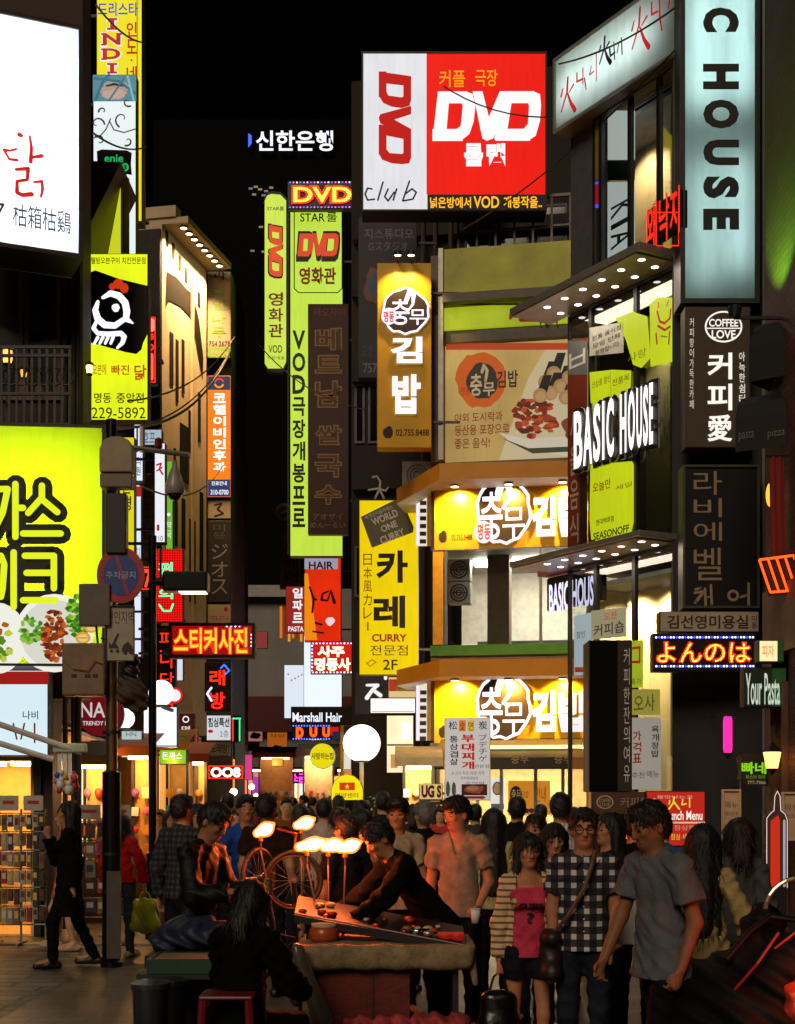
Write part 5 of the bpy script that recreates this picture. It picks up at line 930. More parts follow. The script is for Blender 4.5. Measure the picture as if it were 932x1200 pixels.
lm = [t('불맛나는곳', 770, 932, 812, 936, em('#f0c0a0', .7, False)), blob(765, 942, 7, 6, em('#f0c8c0', .7, False), 3)] + [l([(790, 934), (789, 941), (784, 948)], 2, em('#f0d83a', .9, False)), l([(790, 940), (796, 948)], 2, em('#f0d83a', .9, False)), l([(785, 938), (784, 942)], 1.6, em('#f0d83a', .9, False)), l([(800, 937), (799, 943), (804, 942)], 1.6, em('#f0d83a', .9, False)), l([(808, 935), (808, 946)], 1.5, em('#f0d83a', .9, False)), t('! Lunch Menu', 776, 950, 823, 961, em('#fff0e0', 1, False), .015), r(758, 963, 826, 965, em('#f0d0b0', .7, False)), t('점심특선', 790, 967, 822, 973, em('#e8b090', .6, False)), t('점심 세트메뉴', 786, 977, 822, 984, em('#f0d83a', .8, False))]
sign('menu_board', 'red lunch menu board with yellow brush writing behind the grey shirted man', (757, 927, 827, 992), 16.2, RM, lm, th=.1, br=('t', .5))
sign('led_sign', 'orange red running sign with an H pattern peeking between the heads', (718, 960, 741, 992), 15.5, mat('#200806', .4), [l([(722+i*4, 964+i), (722+i*4, 988-i*2)], 2, em('#ff6a20', 2.6)) for i in range(5)] + [l([(722, 976), (738, 976)], 2, em('#ff6a20', 2.6)), l([(719, 961), (740, 961), (740, 991), (719, 991), (719, 961)], 1.5, NRED)], th=.12, br=('t', .6))
# pub corner bits
c = P3(853, 861, 17.6); o = thing('paper_lantern', 'magenta glowing cylinder lantern on the dark wall', 'lantern', c); m = MB(); hh = .22; m.lathe([(.0, -hh), (.045, -hh), (.055, -hh*.8), (.055, hh*.8), (.045, hh), (0, hh)], em('#ff2aa0', 1.3), 16); m.build('shade', o, smooth=True); m = MB(); m.tube([(0, 0, hh), (0, .3, hh+.05), (0, .9, hh+.05)], .012, DARK); m.lathe([(.065, -hh), (.02, -hh-.05), (0, -hh-.09)], DARK, 10); m.build('bracket', o)
sign('hanging_sign', 'dark scalloped hanging plaque with green letters beside the wall lantern', (864, 882, 912, 922), 16.2, mat('#15130f', .5), [t('빠네', 869, 893, 898, 907, em('#8ad81c', .9, False), .03), t('파스타 피자', 874, 908, 897, 913, em('#8aa83c', .6, False)), t('777-7966', 876, 915, 897, 919, em('#c8b888', .5, False))], th=.06, shape=[(864, 890), (868, 884), (874, 883), (900, 883), (906, 884), (912, 890), (910, 902), (912, 914), (904, 921), (874, 921), (866, 914), (867, 902)], br=('t', .4))
GP = mat('#2f6a34', .5)
o = sign('shop_sign', 'green pasta shop sign with pale tall letters and a glowing panel', (872, 782, 922, 829), 15.6, mat('#1d2c1c', .5), [r(905, 783, 921, 828, GP), t('Your Pasta', 874, 789, 914, 826, em('#cfe0c8', .9, False), .01)], th=.2)
sign('light_box', 'orange white glowing small panel above the green pasta sign', (889, 750, 919, 776), 15.5, em('#ffd8a0', 1.3), [r(911, 751, 918, 775, GP), t('피자', 893, 756, 907, 770, em('#ff9a50', 1, False), .02)], th=.2, case=GP, cat='sign')
m = MB(); o = thing('neon_awning', 'orange red neon tubes outlining a striped sign above the pub door', 'neon sign', P3(890, 652, 15.3))
def q_(px, py): return P3(px, py, 15.3) - P3(890, 652, 15.3)
NT = em('#ff4a14', 3.0)
m.tube([q_(890, 656), q_(960, 647)], .012, NT); m.tube([q_(903, 694), q_(965, 689)], .012, NT); m.build('neon_border', o)
for i in range(7):
    m = MB(); m.tube([q_(890+i*10, 656-i*1.3), q_(903+i*10, 694-i*.8)], .012, NT); m.build('neon_tube', o)
m = MB(); m.add([q_(889, 653)+Vector((0, .05, 0)), q_(961, 644)+Vector((0, .05, 0)), q_(966, 692)+Vector((0, .05, 0)), q_(902, 698)+Vector((0, .05, 0))], [(0, 3, 2, 1)], mat('#1a0c08', .5)); m.box(.3, .4, .05, .9, -.3, -.25, DARK); m.build('back_panel', o)
c = P3(905, 887, 15.4); o = thing('wall_lantern', 'small wrought iron wall lantern glowing amber at the pub door', 'lantern', c); m = MB(); m.lathe([(.0, .16), (.02, .15), (.11, .06), (.1, .05)], BLACK, 6); m.lathe([(.06, -.12), (.04, -.15), (0, -.2)], BLACK, 6); m.build('cap', o); m = MB(); m.lathe([(.06, -.12), (.095, .05)], em('#ffb04a', 6), 6); m.build('lamp_glass', o); m = MB(); m.tube([(0, 0, .15), (0, 0, .3), (.1, .2, .36), (.2, .6, .3)], .014, BLACK); m.build('bracket', o)
lamp('lantern_light', 'POINT', (0, -.02, -.05), 9, '#ff9a3a', o, .06)
# bottle shaped outline sign and folded boards at the pub door
bs = [(897, 1040), (897, 958), (901, 952), (906, 950), (907, 932), (911, 925), (915, 932), (916, 950), (921, 953), (924, 960), (924, 1040)]
o = sign('bottle_sign', 'bottle shaped standing sign with a glowing white outline and red body', (897, 925, 924, 1040), 13.6, em('#5a3a30', .35), [p([(903, 1040), (903, 962), (912, 955), (914, 962), (914, 1040)], em('#d83018', .8, False)), l([(898.5, 1040), (898.5, 959), (903, 953), (907, 950), (908, 933), (911, 927), (914, 933), (915, 950), (920, 954), (922.5, 961), (922.5, 1040)], .8, em('#fff0e4', .9, False)), l([(919, 1038), (919, 962)], 3, em('#b8b8c0', .7, False))], th=.08, shape=bs)
m = MB(); m.box(.02, .2, 0, .25, -Z(1040, 13.6), 0, DARK); m.build('stand', o)
for x0, y0, x1, y1, lab, d in ((846, 925, 868, 985, 'cream folded pavement board beside the magenta lantern', 15.8), (916, 928, 940, 985, 'cream folded pavement board behind the bottle sign', 14.6)):
    o = sign('pavement_board', lab, (x0, y0, x1, y1), d, mat('#c8a88a', .6), [t('메뉴', x0+4, y0+14, x1-4, y0+22, mat('#6a4a3a')), t('파스타 9', x0+4, y0+26, x1-4, y0+31, mat('#6a4a3a'))], th=.03, case=WHITE, frame=.02, fm=mat('#d0b090', .5))
    w_ = (x1-x0)*d/F; zz = Z(y1, d); m = MB()
    m.tube([(w_, .03, .7*zz), (w_+.12, .35, -zz)], .012, STEEL); m.tube([(.02, .02, 0), (.02, .02, -zz)], .012, STEEL); m.tube([(w_-.02, .02, 0), (w_-.02, .02, -zz)], .012, STEEL); m.build('leg_frame', o)

# dark canvas hoods and small lamps on the pub side
for (x0, y0, x1, y1, lab, tx) in ((862, 458, 936, 530, 'black canvas hood lettered in grey over the beauty salon sign', 1), (878, 372, 940, 448, 'plain black canvas hood jutting out beside the coffee sign', 0)):
    pq = Plane(x0, 15.9, x1, 15.5); a_ = P3(x0, y1, 15.9); o = thing('canvas_hood', lab, 'awning', a_, pq.yaw); q = MB(); w_ = pq.w; hh = Z(y0, 15.9)-Z(y1, 15.9)
    pr = [(-.0, 0), (0, hh*.55), (.06, hh*.78), (.2, hh*.94), (.45, hh)]; vs = [(0, y_, z_) for y_, z_ in pr] + [(w_, y_, z_) for y_, z_ in pr]; n = len(pr)
    q.add(vs + [(0, .5, 0), (w_, .5, 0)], [(i, i+n, i+n+1, i+1) for i in range(n-1)] + [tuple([2*n]+list(range(n-1, -1, -1)))] + [tuple([2*n+1]+list(range(n, 2*n)))], mat('#0a0909', .7, bump=.2))
    if tx: put_items(q, pq, Z(y1, 15.9), [t('pasta', 866, 505, 884, 517, mat('#6a6a68', .6)), t('pizza', 900, 502, 920, 514, mat('#6a6a68', .6))], -.006)
    q.build('canopy', o); q = MB(); q.box(.03, .07, .2, .9, hh*.3, hh*.3+.04, DARK); q.box(w_-.07, w_-.03, .2, .9, hh*.3, hh*.3+.04, DARK); q.build('support_frame', o)
c = P3(903, 580, 15.6); o = thing('oval_lamp', 'amber oval lamp above the orange red neon sign', 'lamp', c); q = MB(); q.ball((0, 0, 0), (.05, .05, .13), em('#ff9a2a', 2.2)); q.build('shade', o, smooth=True); q = MB(); q.tube([(0, 0, .125), (0, .1, .2), (.3, .3, .2)], .012, DARK); q.build('bracket', o)
c = P3(910, 650, 15.5); o = thing('red_drape', 'dark red cloth drape hanging beside the amber oval lamp', 'cloth', c); q = MB()
n = 9; vs = []
for i in range(n): x_ = .02*i-.06; yy = .02*math.sin(i*1.9); vs += [(x_, yy, 0), (x_-.02, yy, 1.05)]
q.add(vs, [(2*i, 2*i+2, 2*i+3, 2*i+1) for i in range(n-1)], mat('#7a1410', .8)); q.build('cloth', o, smooth=True); q = MB(); q.tube([(-.12, 0, 1.06), (.2, 0, 1.06)], .012, DARK); q.build('rod', o)
# air conditioners on the old walls
for px, py, d, lab in ((497, 345, 31.8, 'grey air conditioner on the old wall above the ochre sign bracket'), (494, 560, 31.8, 'grey air conditioner low on the old wall behind the curry sign'), (560, 235, 31.2, 'grey air conditioner on the roof terrace wall')):
    c = P3(px, py, d); o = thing('air_conditioner', lab, 'air conditioner', c); q = MB(); q.box(-.42, .42, -.3, .28, -.3, .3, mat('#8a8680', .5)); q.build('case', o, bevel=.02); q = MB(); [q.torus((-.1, -.305, 0), rr, .012, GREY, 20, 5) for rr in (.08, .15, .22)]; q.build('fan_grille', o)

for box, Y_, col_, its_, lab in (((204, 771, 215, 798), 27, '#e6ecf4', [], 'slim white lit box under the wide red electric sign'), ((206, 714, 215, 731), 28, '#e8d8d8', [], 'small pinkish white lit box above the wide red electric sign'),
    ((233, 884, 241, 925), 27, '#d02a3a', [], 'small red upright lit sign low by the ring letter sign'), ((287, 884, 296, 914), 40, '#e0408a', [], 'tiny pink lit upright sign at the alley corner'),
    ((318, 888, 332, 898), 44, '#e8b040', [], 'small amber lit sign over the far souvenir stall'), ((300, 740, 314, 760), 48, '#8a3a34', [], 'dull red sign on the far grey house'),
    ((402, 880, 412, 902), 36, '#f0e8d8', [], 'small cream lit sign beside the yellow domed sign'), ((222, 852, 232, 880), 26.5, '#b83a2a', [], 'red upright lit sign next to the maroon upright sign')):
    sign('wall_sign', lab, box, Y_, em(col_, .95, vary=.2), its_, th=.15, br=('t', .6))
# ---------------------------------------------------------------- people: one smooth surface per body, clothing and hair as children
class Field:
    """signed distance grid grown from tapered capsules and ellipsoids blended together"""
    def __init__(s): s.pr = []
    def cone(s, a, b, ra, rb, k=.02, flat=None, cut=None): s.pr.append(('c', np.array(a, float), np.array(b, float), ra, rb, k, flat, cut)); return s
    def ell(s, c, r_, k=.02, M=None): s.pr.append(('e', np.array(c, float), np.array(r_, float), None, None, k, M, None)); return s
    def grid(s, h, post=None, pad=.05):
        lo = np.full(3, 1e9); hi = np.full(3, -1e9)
        for q in s.pr:
            if q[0] == 'c':
                m = max(q[3], q[4]) * (1.5 if q[6] is not None else 1); a = np.minimum(q[1], q[2]) - m; b = np.maximum(q[1], q[2]) + m
            else: m = q[2].max(); a, b = q[1] - m, q[1] + m
            lo = np.minimum(lo, a); hi = np.maximum(hi, b)
        lo -= pad; hi += pad; n = np.ceil((hi - lo) / h).astype(int) + 1
        D = np.full(n, .5, np.float32); ax = [lo[i] + h * np.arange(n[i]) for i in range(3)]
        for q in s.pr:
            mg = .06 + q[5]
            if q[0] == 'c':
                m = max(q[3], q[4]) * (1.6 if q[6] is not None else 1) + mg; a = np.minimum(q[1], q[2]) - m; b = np.maximum(q[1], q[2]) + m
            else: m = q[2].max() + mg; a, b = q[1] - m, q[1] + m
            i0 = np.maximum(0, np.floor((a - lo) / h).astype(int)); i1 = np.minimum(n, np.ceil((b - lo) / h).astype(int) + 1)
            sl = tuple(slice(i0[i], i1[i]) for i in range(3))
            Pp = np.stack(np.meshgrid(*[ax[i][sl[i]] for i in range(3)], indexing='ij'), -1)
            if q[0] == 'c':
                w = Pp - q[1]; d = q[2] - q[1]
                if q[6] is not None:
                    nv, f = np.array(q[6][0], float), q[6][1]; w = w + (w @ nv)[..., None] * nv * (f - 1); d = d + (d @ nv) * nv * (f - 1)
                tt = np.clip((w @ d) / max(d @ d, 1e-9), 0, 1); v = np.linalg.norm(w - tt[..., None] * d, axis=-1) - (q[3] + (q[4] - q[3]) * tt)
                if q[7] is not None: v = np.maximum(v, (Pp - np.array(q[7][0])) @ np.array(q[7][1]))
            else:
                w = Pp - q[1]
                if q[6] is not None: w = w @ q[6]
                v = (np.linalg.norm(w / q[2], axis=-1) - 1) * q[2].min()
            o = D[sl]; k = q[5]; hh = np.maximum(k - np.abs(o - v), 0) / k; D[sl] = np.minimum(o, v) - hh * hh * k * .25
        if post is not None:
            Pp = np.stack(np.meshgrid(*ax, indexing='ij'), -1); D = post(D, Pp).astype(np.float32)
        D[0] = D[-1] = .1; D[:, 0] = D[:, -1] = .1; D[:, :, 0] = D[:, :, -1] = .1
        return D, lo
def surface(D, lo, h, name, mats, parent=None, zone=None):
    """surface net over the field"""
    S = D < 0; n = np.array(D.shape)
    c = np.zeros(n - 1, np.int8)
    for i in (0, 1):
        for j in (0, 1):
            for k in (0, 1): c += S[i:n[0]-1+i, j:n[1]-1+j, k:n[2]-1+k]
    act = (c > 0) & (c < 8); I = np.argwhere(act); idx = np.full(n - 1, -1, np.int32); idx[act] = np.arange(len(I))
    off = [(i, j, k) for i in (0, 1) for j in (0, 1) for k in (0, 1)]
    val = {o: D[I[:, 0]+o[0], I[:, 1]+o[1], I[:, 2]+o[2]] for o in off}
    acc = np.zeros((len(I), 3)); cnt = np.zeros(len(I))
    for a in off:
        for b in off:
            if sum(b) - sum(a) == 1 and sum(abs(x - y) for x, y in zip(a, b)) == 1:
                va, vb = val[a], val[b]; m = (va < 0) != (vb < 0); tt = np.where(m, va / np.where(m, va - vb, 1), 0)
                pt = np.array(a) + tt[:, None] * (np.array(b) - np.array(a)); acc += pt * m[:, None]; cnt += m
    V = lo + h * (I + acc / cnt[:, None]); Q = []
    for axn in range(3):
        u, w = [(1, 2), (2, 0), (0, 1)][axn]; d = np.zeros(3, int); d[axn] = 1
        A = S[:n[0]-d[0], :n[1]-d[1], :n[2]-d[2]]; B = S[d[0]:, d[1]:, d[2]:]; E = np.argwhere(A != B)
        E = E[(E[:, u] > 0) & (E[:, w] > 0) & (E[:, u] < n[u]-1) & (E[:, w] < n[w]-1)]
        if not len(E): continue
        ins = S[E[:, 0], E[:, 1], E[:, 2]]
        def ix(du, dw):
            q = E.copy(); q[:, u] -= du; q[:, w] -= dw; return idx[q[:, 0], q[:, 1], q[:, 2]]
        f = np.stack([ix(1, 1), ix(0, 1), ix(0, 0), ix(1, 0)], 1); f[~ins] = f[~ins][:, ::-1]; Q.append(f)
    Q = np.concatenate(Q); Q = Q[(Q >= 0).all(1)]
    # one light relaxation pass
    sm = np.zeros_like(V); dg = np.zeros(len(V))
    for a in range(4):
        np.add.at(sm, Q[:, a], V[Q[:, (a+1) % 4]]); np.add.at(dg, Q[:, a], 1)
    V = np.where(dg[:, None] > 0, V * .5 + .5 * sm / np.maximum(dg, 1)[:, None], V)
    me = bpy.data.meshes.new(name); me.vertices.add(len(V)); me.vertices.foreach_set('co', V.astype(np.float32).ravel())
    me.loops.add(Q.size); me.loops.foreach_set('vertex_index', Q.astype(np.int32).ravel()); me.polygons.add(len(Q))
    me.polygons.foreach_set('loop_start', np.arange(0, Q.size, 4, dtype=np.int32)); me.polygons.foreach_set('loop_total', np.full(len(Q), 4, np.int32))
    for m in mats: me.materials.append(m)
    if zone is not None: me.polygons.foreach_set('material_index', zone(V[Q].mean(1)).astype(np.int32))
    me.polygons.foreach_set('use_smooth', np.ones(len(Q), bool)); me.update(); me.validate()
    o = bpy.data.objects.new(name, me); COL.objects.link(o)
    if parent is not None: o.parent = parent
    return o
def blades(o, n, lo_, hi_, seed, dvec=(0, .15, -1), wd=.0035):
    """loose strands growing out of the hair surface, joined into the same mesh"""
    me = o.data; g_ = np.random.default_rng(seed); nv = len(me.vertices); v = np.zeros(nv*3, np.float32); me.vertices.foreach_get('co', v); v = v.reshape(-1, 3); nr = np.zeros(nv*3, np.float32); me.vertices.foreach_get('normal', nr); nr = nr.reshape(-1, 3)
    q = np.zeros(len(me.loops), np.int32); me.loops.foreach_get('vertex_index', q); mats = list(me.materials)
    k = g_.integers(0, nv, n); p0 = v[k]; nn = nr[k]; d = nn*.42 + np.array(dvec) + g_.normal(0, .28, (n, 3)); d -= nn*np.minimum(0, (d*nn).sum(1, keepdims=True)); d /= np.linalg.norm(d, axis=1, keepdims=True); L_ = g_.uniform(lo_, hi_, (n, 1)); s = np.cross(d, nn); s /= np.maximum(np.linalg.norm(s, axis=1, keepdims=True), 1e-6)
    p0 = p0 - nn*.004; p1 = p0 + d*L_*.55 + nn*.004; p2 = p0 + d*L_ + np.array([0, 0, -1])*L_*.18; V2 = np.stack([p0-s*wd, p0+s*wd, p1+s*wd*.8, p1-s*wd*.8, p2+s*wd*.2, p2-s*wd*.2], 1).reshape(-1, 3)
    b = nv + 6*np.arange(n)[:, None]; Q2 = np.concatenate([b + np.array([0, 1, 2, 3]), b + np.array([3, 2, 4, 5])]); V = np.concatenate([v, V2]); Q = np.concatenate([q.reshape(-1, 4), Q2]).astype(np.int32)
    m2 = bpy.data.meshes.new('hair'); m2.vertices.add(len(V)); m2.vertices.foreach_set('co', V.astype(np.float32).ravel()); m2.loops.add(Q.size); m2.loops.foreach_set('vertex_index', Q.ravel()); m2.polygons.add(len(Q)); m2.polygons.foreach_set('loop_start', np.arange(0, Q.size, 4, dtype=np.int32)); m2.polygons.foreach_set('loop_total', np.full(len(Q), 4, np.int32))
    for m in mats: m2.materials.append(m)
    m2.polygons.foreach_set('use_smooth', np.ones(len(Q), bool)); m2.update(); o.data = m2; bpy.data.meshes.remove(me)
def RX(a): c, s = math.cos(a), math.sin(a); return np.array([[1, 0, 0], [0, c, -s], [0, s, c]])
def RY(a): c, s = math.cos(a), math.sin(a); return np.array([[c, 0, s], [0, 1, 0], [-s, 0, c]])
def RZ(a): c, s = math.cos(a), math.sin(a); return np.array([[c, -s, 0], [s, c, 0], [0, 0, 1]])
def un(v): v = np.array(v, float); return v / np.linalg.norm(v)
def skin(c='#c08a66'): return mat(c, .6, noise=.16, scale=22, bump=.12, name='skin', spec=.35)
LIP, IRIS, BROW, EYEW = mat('#8a3c34', .45, noise=0, name='lip'), mat('#0c0806', .2, noise=0, name='eye'), mat('#120c0a', .8, noise=0, name='brow'), mat('#c8bfb4', .3, noise=0, name='eye_white')
HAIR = mat('#0d0a09', .6, noise=.3, scale=30, bump=.3, name='hair'); HAIRB = mat('#1f120c', .6, noise=.3, scale=30, bump=.3, name='hair')
def cloth_m(c, rough=.9): return mat(c, rough, noise=.3, scale=11, bump=.5, name='cloth', spec=.12)
_PM = {}
def plaid(c1, c2, c3, s=.07):
    k = (c1, c2, c3, s)
    if k in _PM: return _PM[k]
    m, t_, b = _new(('pl',) + k, 'plaid_cloth'); b.inputs['Roughness'].default_value = .85
    tc = t_.nodes.new('ShaderNodeTexCoord'); sx = t_.nodes.new('ShaderNodeSeparateXYZ'); t_.links.new(tc.outputs['Object'], sx.inputs[0]); outs = []
    for a in ('X', 'Z'):
        m1 = t_.nodes.new('ShaderNodeMath'); m1.operation = 'DIVIDE'; m1.inputs[1].default_value = s; t_.links.new(sx.outputs[a], m1.inputs[0])
        m2 = t_.nodes.new('ShaderNodeMath'); m2.operation = 'FRACT'; t_.links.new(m1.outputs[0], m2.inputs[0])
        m3 = t_.nodes.new('ShaderNodeMath'); m3.operation = 'LESS_THAN'; m3.inputs[1].default_value = .42; t_.links.new(m2.outputs[0], m3.inputs[0]); outs.append(m3)
    ad = t_.nodes.new('ShaderNodeMath'); ad.operation = 'ADD'; t_.links.new(outs[0].outputs[0], ad.inputs[0]); t_.links.new(outs[1].outputs[0], ad.inputs[1])
    dv = t_.nodes.new('ShaderNodeMath'); dv.operation = 'DIVIDE'; dv.inputs[1].default_value = 2; t_.links.new(ad.outputs[0], dv.inputs[0])
    rp = t_.nodes.new('ShaderNodeValToRGB'); rp.color_ramp.interpolation = 'CONSTANT'; el = rp.color_ramp.elements
    el[0].color = (*lin(c1), 1); el[1].position = .4; el[1].color = (*lin(c2), 1); x = el.new(.9); x.color = (*lin(c3), 1)
    t_.links.new(dv.outputs[0], rp.inputs[0]); t_.links.new(rp.outputs[0], b.inputs['Base Color']); _PM[k] = m; return m
def stripes(c1, c2, s=.05, w=.35, ax='Z'):
    k = ('st', c1, c2, s, w, ax)
    if k in _PM: return _PM[k]
    m, t_, b = _new(k, 'striped_cloth'); b.inputs['Roughness'].default_value = .85
    tc = t_.nodes.new('ShaderNodeTexCoord'); sx = t_.nodes.new('ShaderNodeSeparateXYZ'); t_.links.new(tc.outputs['Object'], sx.inputs[0])
    m1 = t_.nodes.new('ShaderNodeMath'); m1.operation = 'DIVIDE'; m1.inputs[1].default_value = s; t_.links.new(sx.outputs[ax], m1.inputs[0])
    m2 = t_.nodes.new('ShaderNodeMath'); m2.operation = 'FRACT'; t_.links.new(m1.outputs[0], m2.inputs[0])
    rp = t_.nodes.new('ShaderNodeValToRGB'); rp.color_ramp.interpolation = 'CONSTANT'; el = rp.color_ramp.elements
    el[0].color = (*lin(c1), 1); el[1].position = w; el[1].color = (*lin(c2), 1)
    t_.links.new(m2.outputs[0], rp.inputs[0]); t_.links.new(rp.outputs[0], b.inputs['Base Color']); _PM[k] = m; return m
DOWN = (0, 0, -1)
def person(label, px, top, Y, yaw=0, sex='m', h=.012, lean=0, twist=0, head=(0, 0), arms=None, legs=None, drop=0, top_c='#444444', top_k='tee', bot_c='#15151a', bot_k='trousers',
           hair='short', hair_m=None, skin_c='#b98562', shoe_c='#141212', hem=.0, loose=0., group=None, neck='crew', cap=None, glasses=False, extra=None, H=None, wide=1.0, legvis=True, gap=0., hairlen=.3):
    """a clothed figure whose head top sits at photo pixel (px, top) when standing at distance Y, feet on the ground. yaw 0 faces the camera."""
    if H is None: H = Z(top, Y)
    S = H / 1.72; f = sex == 'f'; sh = (.138 if f else .166) * wide; hp = .088 if f else .086; g = loose
    U = RX(R(lean)) @ RZ(R(twist)); piv = np.array([0, 0, .93 - drop])
    def up(p_): return piv + U @ (np.array(p_, float) - np.array([0, 0, .93]))
    hc0 = np.array([0, -.012, 1.50]); HR = U @ RZ(R(head[0])) @ RX(R(head[1]))
    def hd(p_): return up(hc0) + HR @ (np.array(p_, float) - hc0)
    arms = arms or {}; legs = legs or {}
    torso = [((0, .005, .95), (0, .0, 1.10), .118 if not f else .108, .112 if not f else .092, 1.35), ((0, .0, 1.10), (0, .005, 1.30), .112 if not f else .092, .128 if not f else .11, 1.38)]
    J = {}
    for s in (1, -1):
        A = arms.get(s, {}); shp = up((s * sh, .012, 1.388)); ua = un(A.get('up', (s * .22, 0, -1))); fo = un(A.get('fore', (s * .05, -.25, -1)))
        el_ = shp + ua * .285; wr = el_ + fo * .25; hn = un(A.get('hand', fo)); J[s] = (shp, el_, wr, hn, A.get('curl', .5), A.get('palm', None))
        L_ = legs.get(s, {}); hi_ = np.array([s * hp, .0, .90 - drop]); th_ = un(L_.get('th', (s * .03, -.02, -1))); sn = un(L_.get('sh', (s * .02, .04, -1))); kn = hi_ + th_ * .42; an = kn + sn * .40
        J[s] += (hi_, kn, an, un(L_.get('foot', (s * .18, -1, 0))))
    dz_ = min(J[1][8][2], J[-1][8][2]) - .085      # keep the lower foot on the ground
    fw = U @ np.array([0, 1, 0])
    B = Field(); sk = .018
    for a, b, ra, rb, fl in torso: B.cone(up(a), up(b), ra - .014, rb - .014, .05, (fw, fl))
    [B.cone(up((0, .01, 1.43)), up((s_*sh*.85, .01, 1.385)), .048, .05, .05, (fw, 1.1)) for s_ in (1, -1)]; B.cone(up((0, .01, 1.36)), up((0, -.005, 1.49)), .058, .05 if not f else .044, .04)
    B.cone(up((0, -.003, 1.46)), hd((0, -.0, 1.56)), .054 if not f else .045, .05 if not f else .044, .02)
    B.ell(hd((0, .012, 1.632)), (.075, .093, .094), .03, HR); B.ell(hd((0, -.022, 1.565)), (.057, .066, .078), .035, HR); B.ell(hd((0, -.062, 1.522)), (.026, .026, .022), .03, HR)
    if h < .013:
        B.cone(hd((0, -.082, 1.622)), hd((0, -.104, 1.578)), .009, .014, .014); B.cone(hd((.016, -.086, 1.574)), hd((-.016, -.086, 1.574)), .009, .009, .01)
        B.cone(hd((-.036, -.078, 1.636)), hd((.036, -.078, 1.636)), .010, .010, .015); B.cone(hd((-.02, -.080, 1.546)), hd((.02, -.080, 1.546)), .011, .011, .008); 
        B.ell(hd((.04, -.066, 1.592)), (.022, .016, .018), .02, HR); B.ell(hd((-.04, -.066, 1.592)), (.022, .016, .018), .02, HR)
    for s in (1, -1):
        B.ell(hd((s * .078, .014, 1.592)), (.011, .02, .031), .008, HR)
        shp, el_, wr, hn, curl, palm, hi_, kn, an, ft = J[s]; m = 1 if not f else .86
        B.cone(shp, el_, .05*m, .039*m, .03); B.cone(el_, wr, .04*m, .026*m, .02)
        n_ = un(palm if palm is not None else np.cross(hn, (0, 1, .01)) * -s); n_ = un(n_ - hn * (n_ @ hn)); lt = np.cross(hn, n_)
        pc = wr + hn * .05
        B.cone(wr + hn * .015, wr + hn * .085, .027*m, .03*m, .015, (n_, 1.9))
        if h <= .011:
            for i in range(4):
                o_ = (i - 1.5) * .019 * m; L0 = (.036, .042, .039, .031)[i] * m; b0 = wr + hn * .085 + lt * o_
                d1 = un(hn * math.cos(curl) + n_ * math.sin(curl) + lt * o_ * 2); d2 = un(hn * math.cos(curl * 2.2) + n_ * math.sin(curl * 2.2))
                B.cone(b0 - hn * .02, b0 + d1 * L0, .0095, .0088, .004); B.cone(b0 + d1 * L0, b0 + d1 * L0 + d2 * L0 * .9, .0088, .0072, .004)
            sd = 1 if (un(lt) @ np.array([0, -1, .3])) > 0 else -1
            t0 = wr + hn * .03 + lt * sd * .022; d1 = un(hn * .7 + lt * sd * .6 + n_ * .35); B.cone(t0, t0 + d1 * .035, .013, .0105, .006); B.cone(t0 + d1 * .035, t0 + d1 * .035 + un(hn + n_ * .4) * .028, .0105, .008, .004)
        else: B.cone(wr + hn * .08, wr + hn * .15 + n_ * .03, .026*m, .016, .01, (n_, 1.7)); B.cone(wr + hn * .03, wr + hn * .08 + lt * .04, .013, .009, .01)
        lg = .84 if bot_k == 'trousers' else (.9 if f else 1); B.cone(hi_ + np.array([0, 0, .0]), kn, .078*lg, .05*lg, .04); B.cone(kn, kn + (an-kn)*.45, .048*lg, .051*lg, .02); B.cone(kn + (an-kn)*.4, an, .05*lg, .033*lg, .03); B.cone(an, an + np.array([0, 0, -.03]) + ft * .16, .035, .028, .02)
        B.cone(an + np.array([0, 0, -.02]), an - ft * .05 + np.array([0, 0, -.045]), .033, .028, .02)
    SK = skin(skin_c); HRi = HR.T
    def zone(c):
        q = (c - up(hc0)) @ HRi.T + hc0; ax_, z_ = np.abs(q[:, 0]), q[:, 2]; fr = q[:, 1] < -.045; m = np.zeros(len(c), int)
        m[fr & (((ax_ - .032) / .014) ** 2 + ((z_ - 1.607) / .0058) ** 2 < 1)] = 2
        m[fr & (ax_ > .015) & (ax_ < .05) & (np.abs(z_ - 1.639 + (ax_ - .03) ** 2 * 6) < .0042)] = 3
        m[fr & ((q[:, 0] / .023) ** 2 + ((z_ - 1.546) / .0075) ** 2 < 1)] = 1
        return m
    D, lo = B.grid(h); body = surface(D, lo, h, 'person', [SK, LIP, IRIS, BROW], None, zone); tag(body, label, 'person', group)
    D = None
    rng = random.Random(label); ph = rng.uniform(0, 6)
    def folds(amp):
        def fn(P_):
            x_, y_, z_ = P_[..., 0], P_[..., 1], P_[..., 2]
            w1 = np.sin(z_*29 + x_*15 + 2.2*np.sin(x_*8 + ph) + 1.5*np.sin(y_*11)); w2 = np.sin(z_*15 - x_*25 + 2.0*np.sin(z_*7 + ph*2) + y_*9); k = .5 + .5*np.sin(x_*6 + z_*8 + ph)
            return amp * ((np.abs(w1) - .6)*k + (np.abs(w2) - .6)*(1 - k) + .25*np.sin(x_*70 + z_*40 + 3*np.sin(z_*18)))
        return fn
    Ui = U.T
    def toU(P_): return (P_ - piv) @ Ui.T + np.array([0, 0, .93])
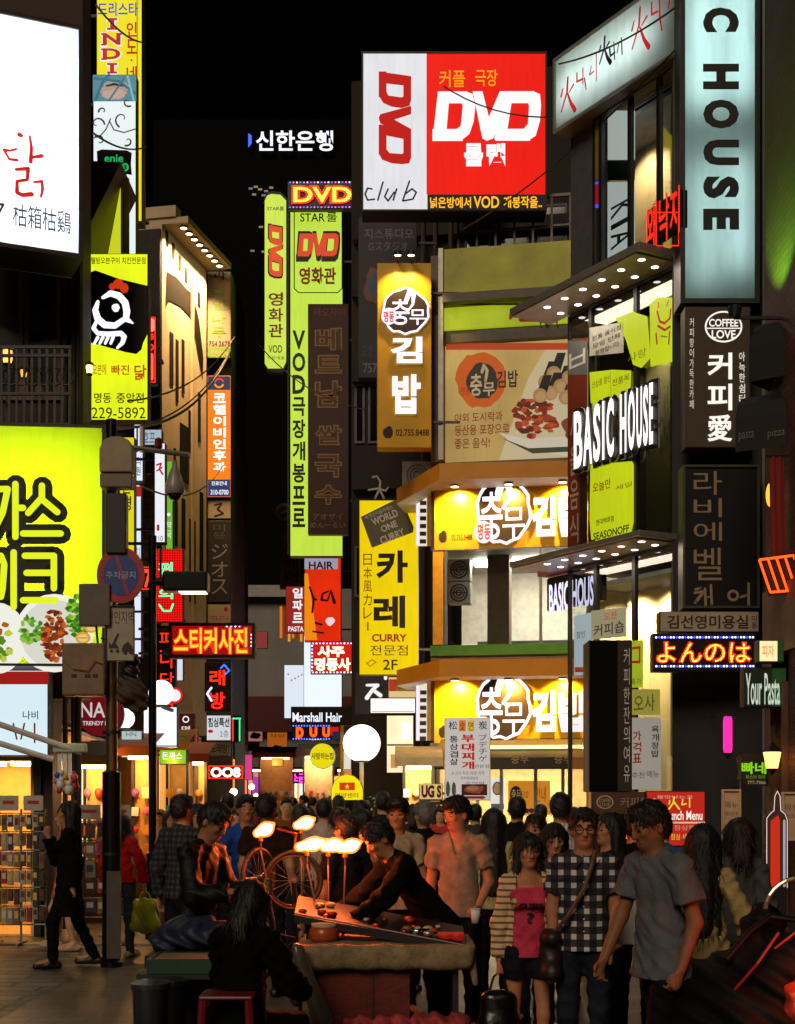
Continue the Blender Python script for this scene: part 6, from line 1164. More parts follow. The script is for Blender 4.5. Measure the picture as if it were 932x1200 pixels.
    # upper garment
    def upper(kind, t_, hemz, name, material, gap_=0., nk='crew', sleeve=None, parent=body):
        q = Field()
        for a, b, ra, rb, fl in torso: q.cone(up(a), up(b), ra + t_, rb + t_, .06, (fw, fl))
        q.cone(up((0, .006, min(hemz, .92) - .02)), up((0, .005, 1.03)), .156 + t_ + g * 1.2, .112 + t_ + g*.6, .06, (fw, 1.42))
        if f: [q.ell(up((s_*.062, -.07, 1.27)), (.06+t_*.5, .055+t_*.5, .058), .05, U) for s_ in (1, -1)]
        if kind != 'tank':
            [q.cone(up((0, .01, 1.43)), up((s_*sh*.86, .01, 1.383)), .05 + t_, .05 + t_, .05, (fw, 1.1)) for s_ in (1, -1)]; q.cone(up((0, .01, 1.38)), up((0, .0, 1.46)), .07 + t_, .058, .03)
            for s in (1, -1):
                shp, el_, wr = J[s][:3]; ln = {'tee': .62, 'long': 1.0, 'half': .9}[kind] if sleeve is None else sleeve
                m = 1 if not f else .88; ar = (.05 + t_*.7 + g*.35) * m
                if kind == 'long':
                    d2 = un(wr - el_); q.cone(shp, el_, ar, .045*m + t_*.7 + g*.5, .03); q.cone(el_, wr, .046*m + t_*.7 + g*.5, .035*m + t_*.7 + g*.5, .03, None, (wr - d2*.012, d2))
                else:
                    d1 = un(el_ - shp); e_ = shp + d1 * .285 * ln; q.cone(shp, e_ + d1*.05, ar, ar + .004 + g*.3, .03, None, (e_, d1))
        else:
            for s in (1, -1): q.cone(up((s*.085, .02, 1.42)), up((s*.095, -.05, 1.30)), .03, .04, .04)
        fd = folds(.010 + g*.14)
        def post(D, P_):
            D = D + fd(P_); u = toU(P_); D = np.maximum(D, hemz - u[..., 2]) if True else D
            nr = .066 if nk != 'wide' else .10
            nd = np.sqrt(u[..., 0]**2 + ((u[..., 1] + .015) * 1.0)**2 + ((u[..., 2] - 1.50) * .8)**2) - nr
            if nk == 'v': nd = np.minimum(nd, np.maximum(np.abs(u[..., 0]) - (u[..., 2] - 1.30) * .36, np.maximum(u[..., 1] + .02, 1.30 - u[..., 2])))
            if nk == 'wide': nd = np.minimum(nd, np.maximum(np.abs(u[..., 0]) - .085, np.maximum(u[..., 1] + .01, 1.36 - u[..., 2])))
            if nk != 'hood': D = np.maximum(D, -nd)
            if gap_: D = np.maximum(D, -np.maximum(np.abs(u[..., 0]) - gap_ - (1.5 - u[..., 2]) * .06, u[..., 1] + .0))
            return D
        D, lo = q.grid(h, post); return surface(D, lo, h, name, [material], parent), D, lo
    hemz = .86 + hem; tm = top_c if not isinstance(top_c, str) else cloth_m(top_c)
    shirt, DS, loS = upper(top_k, .016, hemz, {'tee': 'shirt', 'tank': 'vest_top', 'long': 'jacket', 'half': 'shirt'}[top_k], tm, gap, neck)
    # lower garment
    if legvis:
        q = Field(); bm = bot_c if not isinstance(bot_c, str) else cloth_m(bot_c, .8); wz = .98 - drop
        if bot_k == 'skirt':
            q.cone((0, 0, wz + .05), (0, -.01, .62 - drop), .10, .20, .05, ((0, 1, 0), 1.3), ((0, 0, .64 - drop), (0, 0, -1)))
        else:
            q.cone((0, .005, .90 - drop), (0, .003, wz + .03), .112, .104, .05, ((0, 1, 0), 1.32)); q.cone((0, .03, .87 - drop), (0, .02, .92 - drop), .09, .10, .05)
            for s in (1, -1):
                hi_, kn, an = J[s][6:9]; d2 = un(an - kn); d1 = un(kn - hi_)
                if bot_k == 'shorts': e_ = hi_ + d1 * .17; q.cone(hi_, e_ + d1*.05, .096, .10, .03, None, (e_, d1))
                else: q.cone(hi_, kn, .088, .066, .04); q.cone(kn, an + d2*.035, .064, .054, .03, None, (an + d2 * .035, d2))
        fd = folds(.011)
        D, lo = q.grid(h, lambda D, P_: np.maximum(D + fd(P_), P_[..., 2] - wz - .04)); surface(D, lo, h, {'trousers': 'trousers', 'shorts': 'shorts', 'skirt': 'skirt'}[bot_k], [bm], body)
        for s in (1, -1):
            an, ft = J[s][8], J[s][9]; q = Field(); q.cone(an + np.array([0, 0, -.045]) - ft*.05, an + np.array([0, 0, -.052]) + ft * .17, .043, .036, .02); q.cone(an + np.array([0, 0, .01]), an + ft*.05 + np.array([0, 0, -.04]), .043, .045, .02)
            az = an[2] - .082
            D, lo = q.grid(h, lambda D, P_: np.maximum(D, az - P_[..., 2])); surface(D, lo, h, 'shoe', [mat(shoe_c, .45)], body)
    # hair
    hm = hair_m or HAIR; q = Field()
    q.ell(hd((0, .016, 1.645)), (.088, .105, .098), .03, HR)
    if hair in ('short', 'curly'): q.ell(hd((0, .05, 1.60)), (.078, .066, .075), .03, HR); q.ell(hd((0, -.045, 1.70)), (.066, .05, .034), .02, HR)
    if hair == 'curly':
        for i in range(26):
            a, z_ = rng.uniform(0, 6.28), rng.uniform(.2, 1.3); q.ell(hd((.085*math.cos(a)*math.cos(z_), .02+.1*math.sin(a)*math.cos(z_), 1.63+.1*math.sin(z_))), (.024, .024, .024), .01)
    if hair in ('bob', 'long', 'bangs'):
        ln = {'bob': .16, 'long': hairlen + .1, 'bangs': .2}[hair]
        for s in (1, -1):
            q.cone(hd((s*.074, .012, 1.64)), hd((s*.078, .0, 1.64-ln*.8)), .035, .032, .03)
            if hair == 'long': q.cone(hd((s*.07, .03, 1.58)), up((s*.09, .03 if hairlen < .4 else .06, 1.60-ln)), .045, .028, .04)
        q.cone(hd((0, .07, 1.62)), up((0, .105, 1.62-ln)), .085, .06 if hair == 'long' else .07, .05, (U @ np.array([0, 1, 0]), 1.35))
    if hair in ('bangs', 'bob'): q.ell(hd((0, -.062, 1.672)), (.062, .035, .036), .02, HR)
    if hair == 'bun': q.ell(hd((0, .10, 1.69)), (.05, .045, .045), .02, HR); q.ell(hd((0, .05, 1.61)), (.072, .06, .07), .03, HR)
    zl = {'short': 1.668, 'curly': 1.662, 'bob': 1.645, 'bangs': 1.642, 'long': 1.668, 'bun': 1.675}[hair]
    def post(D, P_):
        u = (P_ - up(hc0)) @ HRi.T + hc0
        face = np.maximum(np.sqrt((u[..., 0]/.064)**2 + ((u[..., 1]+.085)/.085)**2 + ((u[..., 2]-1.585)/.095)**2) - 1, 0) * .06 + np.minimum(np.sqrt((u[..., 0]/.064)**2 + ((u[..., 1]+.085)/.085)**2 + ((u[..., 2]-1.585)/.095)**2) - 1, 0) * .06
        face = np.maximum(face, u[..., 2] - zl - .012*np.sin(u[..., 0]*95 + ph))
        D = np.maximum(D, -face)
        if hair in ('short', 'curly'): D = np.maximum(D, np.where(u[..., 1] < .035, 1.618 - u[..., 2], 1.535 - u[..., 2]))
        ang = np.arctan2(u[..., 1] - .01, u[..., 0])
        return D + .0035*np.sin(ang*26 + ph + 3*np.sin(u[..., 2]*30)) + .003*np.sin(u[..., 2]*120*(hair == 'short') + ang*9)
    D, lo = q.grid(h, post); ho = surface(D, lo, h, 'hair', [hm], body)
    if h <= .012: blades(ho, 900 if h < .0095 else 450, .012 if hair in ('short', 'curly') else .03, .032 if hair in ('short', 'curly') else .09, len(label), (0, -.1, -.7) if hair == 'short' else (0, .1, -1), .0024 if hair == 'short' else .003)
    if cap:
        q = Field(); q.ell(hd((0, .012, 1.665)), (.093, .108, .085), .02, HR); q.cone(hd((-.035, -.10, 1.672)), hd((.035, -.10, 1.672)), .05, .05, .02, (HR @ np.array([0, 0, 1]), 4))
        D, lo = q.grid(h, lambda D, P_: np.maximum(D, 1.66 - ((P_ - up(hc0)) @ HRi.T + hc0)[..., 2])); surface(D, lo, h, 'cap', [cloth_m(cap)], body)
    if glasses:
        mb = MB(); Mh = Matrix(HR.tolist()).to_4x4()
        for s in (1, -1): mb.torus(hd((s*.034, -.098, 1.610)), .024, .0032, BLACK, 16, 5, Mh); mb.tube([hd((s*.058, -.094, 1.612)), hd((s*.083, .01, 1.61))], .003, BLACK, 5)
        mb.tube([hd((-.011, -.101, 1.613)), hd((.011, -.101, 1.613))], .003, BLACK, 5); mb.build('glasses_frame', body)
    info = dict(J=J, up=up, hd=hd, U=U, DS=DS, loS=loS, h=h, shirt=shirt, body=body, S=S, upper=upper, cloth=cloth_m)
    if extra: extra(info)
    body.location = (X(px, Y), Y, 0); body.rotation_euler.z = R(yaw); body.scale = (S, S, S)
    # head column lands on the asked photo column; lowest foot stands on the ground
    hw = Matrix.Rotation(R(yaw), 3, 'Z') @ Vector(hd((0, 0, 1.62))) * S
    body.location.x -= hw.x; body.location.y -= hw.y; body.location.z = -dz_ * S
    info['world'] = lambda v: Matrix.Translation(body.location) @ (Matrix.Rotation(R(yaw), 3, 'Z') @ Vector(v) * S)
    return info
def on_front(info, s, x0, x1, z0, z1, m, off=.02, name='lettering'):
    """print writing on the front of a shirt, following its surface"""
    u, fs, asp = glyphs(s, off); D, lo, h = info['DS'], info['loS'], info['h']; vs = []
    for a, b in u:
        x_, z_ = x0 + (x1-x0)*a, z0 + (z1-z0)*b; i, k = int((x_-lo[0])/h), int((z_-lo[2])/h); col = D[i, :, k]; j = int(np.argmax(col < 0)); y_ = lo[1] + h*(j - 1 + col[j-1]/(col[j-1]-col[j])) if j > 0 else lo[1]
        vs.append((x_, y_ - .008, z_))
    mb = MB(); mb.add(vs, fs, m); return mb.build(name, info['shirt'])
# ---------------------------------------------------------------- the people in the street
def A(up=None, fore=None, **k):
    d = dict(k)
    if up: d['up'] = up
    if fore: d['fore'] = fore
    return d
TAN, PALE, DEEP = '#b07a58', '#c89874', '#9c6a4a'
# walking woman with her hand at her mouth
P = person
P('woman in a long black coat walking with a hand raised to her mouth', 80, 938, 15, -78, 'f', .010, top_c='#070707', top_k='long', bot_c='#060606', hair='long', hem=-.3, loose=.05, wide=1.1, skin_c=TAN,
  arms={1: A((.1, .25, -1), (.0, -.1, -1)), -1: A((-.15, -.5, -1), (.3, -.36, 1.0), hand=(.2, -.2, 1), curl=.9)}, legs={1: A(th=(.02, -.38, -1), sh=(.02, .0, -1)) | {'th': (.02, -.38, -1), 'sh': (.0, .0, -1)}, -1: {'th': (-.02, .25, -1), 'sh': (0, .45, -1)}}, hairlen=.42)
P('bare legged woman in a pink dress stepping behind the accessory rack', 76, 946, 16.6, -85, 'f', .012, top_c='#b0605a', top_k='tee', bot_c='#b8645c', bot_k='skirt', hair='long', skin_c=PALE, shoe_c='#b89a7a', hem=-.12, loose=.015,
  legs={1: {'th': (0, .1, -1), 'sh': (0, .2, -1)}, -1: {'th': (0, -.42, -1), 'sh': (0, .1, -1)}})
RJ = P('person in a red hooded jacket and rolled jeans half hidden by the thick pole', 143, 955, 16, 165, 'f', .012, top_c='#b01c1c', top_k='long', bot_c='#3d4650', hair='bob', loose=.03, hem=.04, skin_c=PALE, shoe_c='#b8a878', neck='hood', arms={1: A((.35, .05, -1), (.0, -.1, -1)), -1: A((-.5, .05, -1), (-.1, -.1, -1))})
MB4 = P('heavy man in a black leather jacket looking down at his hands', 252, 940, 9.6, 68, 'm', .009, top_c=mat('#050505', .6, noise=.3, scale=7, bump=.4, spec=.25, name='leather'), top_k='long', bot_c='#8f6a5c', hair='short', loose=.028, wide=1.08, head=(0, 26), lean=8, skin_c=DEEP,
  arms={1: A((.2, -.25, -1), (-.25, -1, .12), curl=1.0), -1: A((-.2, -.25, -1), (.25, -1, .12), curl=1.0)}, hem=.04)
P('man in a dark checked shirt walking away behind the leather jacketed man', 214, 934, 12.6, 150, 'm', .011, top_c=plaid('#0d0e12', '#1c2028', '#3a4048', .05), top_k='long', hair='short', loose=.02, arms={1: A((.25, .1, -1), (.1, -.2, -1)), -1: A((-.25, -.1, -1), (0, -.4, -1))})
P('young woman with a fringe facing the camera behind the leather jacketed man', 233, 944, 14.2, 10, 'f', .011, top_c='#2a2a30', hair='bangs', skin_c=PALE)
P('smiling woman with long hair in a beige top near the slim pole', 201, 952, 17, 15, 'f', .012, top_c='#a8957c', hair='long', skin_c=PALE, bot_c='#7a1c18', bot_k='skirt')
P('man in a bright blue polo shirt facing the flame lamps', 289, 934, 13.4, 12, 'm', .011, top_c='#274a9a', hair='short', loose=.015, skin_c=TAN, neck='v')
P('man in a dark shirt with a yellow strap, turned away beside the blue shirt', 313, 933, 12.9, 160, 'm', .012, top_c='#2c1c14', hair='short', loose=.02)
CAP = P('man in a dark cap and pale shirt glancing sideways above the bending vendor', 466, 938, 11.6, 22, 'm', .010, top_c='#a89478', hair='short', cap='#141416', head=(-30, 4), loose=.015, skin_c=TAN)
P('grey curly haired person in a dark jacket seen from behind the capped man', 497, 942, 13.2, -150, 'f', .011, top_c='#16161a', top_k='long', hair='curly', hair_m=mat('#6a6460', .6, noise=.3, scale=30, name='hair'), loose=.02)
VN = P('young man in a grey v-neck shirt looking down toward the cart', 535, 936, 10.8, -12, 'm', .008, top_c='#8b7a68', hair='short', neck='v', head=(-42, 14), skin_c=TAN, bot_c='#101014', loose=.012,
  arms={1: A((.18, .12, -1), (-.18, -.75, -.65), curl=1.1), -1: A((-.15, .05, -1), (-.02, -.15, -1))})
P('woman with very long black hair and a pale green sleeve, seen from behind', 579, 950, 12.2, 172, 'f', .011, top_c='#a8b07c', hair='long', hairlen=.5, top_k='long', loose=.015)
P('dark haired man in a black shirt facing the eatery posters', 606, 936, 14.4, 178, 'm', .012, top_c='#141416', hair='short')
P('man in a white striped shirt seen from behind beside the black pillar sign', 657, 932, 12.4, 172, 'm', .011, top_c=stripes('#c8c6bc', '#8a8a84', .03, .7, 'X'), hair='short', loose=.01)
P('woman with tied back hair peering over the striped cardigan', 627, 957, 11.2, -25, 'f', .010, top_c='#8a7a70', hair='bun', head=(0, 6), skin_c=TAN, top_k='long')
def guess_ex(i):
    on_front(i, 'GUESS', -.082, .082, 1.21, 1.258, mat('#14060a', .7, noise=0), .03)
    on_front(i, '?', -.028, .028, 1.115, 1.19, mat('#2a0e16', .6, noise=0), .03)
    i['upper']('long', .028, .80, 'cardigan', stripes('#d2b48a', '#6f543c', .045, .66), .085, 'crew')
GS = P('woman in a pink lettered vest, denim shorts and a striped open cardigan', 619, 986, 9.0, 4, 'f', .0075, top_c='#c83c58', top_k='tank', neck='wide', bot_c='#16181f', bot_k='shorts', hair='bangs', skin_c='#b87c5a', extra=guess_ex, H=1.54, head=(6, 2), hem=.02,
  arms={-1: A((-.22, .02, -1), (-.03, -.1, -1), curl=1.2), 1: A((.3, .05, -1), (.1, -.05, -1))}, legs={1: {'th': (.03, -.1, -1), 'sh': (0, .1, -1)}, -1: {'th': (-.03, .05, -1), 'sh': (0, .1, -1)}})
P('girl with a straight fringe between the pink vest woman and the checked shirt man', 650, 968, 10.1, -8, 'f', .009, top_c='#4a4048', hair='bangs', skin_c='#bc8864', head=(10, 8))
PL = P('man in glasses and a black and white checked shirt with a shoulder strap', 684, 951, 8.8, -6, 'm', .0075, top_c=plaid('#0d0f16', '#30343c', '#c4c0b8', .078), glasses=True, hair='short', skin_c='#b27a56', bot_c='#20242e', loose=.015, wide=.93, top_k='tee', head=(4, 3),
  arms={1: A((.16, .1, -1), (-.12, -.42, -.9), curl=.9), -1: A((-.14, .05, -1), (.05, -.1, -1))})
P('woman with long dark hair turned in profile behind the checked shirt man', 713, 955, 10.2, -60, 'f', .010, top_c='#1a1a20', hair='long', hairlen=.42, skin_c=TAN, top_k='long')
GT = P('tall man in a loose grey shirt striding past with his head bowed', 760, 939, 7.7, -62, 'm', .0075, top_c='#5d6064', hair='short', skin_c='#8a5c40', bot_c='#0c0c0f', loose=.035, head=(-8, 16), lean=4, hem=-.04, wide=1.06,
  arms={1: A((.2, .2, -1), (-.05, -.35, -1), curl=.8), -1: A((-.2, -.25, -1), (0, -.5, -1), curl=.8)}, legs={1: {'th': (0, -.25, -1), 'sh': (0, .1, -1)}, -1: {'th': (0, .25, -1), 'sh': (0, .4, -1)}})
P('woman with long black hair in a beige jacket seen from behind', 824, 969, 8.7, 165, 'f', .008, top_c='#a89060', top_k='long', hair='long', hairlen=.46, loose=.03, H=1.60, bot_c='#3a2c20', arms={-1: A((-.5, .0, -1), (-.1, -.5, -1)), 1: A((.2, 0, -1), (0, -.4, -1))}, hem=-.04)
P('woman with shoulder length brown hair in a grey sweater facing the pub', 866, 957, 9.6, 178, 'f', .009, top_c='#4a4c4c', top_k='long', hair='bob', hair_m=HAIRB, loose=.025, H=1.62)
VD = P('vendor in a black jacket bending low over the cart toward the flame lamps', 443, 975, 10.1, -72, 'm', .0075, H=1.72, lean=36, head=(0, 0), top_c='#050505', top_k='long', loose=.03, hair='short', skin_c='#a8704c', bot_c='#0d0d10', hem=-.06, wide=1.12,
  arms={1: A((.1, -.62, -.85), (-.1, -.8, -.6), curl=.8), -1: A((-.12, -.62, -.8), (.0, -.85, -.55), curl=.8)}, legs={1: {'th': (.05, .02, -1), 'sh': (0, .03, -1)}, -1: {'th': (-.05, .1, -1), 'sh': (0, .1, -1)}})
# the two figures seen dark against the cart
P('crouched person in black with a hood of dark hair seated in front of the cart', 296, 1030, 8.35, 155, 'f', .009, H=1.66, drop=.42, lean=14, top_c='#060505', top_k='long', loose=.06, hair='bob', bot_c='#0a0a0c', head=(10, 14), wide=1.22,
  arms={1: A((.2, -.5, -1), (-.1, -1, -.4)), -1: A((-.2, -.5, -1), (.1, -1, -.4))}, legs={1: {'th': (.25, -1, -.12), 'sh': (0, .08, -1)}, -1: {'th': (-.25, -1, -.12), 'sh': (0, .08, -1)}})
P('person in a black short sleeved shirt standing behind the bending vendor', 405, 968, 11.0, -140, 'm', .010, top_c='#121214', hair='short', skin_c=TAN, H=1.62, loose=.02)
P('person with a reddish hair bun in a pale blouse behind the flame lamps', 398, 948, 12.8, 175, 'f', .012, top_c='#b09a88', hair='bun', hair_m=mat('#3a1c12', .5, noise=.3, scale=30, name='hair'), bot_k='skirt', bot_c='#1a1a1c', skin_c=PALE)
# people further down the alley
far = [(268, 931, 18, 170, 'm', '#3a3634', 'short', 'man with short hair and a charcoal shirt near the two flame topped stalls'),
 (336, 936, 19, 10, 'm', '#8a4a1c', 'short', 'man in an orange brown shirt deep in the crowd beneath the maroon fascia'),
 (352, 944, 16, 178, 'f', '#5a3a34', 'bob', 'woman with a bob of dark hair right above the tallest flame'),
 (380, 938, 15.5, 176, 'm', '#c0a49a', 'short', 'man in a pale pink shirt seen from behind under the yellow disc sign'),
 (397, 934, 19.5, 178, 'm', '#4a3c38', 'short', 'man in a brown top under the yellow domed sign'),
 (425, 940, 15, 165, 'm', '#1e1c1e', 'short', 'man in a black top before the big globe lamp'),
 (449, 930, 17, 178, 'm', '#26262a', 'short', 'tall dark haired man beside the capped man, facing the eatery'),
 (421, 950, 13.9, -120, 'f', '#241c1c', 'bob', 'short woman in black turned toward the globe lamp post'),
 (250, 940, 21, 178, 'f', '#55504e', 'long', 'woman with long hair near the floodlit office shop'),
 (213, 944, 20, 175, 'm', '#2b2b2b', 'short', 'man in a dark top by the orange lit shop'),
 (300, 935, 22, -170, 'm', '#6a3c2c', 'short', 'man in a rust shirt near the far stall flames'),
 (365, 948, 22, 178, 'f', '#7a6258', 'long', 'long haired woman in a taupe top far down the alley'),
 (322, 947, 24, 172, 'f', '#a07868', 'bun', 'woman with a bun in a peach top far down the alley'),
 (484, 944, 19, 178, 'f', '#3a2a24', 'bob', 'woman with a dark bob beside the hot dog counter'),
 (516, 946, 20, 0, 'f', '#b03a34', 'bangs', 'woman in a coral red top at the hot dog counter'),
 (557, 944, 17, 175, 'm', '#3c3a3a', 'short', 'man in a grey top below the white stew menu board'),
 (634, 944, 18.5, 178, 'm', '#20201e', 'short', 'dark topped man at the eatery door'),
 (276, 950, 15.5, 20, 'f', '#9a8a86', 'long', 'woman in a pale mauve top behind the blue polo shirt'),
 (188, 950, 22, -20, 'f', '#c8a890', 'bangs', 'woman in a cream top beyond the slim pole'),
 (744, 952, 10.6, 170, 'm', '#17171c', 'short', 'dark figure in a navy shirt directly behind the striding grey shirt'),
 (776, 956, 11.5, 175, 'm', '#36507c', 'short', 'man in a denim blue shirt under the red lunch menu'),
 (672, 948, 15.2, -175, 'f', '#2c2a30', 'bob', 'woman with a dark bob before the store window posters')]
for px, top, Y, yaw, sex, c, hr, lab in far:
    P(lab, px, top, Y, yaw, sex, .015 if Y < 18 else .02, top_c=c, hair=hr, skin_c=PALE, bot_c=random.choice(['#15151a', '#22262e', '#2c2420']))
# distant crowd that reads as one mass
rg = random.Random(12); pool = [o for o in COL.objects if o.get('category') == 'person' and o['label'] in {q[7] for q in far[:14]}]; VS, QS, MS, CMT, n0 = [], [], [], [], 0
for i in range(34):
    src = rg.choice(pool); Yc = rg.uniform(27, 54); pxc = rg.uniform(285, 440 if Yc > 32 else 430); M_ = Matrix.Translation((X(pxc, Yc), Yc, 0)) @ Matrix.Rotation(rg.uniform(0, 6.28), 4, 'Z') @ Matrix.Scale(rg.uniform(.93, 1.03), 4)
    for o in [src] + list(src.children):
        me = o.data; v = np.zeros(len(me.vertices)*3, np.float32); me.vertices.foreach_get('co', v); VS.append(v.reshape(-1, 3) @ np.array(M_.to_3x3()).T + np.array(M_.translation))
        q = np.zeros(len(me.loops), np.int32); me.loops.foreach_get('vertex_index', q); QS.append(q.reshape(-1, 4) + n0); n0 += len(me.vertices)
        mi = np.zeros(len(me.polygons), np.int32); me.polygons.foreach_get('material_index', mi)
        for m in me.materials:
            if m not in CMT: CMT.append(m)
        MS.append(np.array([CMT.index(m) for m in me.materials])[mi])
V, Q, MI = np.concatenate(VS), np.concatenate(QS), np.concatenate(MS); me = bpy.data.meshes.new('crowd')
me.vertices.add(len(V)); me.vertices.foreach_set('co', V.astype(np.float32).ravel()); me.loops.add(Q.size); me.loops.foreach_set('vertex_index', Q.astype(np.int32).ravel()); me.polygons.add(len(Q))
me.polygons.foreach_set('loop_start', np.arange(0, Q.size, 4, dtype=np.int32)); me.polygons.foreach_set('loop_total', np.full(len(Q), 4, np.int32))
for m in CMT: me.materials.append(m)
me.polygons.foreach_set('material_index', MI.astype(np.int32)); me.polygons.foreach_set('use_smooth', np.ones(len(Q), bool)); me.update(); o = bpy.data.objects.new('crowd', me); COL.objects.link(o); tag(o, kind='stuff')
# ---------------------------------------------------------------- poles, traffic signs, camera
PM = mat('#141517', .35, .6, noise=.2, name='pole_paint'); PSL = mat('#8a7a58', .3, .9, name='worn_steel')
def pole(lab, px, Y, ytop, rb, rt, steps):
    o = thing('street_pole', lab, 'pole', (X(px, Y), Y, 0)); q = MB(); q.lathe([(rb, 0), (rb, steps), (rt, steps+.02), (rt, Z(ytop, Y)), (0, Z(ytop, Y)+.02)], PM, 18); q.build('shaft', o, smooth=False)
    q = MB(); q.lathe([(rb+.02, 0), (rb+.02, .05), (rb, .07)], PM, 18); q.build('base_ring', o); return o
o = pole('thick black street pole with metal upper tube carrying traffic signs and boxes', 131, 15.1, 492, .098, .058, Z(905, 15.1)); Y0 = 15.1
q = MB(); q.lathe([(.062, Z(904, Y0)), (.062, Z(560, Y0))], PSL, 18); q.build('upper_tube', o)
q = MB(); q.box(-.02, .12, -.16, -.1, .1, 1.0, mat('#56504a', .4, .6)); q.build('cover_plate', o)
for yy in (1046, 1002, 860): q = MB(); zz = Z(yy, Y0); q.lathe([(.104, zz), (.104, zz+.03)], DARK, 18); q.build('strap', o)
c0 = P3(139, 536, 14.95); b = thing('loudspeaker_box', 'rounded beige loudspeaker hood strapped to the thick pole', 'loudspeaker', c0); q = MB()
pts = [(-.17, -.18), (.17, -.18), (.17, .06), (.13, .15), (.05, .185), (-.05, .185), (-.13, .15), (-.17, .06)]
q.add([(x_, -.14, z_) for x_, z_ in pts]+[(x_, .02, z_) for x_, z_ in pts], [tuple(range(8)), tuple(range(15, 7, -1))]+[(i, i+8, (i+1) % 8+8, (i+1) % 8) for i in range(8)], mat('#8f8468', .5)); q.build('hood', b, bevel=.015)
q = MB(); q.box(-.17, .16, -.12, .06, -.33, -.19, mat('#6a6250', .5)); q.build('horn_box', b, bevel=.01)
for px, py, w, hh, lab, m_ in ((138, 615, .13, .4, 'black control box fixed beneath the loudspeaker hood', BLACK), (113, 710, .2, .28, 'small grey junction box left of the round traffic sign', mat('#5a554c', .5))):
    c = P3(px, py, 14.95); b = thing('junction_box', lab.replace('left of', 'beside'), 'junction box', c); q = MB(); q.box(-w, w, -.1, .08, -hh/2-.02, hh/2+.02, m_) if False else q.box(-w/1.25, w/1.25, -.1, .05, -hh/1.3, hh/1.3, m_); q.build('case', b, bevel=.01); q = MB(); q.box(-.02, .02, .05, .14, -.03, .03, DARK); q.build('clamp', b)
    if py == 710: q = MB(); q.tube([(0, 0, -hh/1.3), (.02, 0, -.45), (.1, 0, -.5), (.12, 0, -.36), (.05, 0, -.33)], .012, CABLE); q.build('cable_loop', b)
# CCTV arm and dome
a_, e_ = P3(150, 524, 15.1), P3(222, 533, 15.1); b = thing('camera_arm', 'horizontal steel arm with a red beacon reaching from the pole', 'camera arm', a_); q = MB(); q.tube([(0, 0, 0), e_-a_], .028, mat('#6f6c68', .4, .7)); q.build('tube', b)
q = MB(); d = P3(186, 527, 15.1)-a_; q.lathe([(.04, .02), (.04, .11), (.0, .13)], mat('#6a0c0c', .3), 12, d); q.build('beacon', b)
q = MB(); q.tube([P3(166, 500, 15.1)-a_, P3(166, 530, 15.1)-a_], .02, WHITE); q.build('stay', b)
c = P3(205, 566, 15.1); b = thing('dome_camera', 'grey teardrop dome security camera hanging from the steel arm', 'camera', c); q = MB(); q.lathe([(.0, .24), (.025, .23), (.03, .17), (.06, .1), (.1, -.02), (.105, -.1), (.09, -.12)], mat('#8a8680', .35), 18); q.build('housing', b, smooth=True); q = MB(); q.ball((0, 0, -.115), (.075, .075, .07), mat('#120e0c', .08)); q.build('lens', b, smooth=True); q = MB(); q.tube([(0, 0, .22), (0, 0, .36)], .015, DARK); q.build('hanger', b)
# round no parking sign, tow away plate
c = P3(142, 674, 14.9); b = thing('traffic_sign', 'round red and blue no parking sign on the thick pole', 'traffic sign', c); rr = 33*14.9/F; q = MB()
q.lathe([(rr*.84, .0), (rr*.84, .012)], GREY, 32, (0, 0, 0), 'y'); xs_ = .86
pl_ = Plane(0, 14.9, 932, 14.9)
def disc(m, k, y): return [(rr*xs_*k*math.cos(2*math.pi*i/36), y, rr*k*math.sin(2*math.pi*i/36)) for i in range(36)], [tuple(range(36))], m
q.add(*disc(mat('#a02a2a', .4), 1, -.01)); q.add(*disc(mat('#24408a', .4), .74, -.013)); q.build('plate', b)
q = MB(); u, fs, _a = glyphs('주차금지', .01); q.add([((x_-.5)*rr*1.05, -.018, (z_-.5)*rr*.26) for x_, z_ in u], fs, mat('#9fb0c8', .5)); q.add([(-.22*rr, -.016, .7*rr), (-.12*rr, -.016, .72*rr), (.3*rr, -.016, -.66*rr), (.2*rr, -.016, -.7*rr)], [(3, 2, 1, 0)], mat('#a02a2a', .4)); q.build('lettering', b)
q = MB(); q.box(-.03, .03, 0, .12, -.05, .05, STEEL); q.build('clamp', b)
tow = [t('견인지역', 126, 716, 157, 731, mat('#24261c', .5)), p([(128, 760), (128, 752), (131, 756), (138, 742), (140, 743), (136, 754), (140, 760)], K), p([(143, 764), (144, 757), (150, 752), (155, 757), (157, 764)], K), e(131, 763, 2, 2, K), e(138, 763, 2, 2, K), e(147, 765, 2, 2, K), e(154, 765, 2, 2, K)]
sign('traffic_sign', 'pale tow away warning plate with a tow truck silhouette under the round sign', (124, 710, 158, 775), 14.9, mat('#9a9884', .5), tow, th=.02, case=GREY, frame=.008, fm=DARK, br=('t', .1), cat='traffic sign')
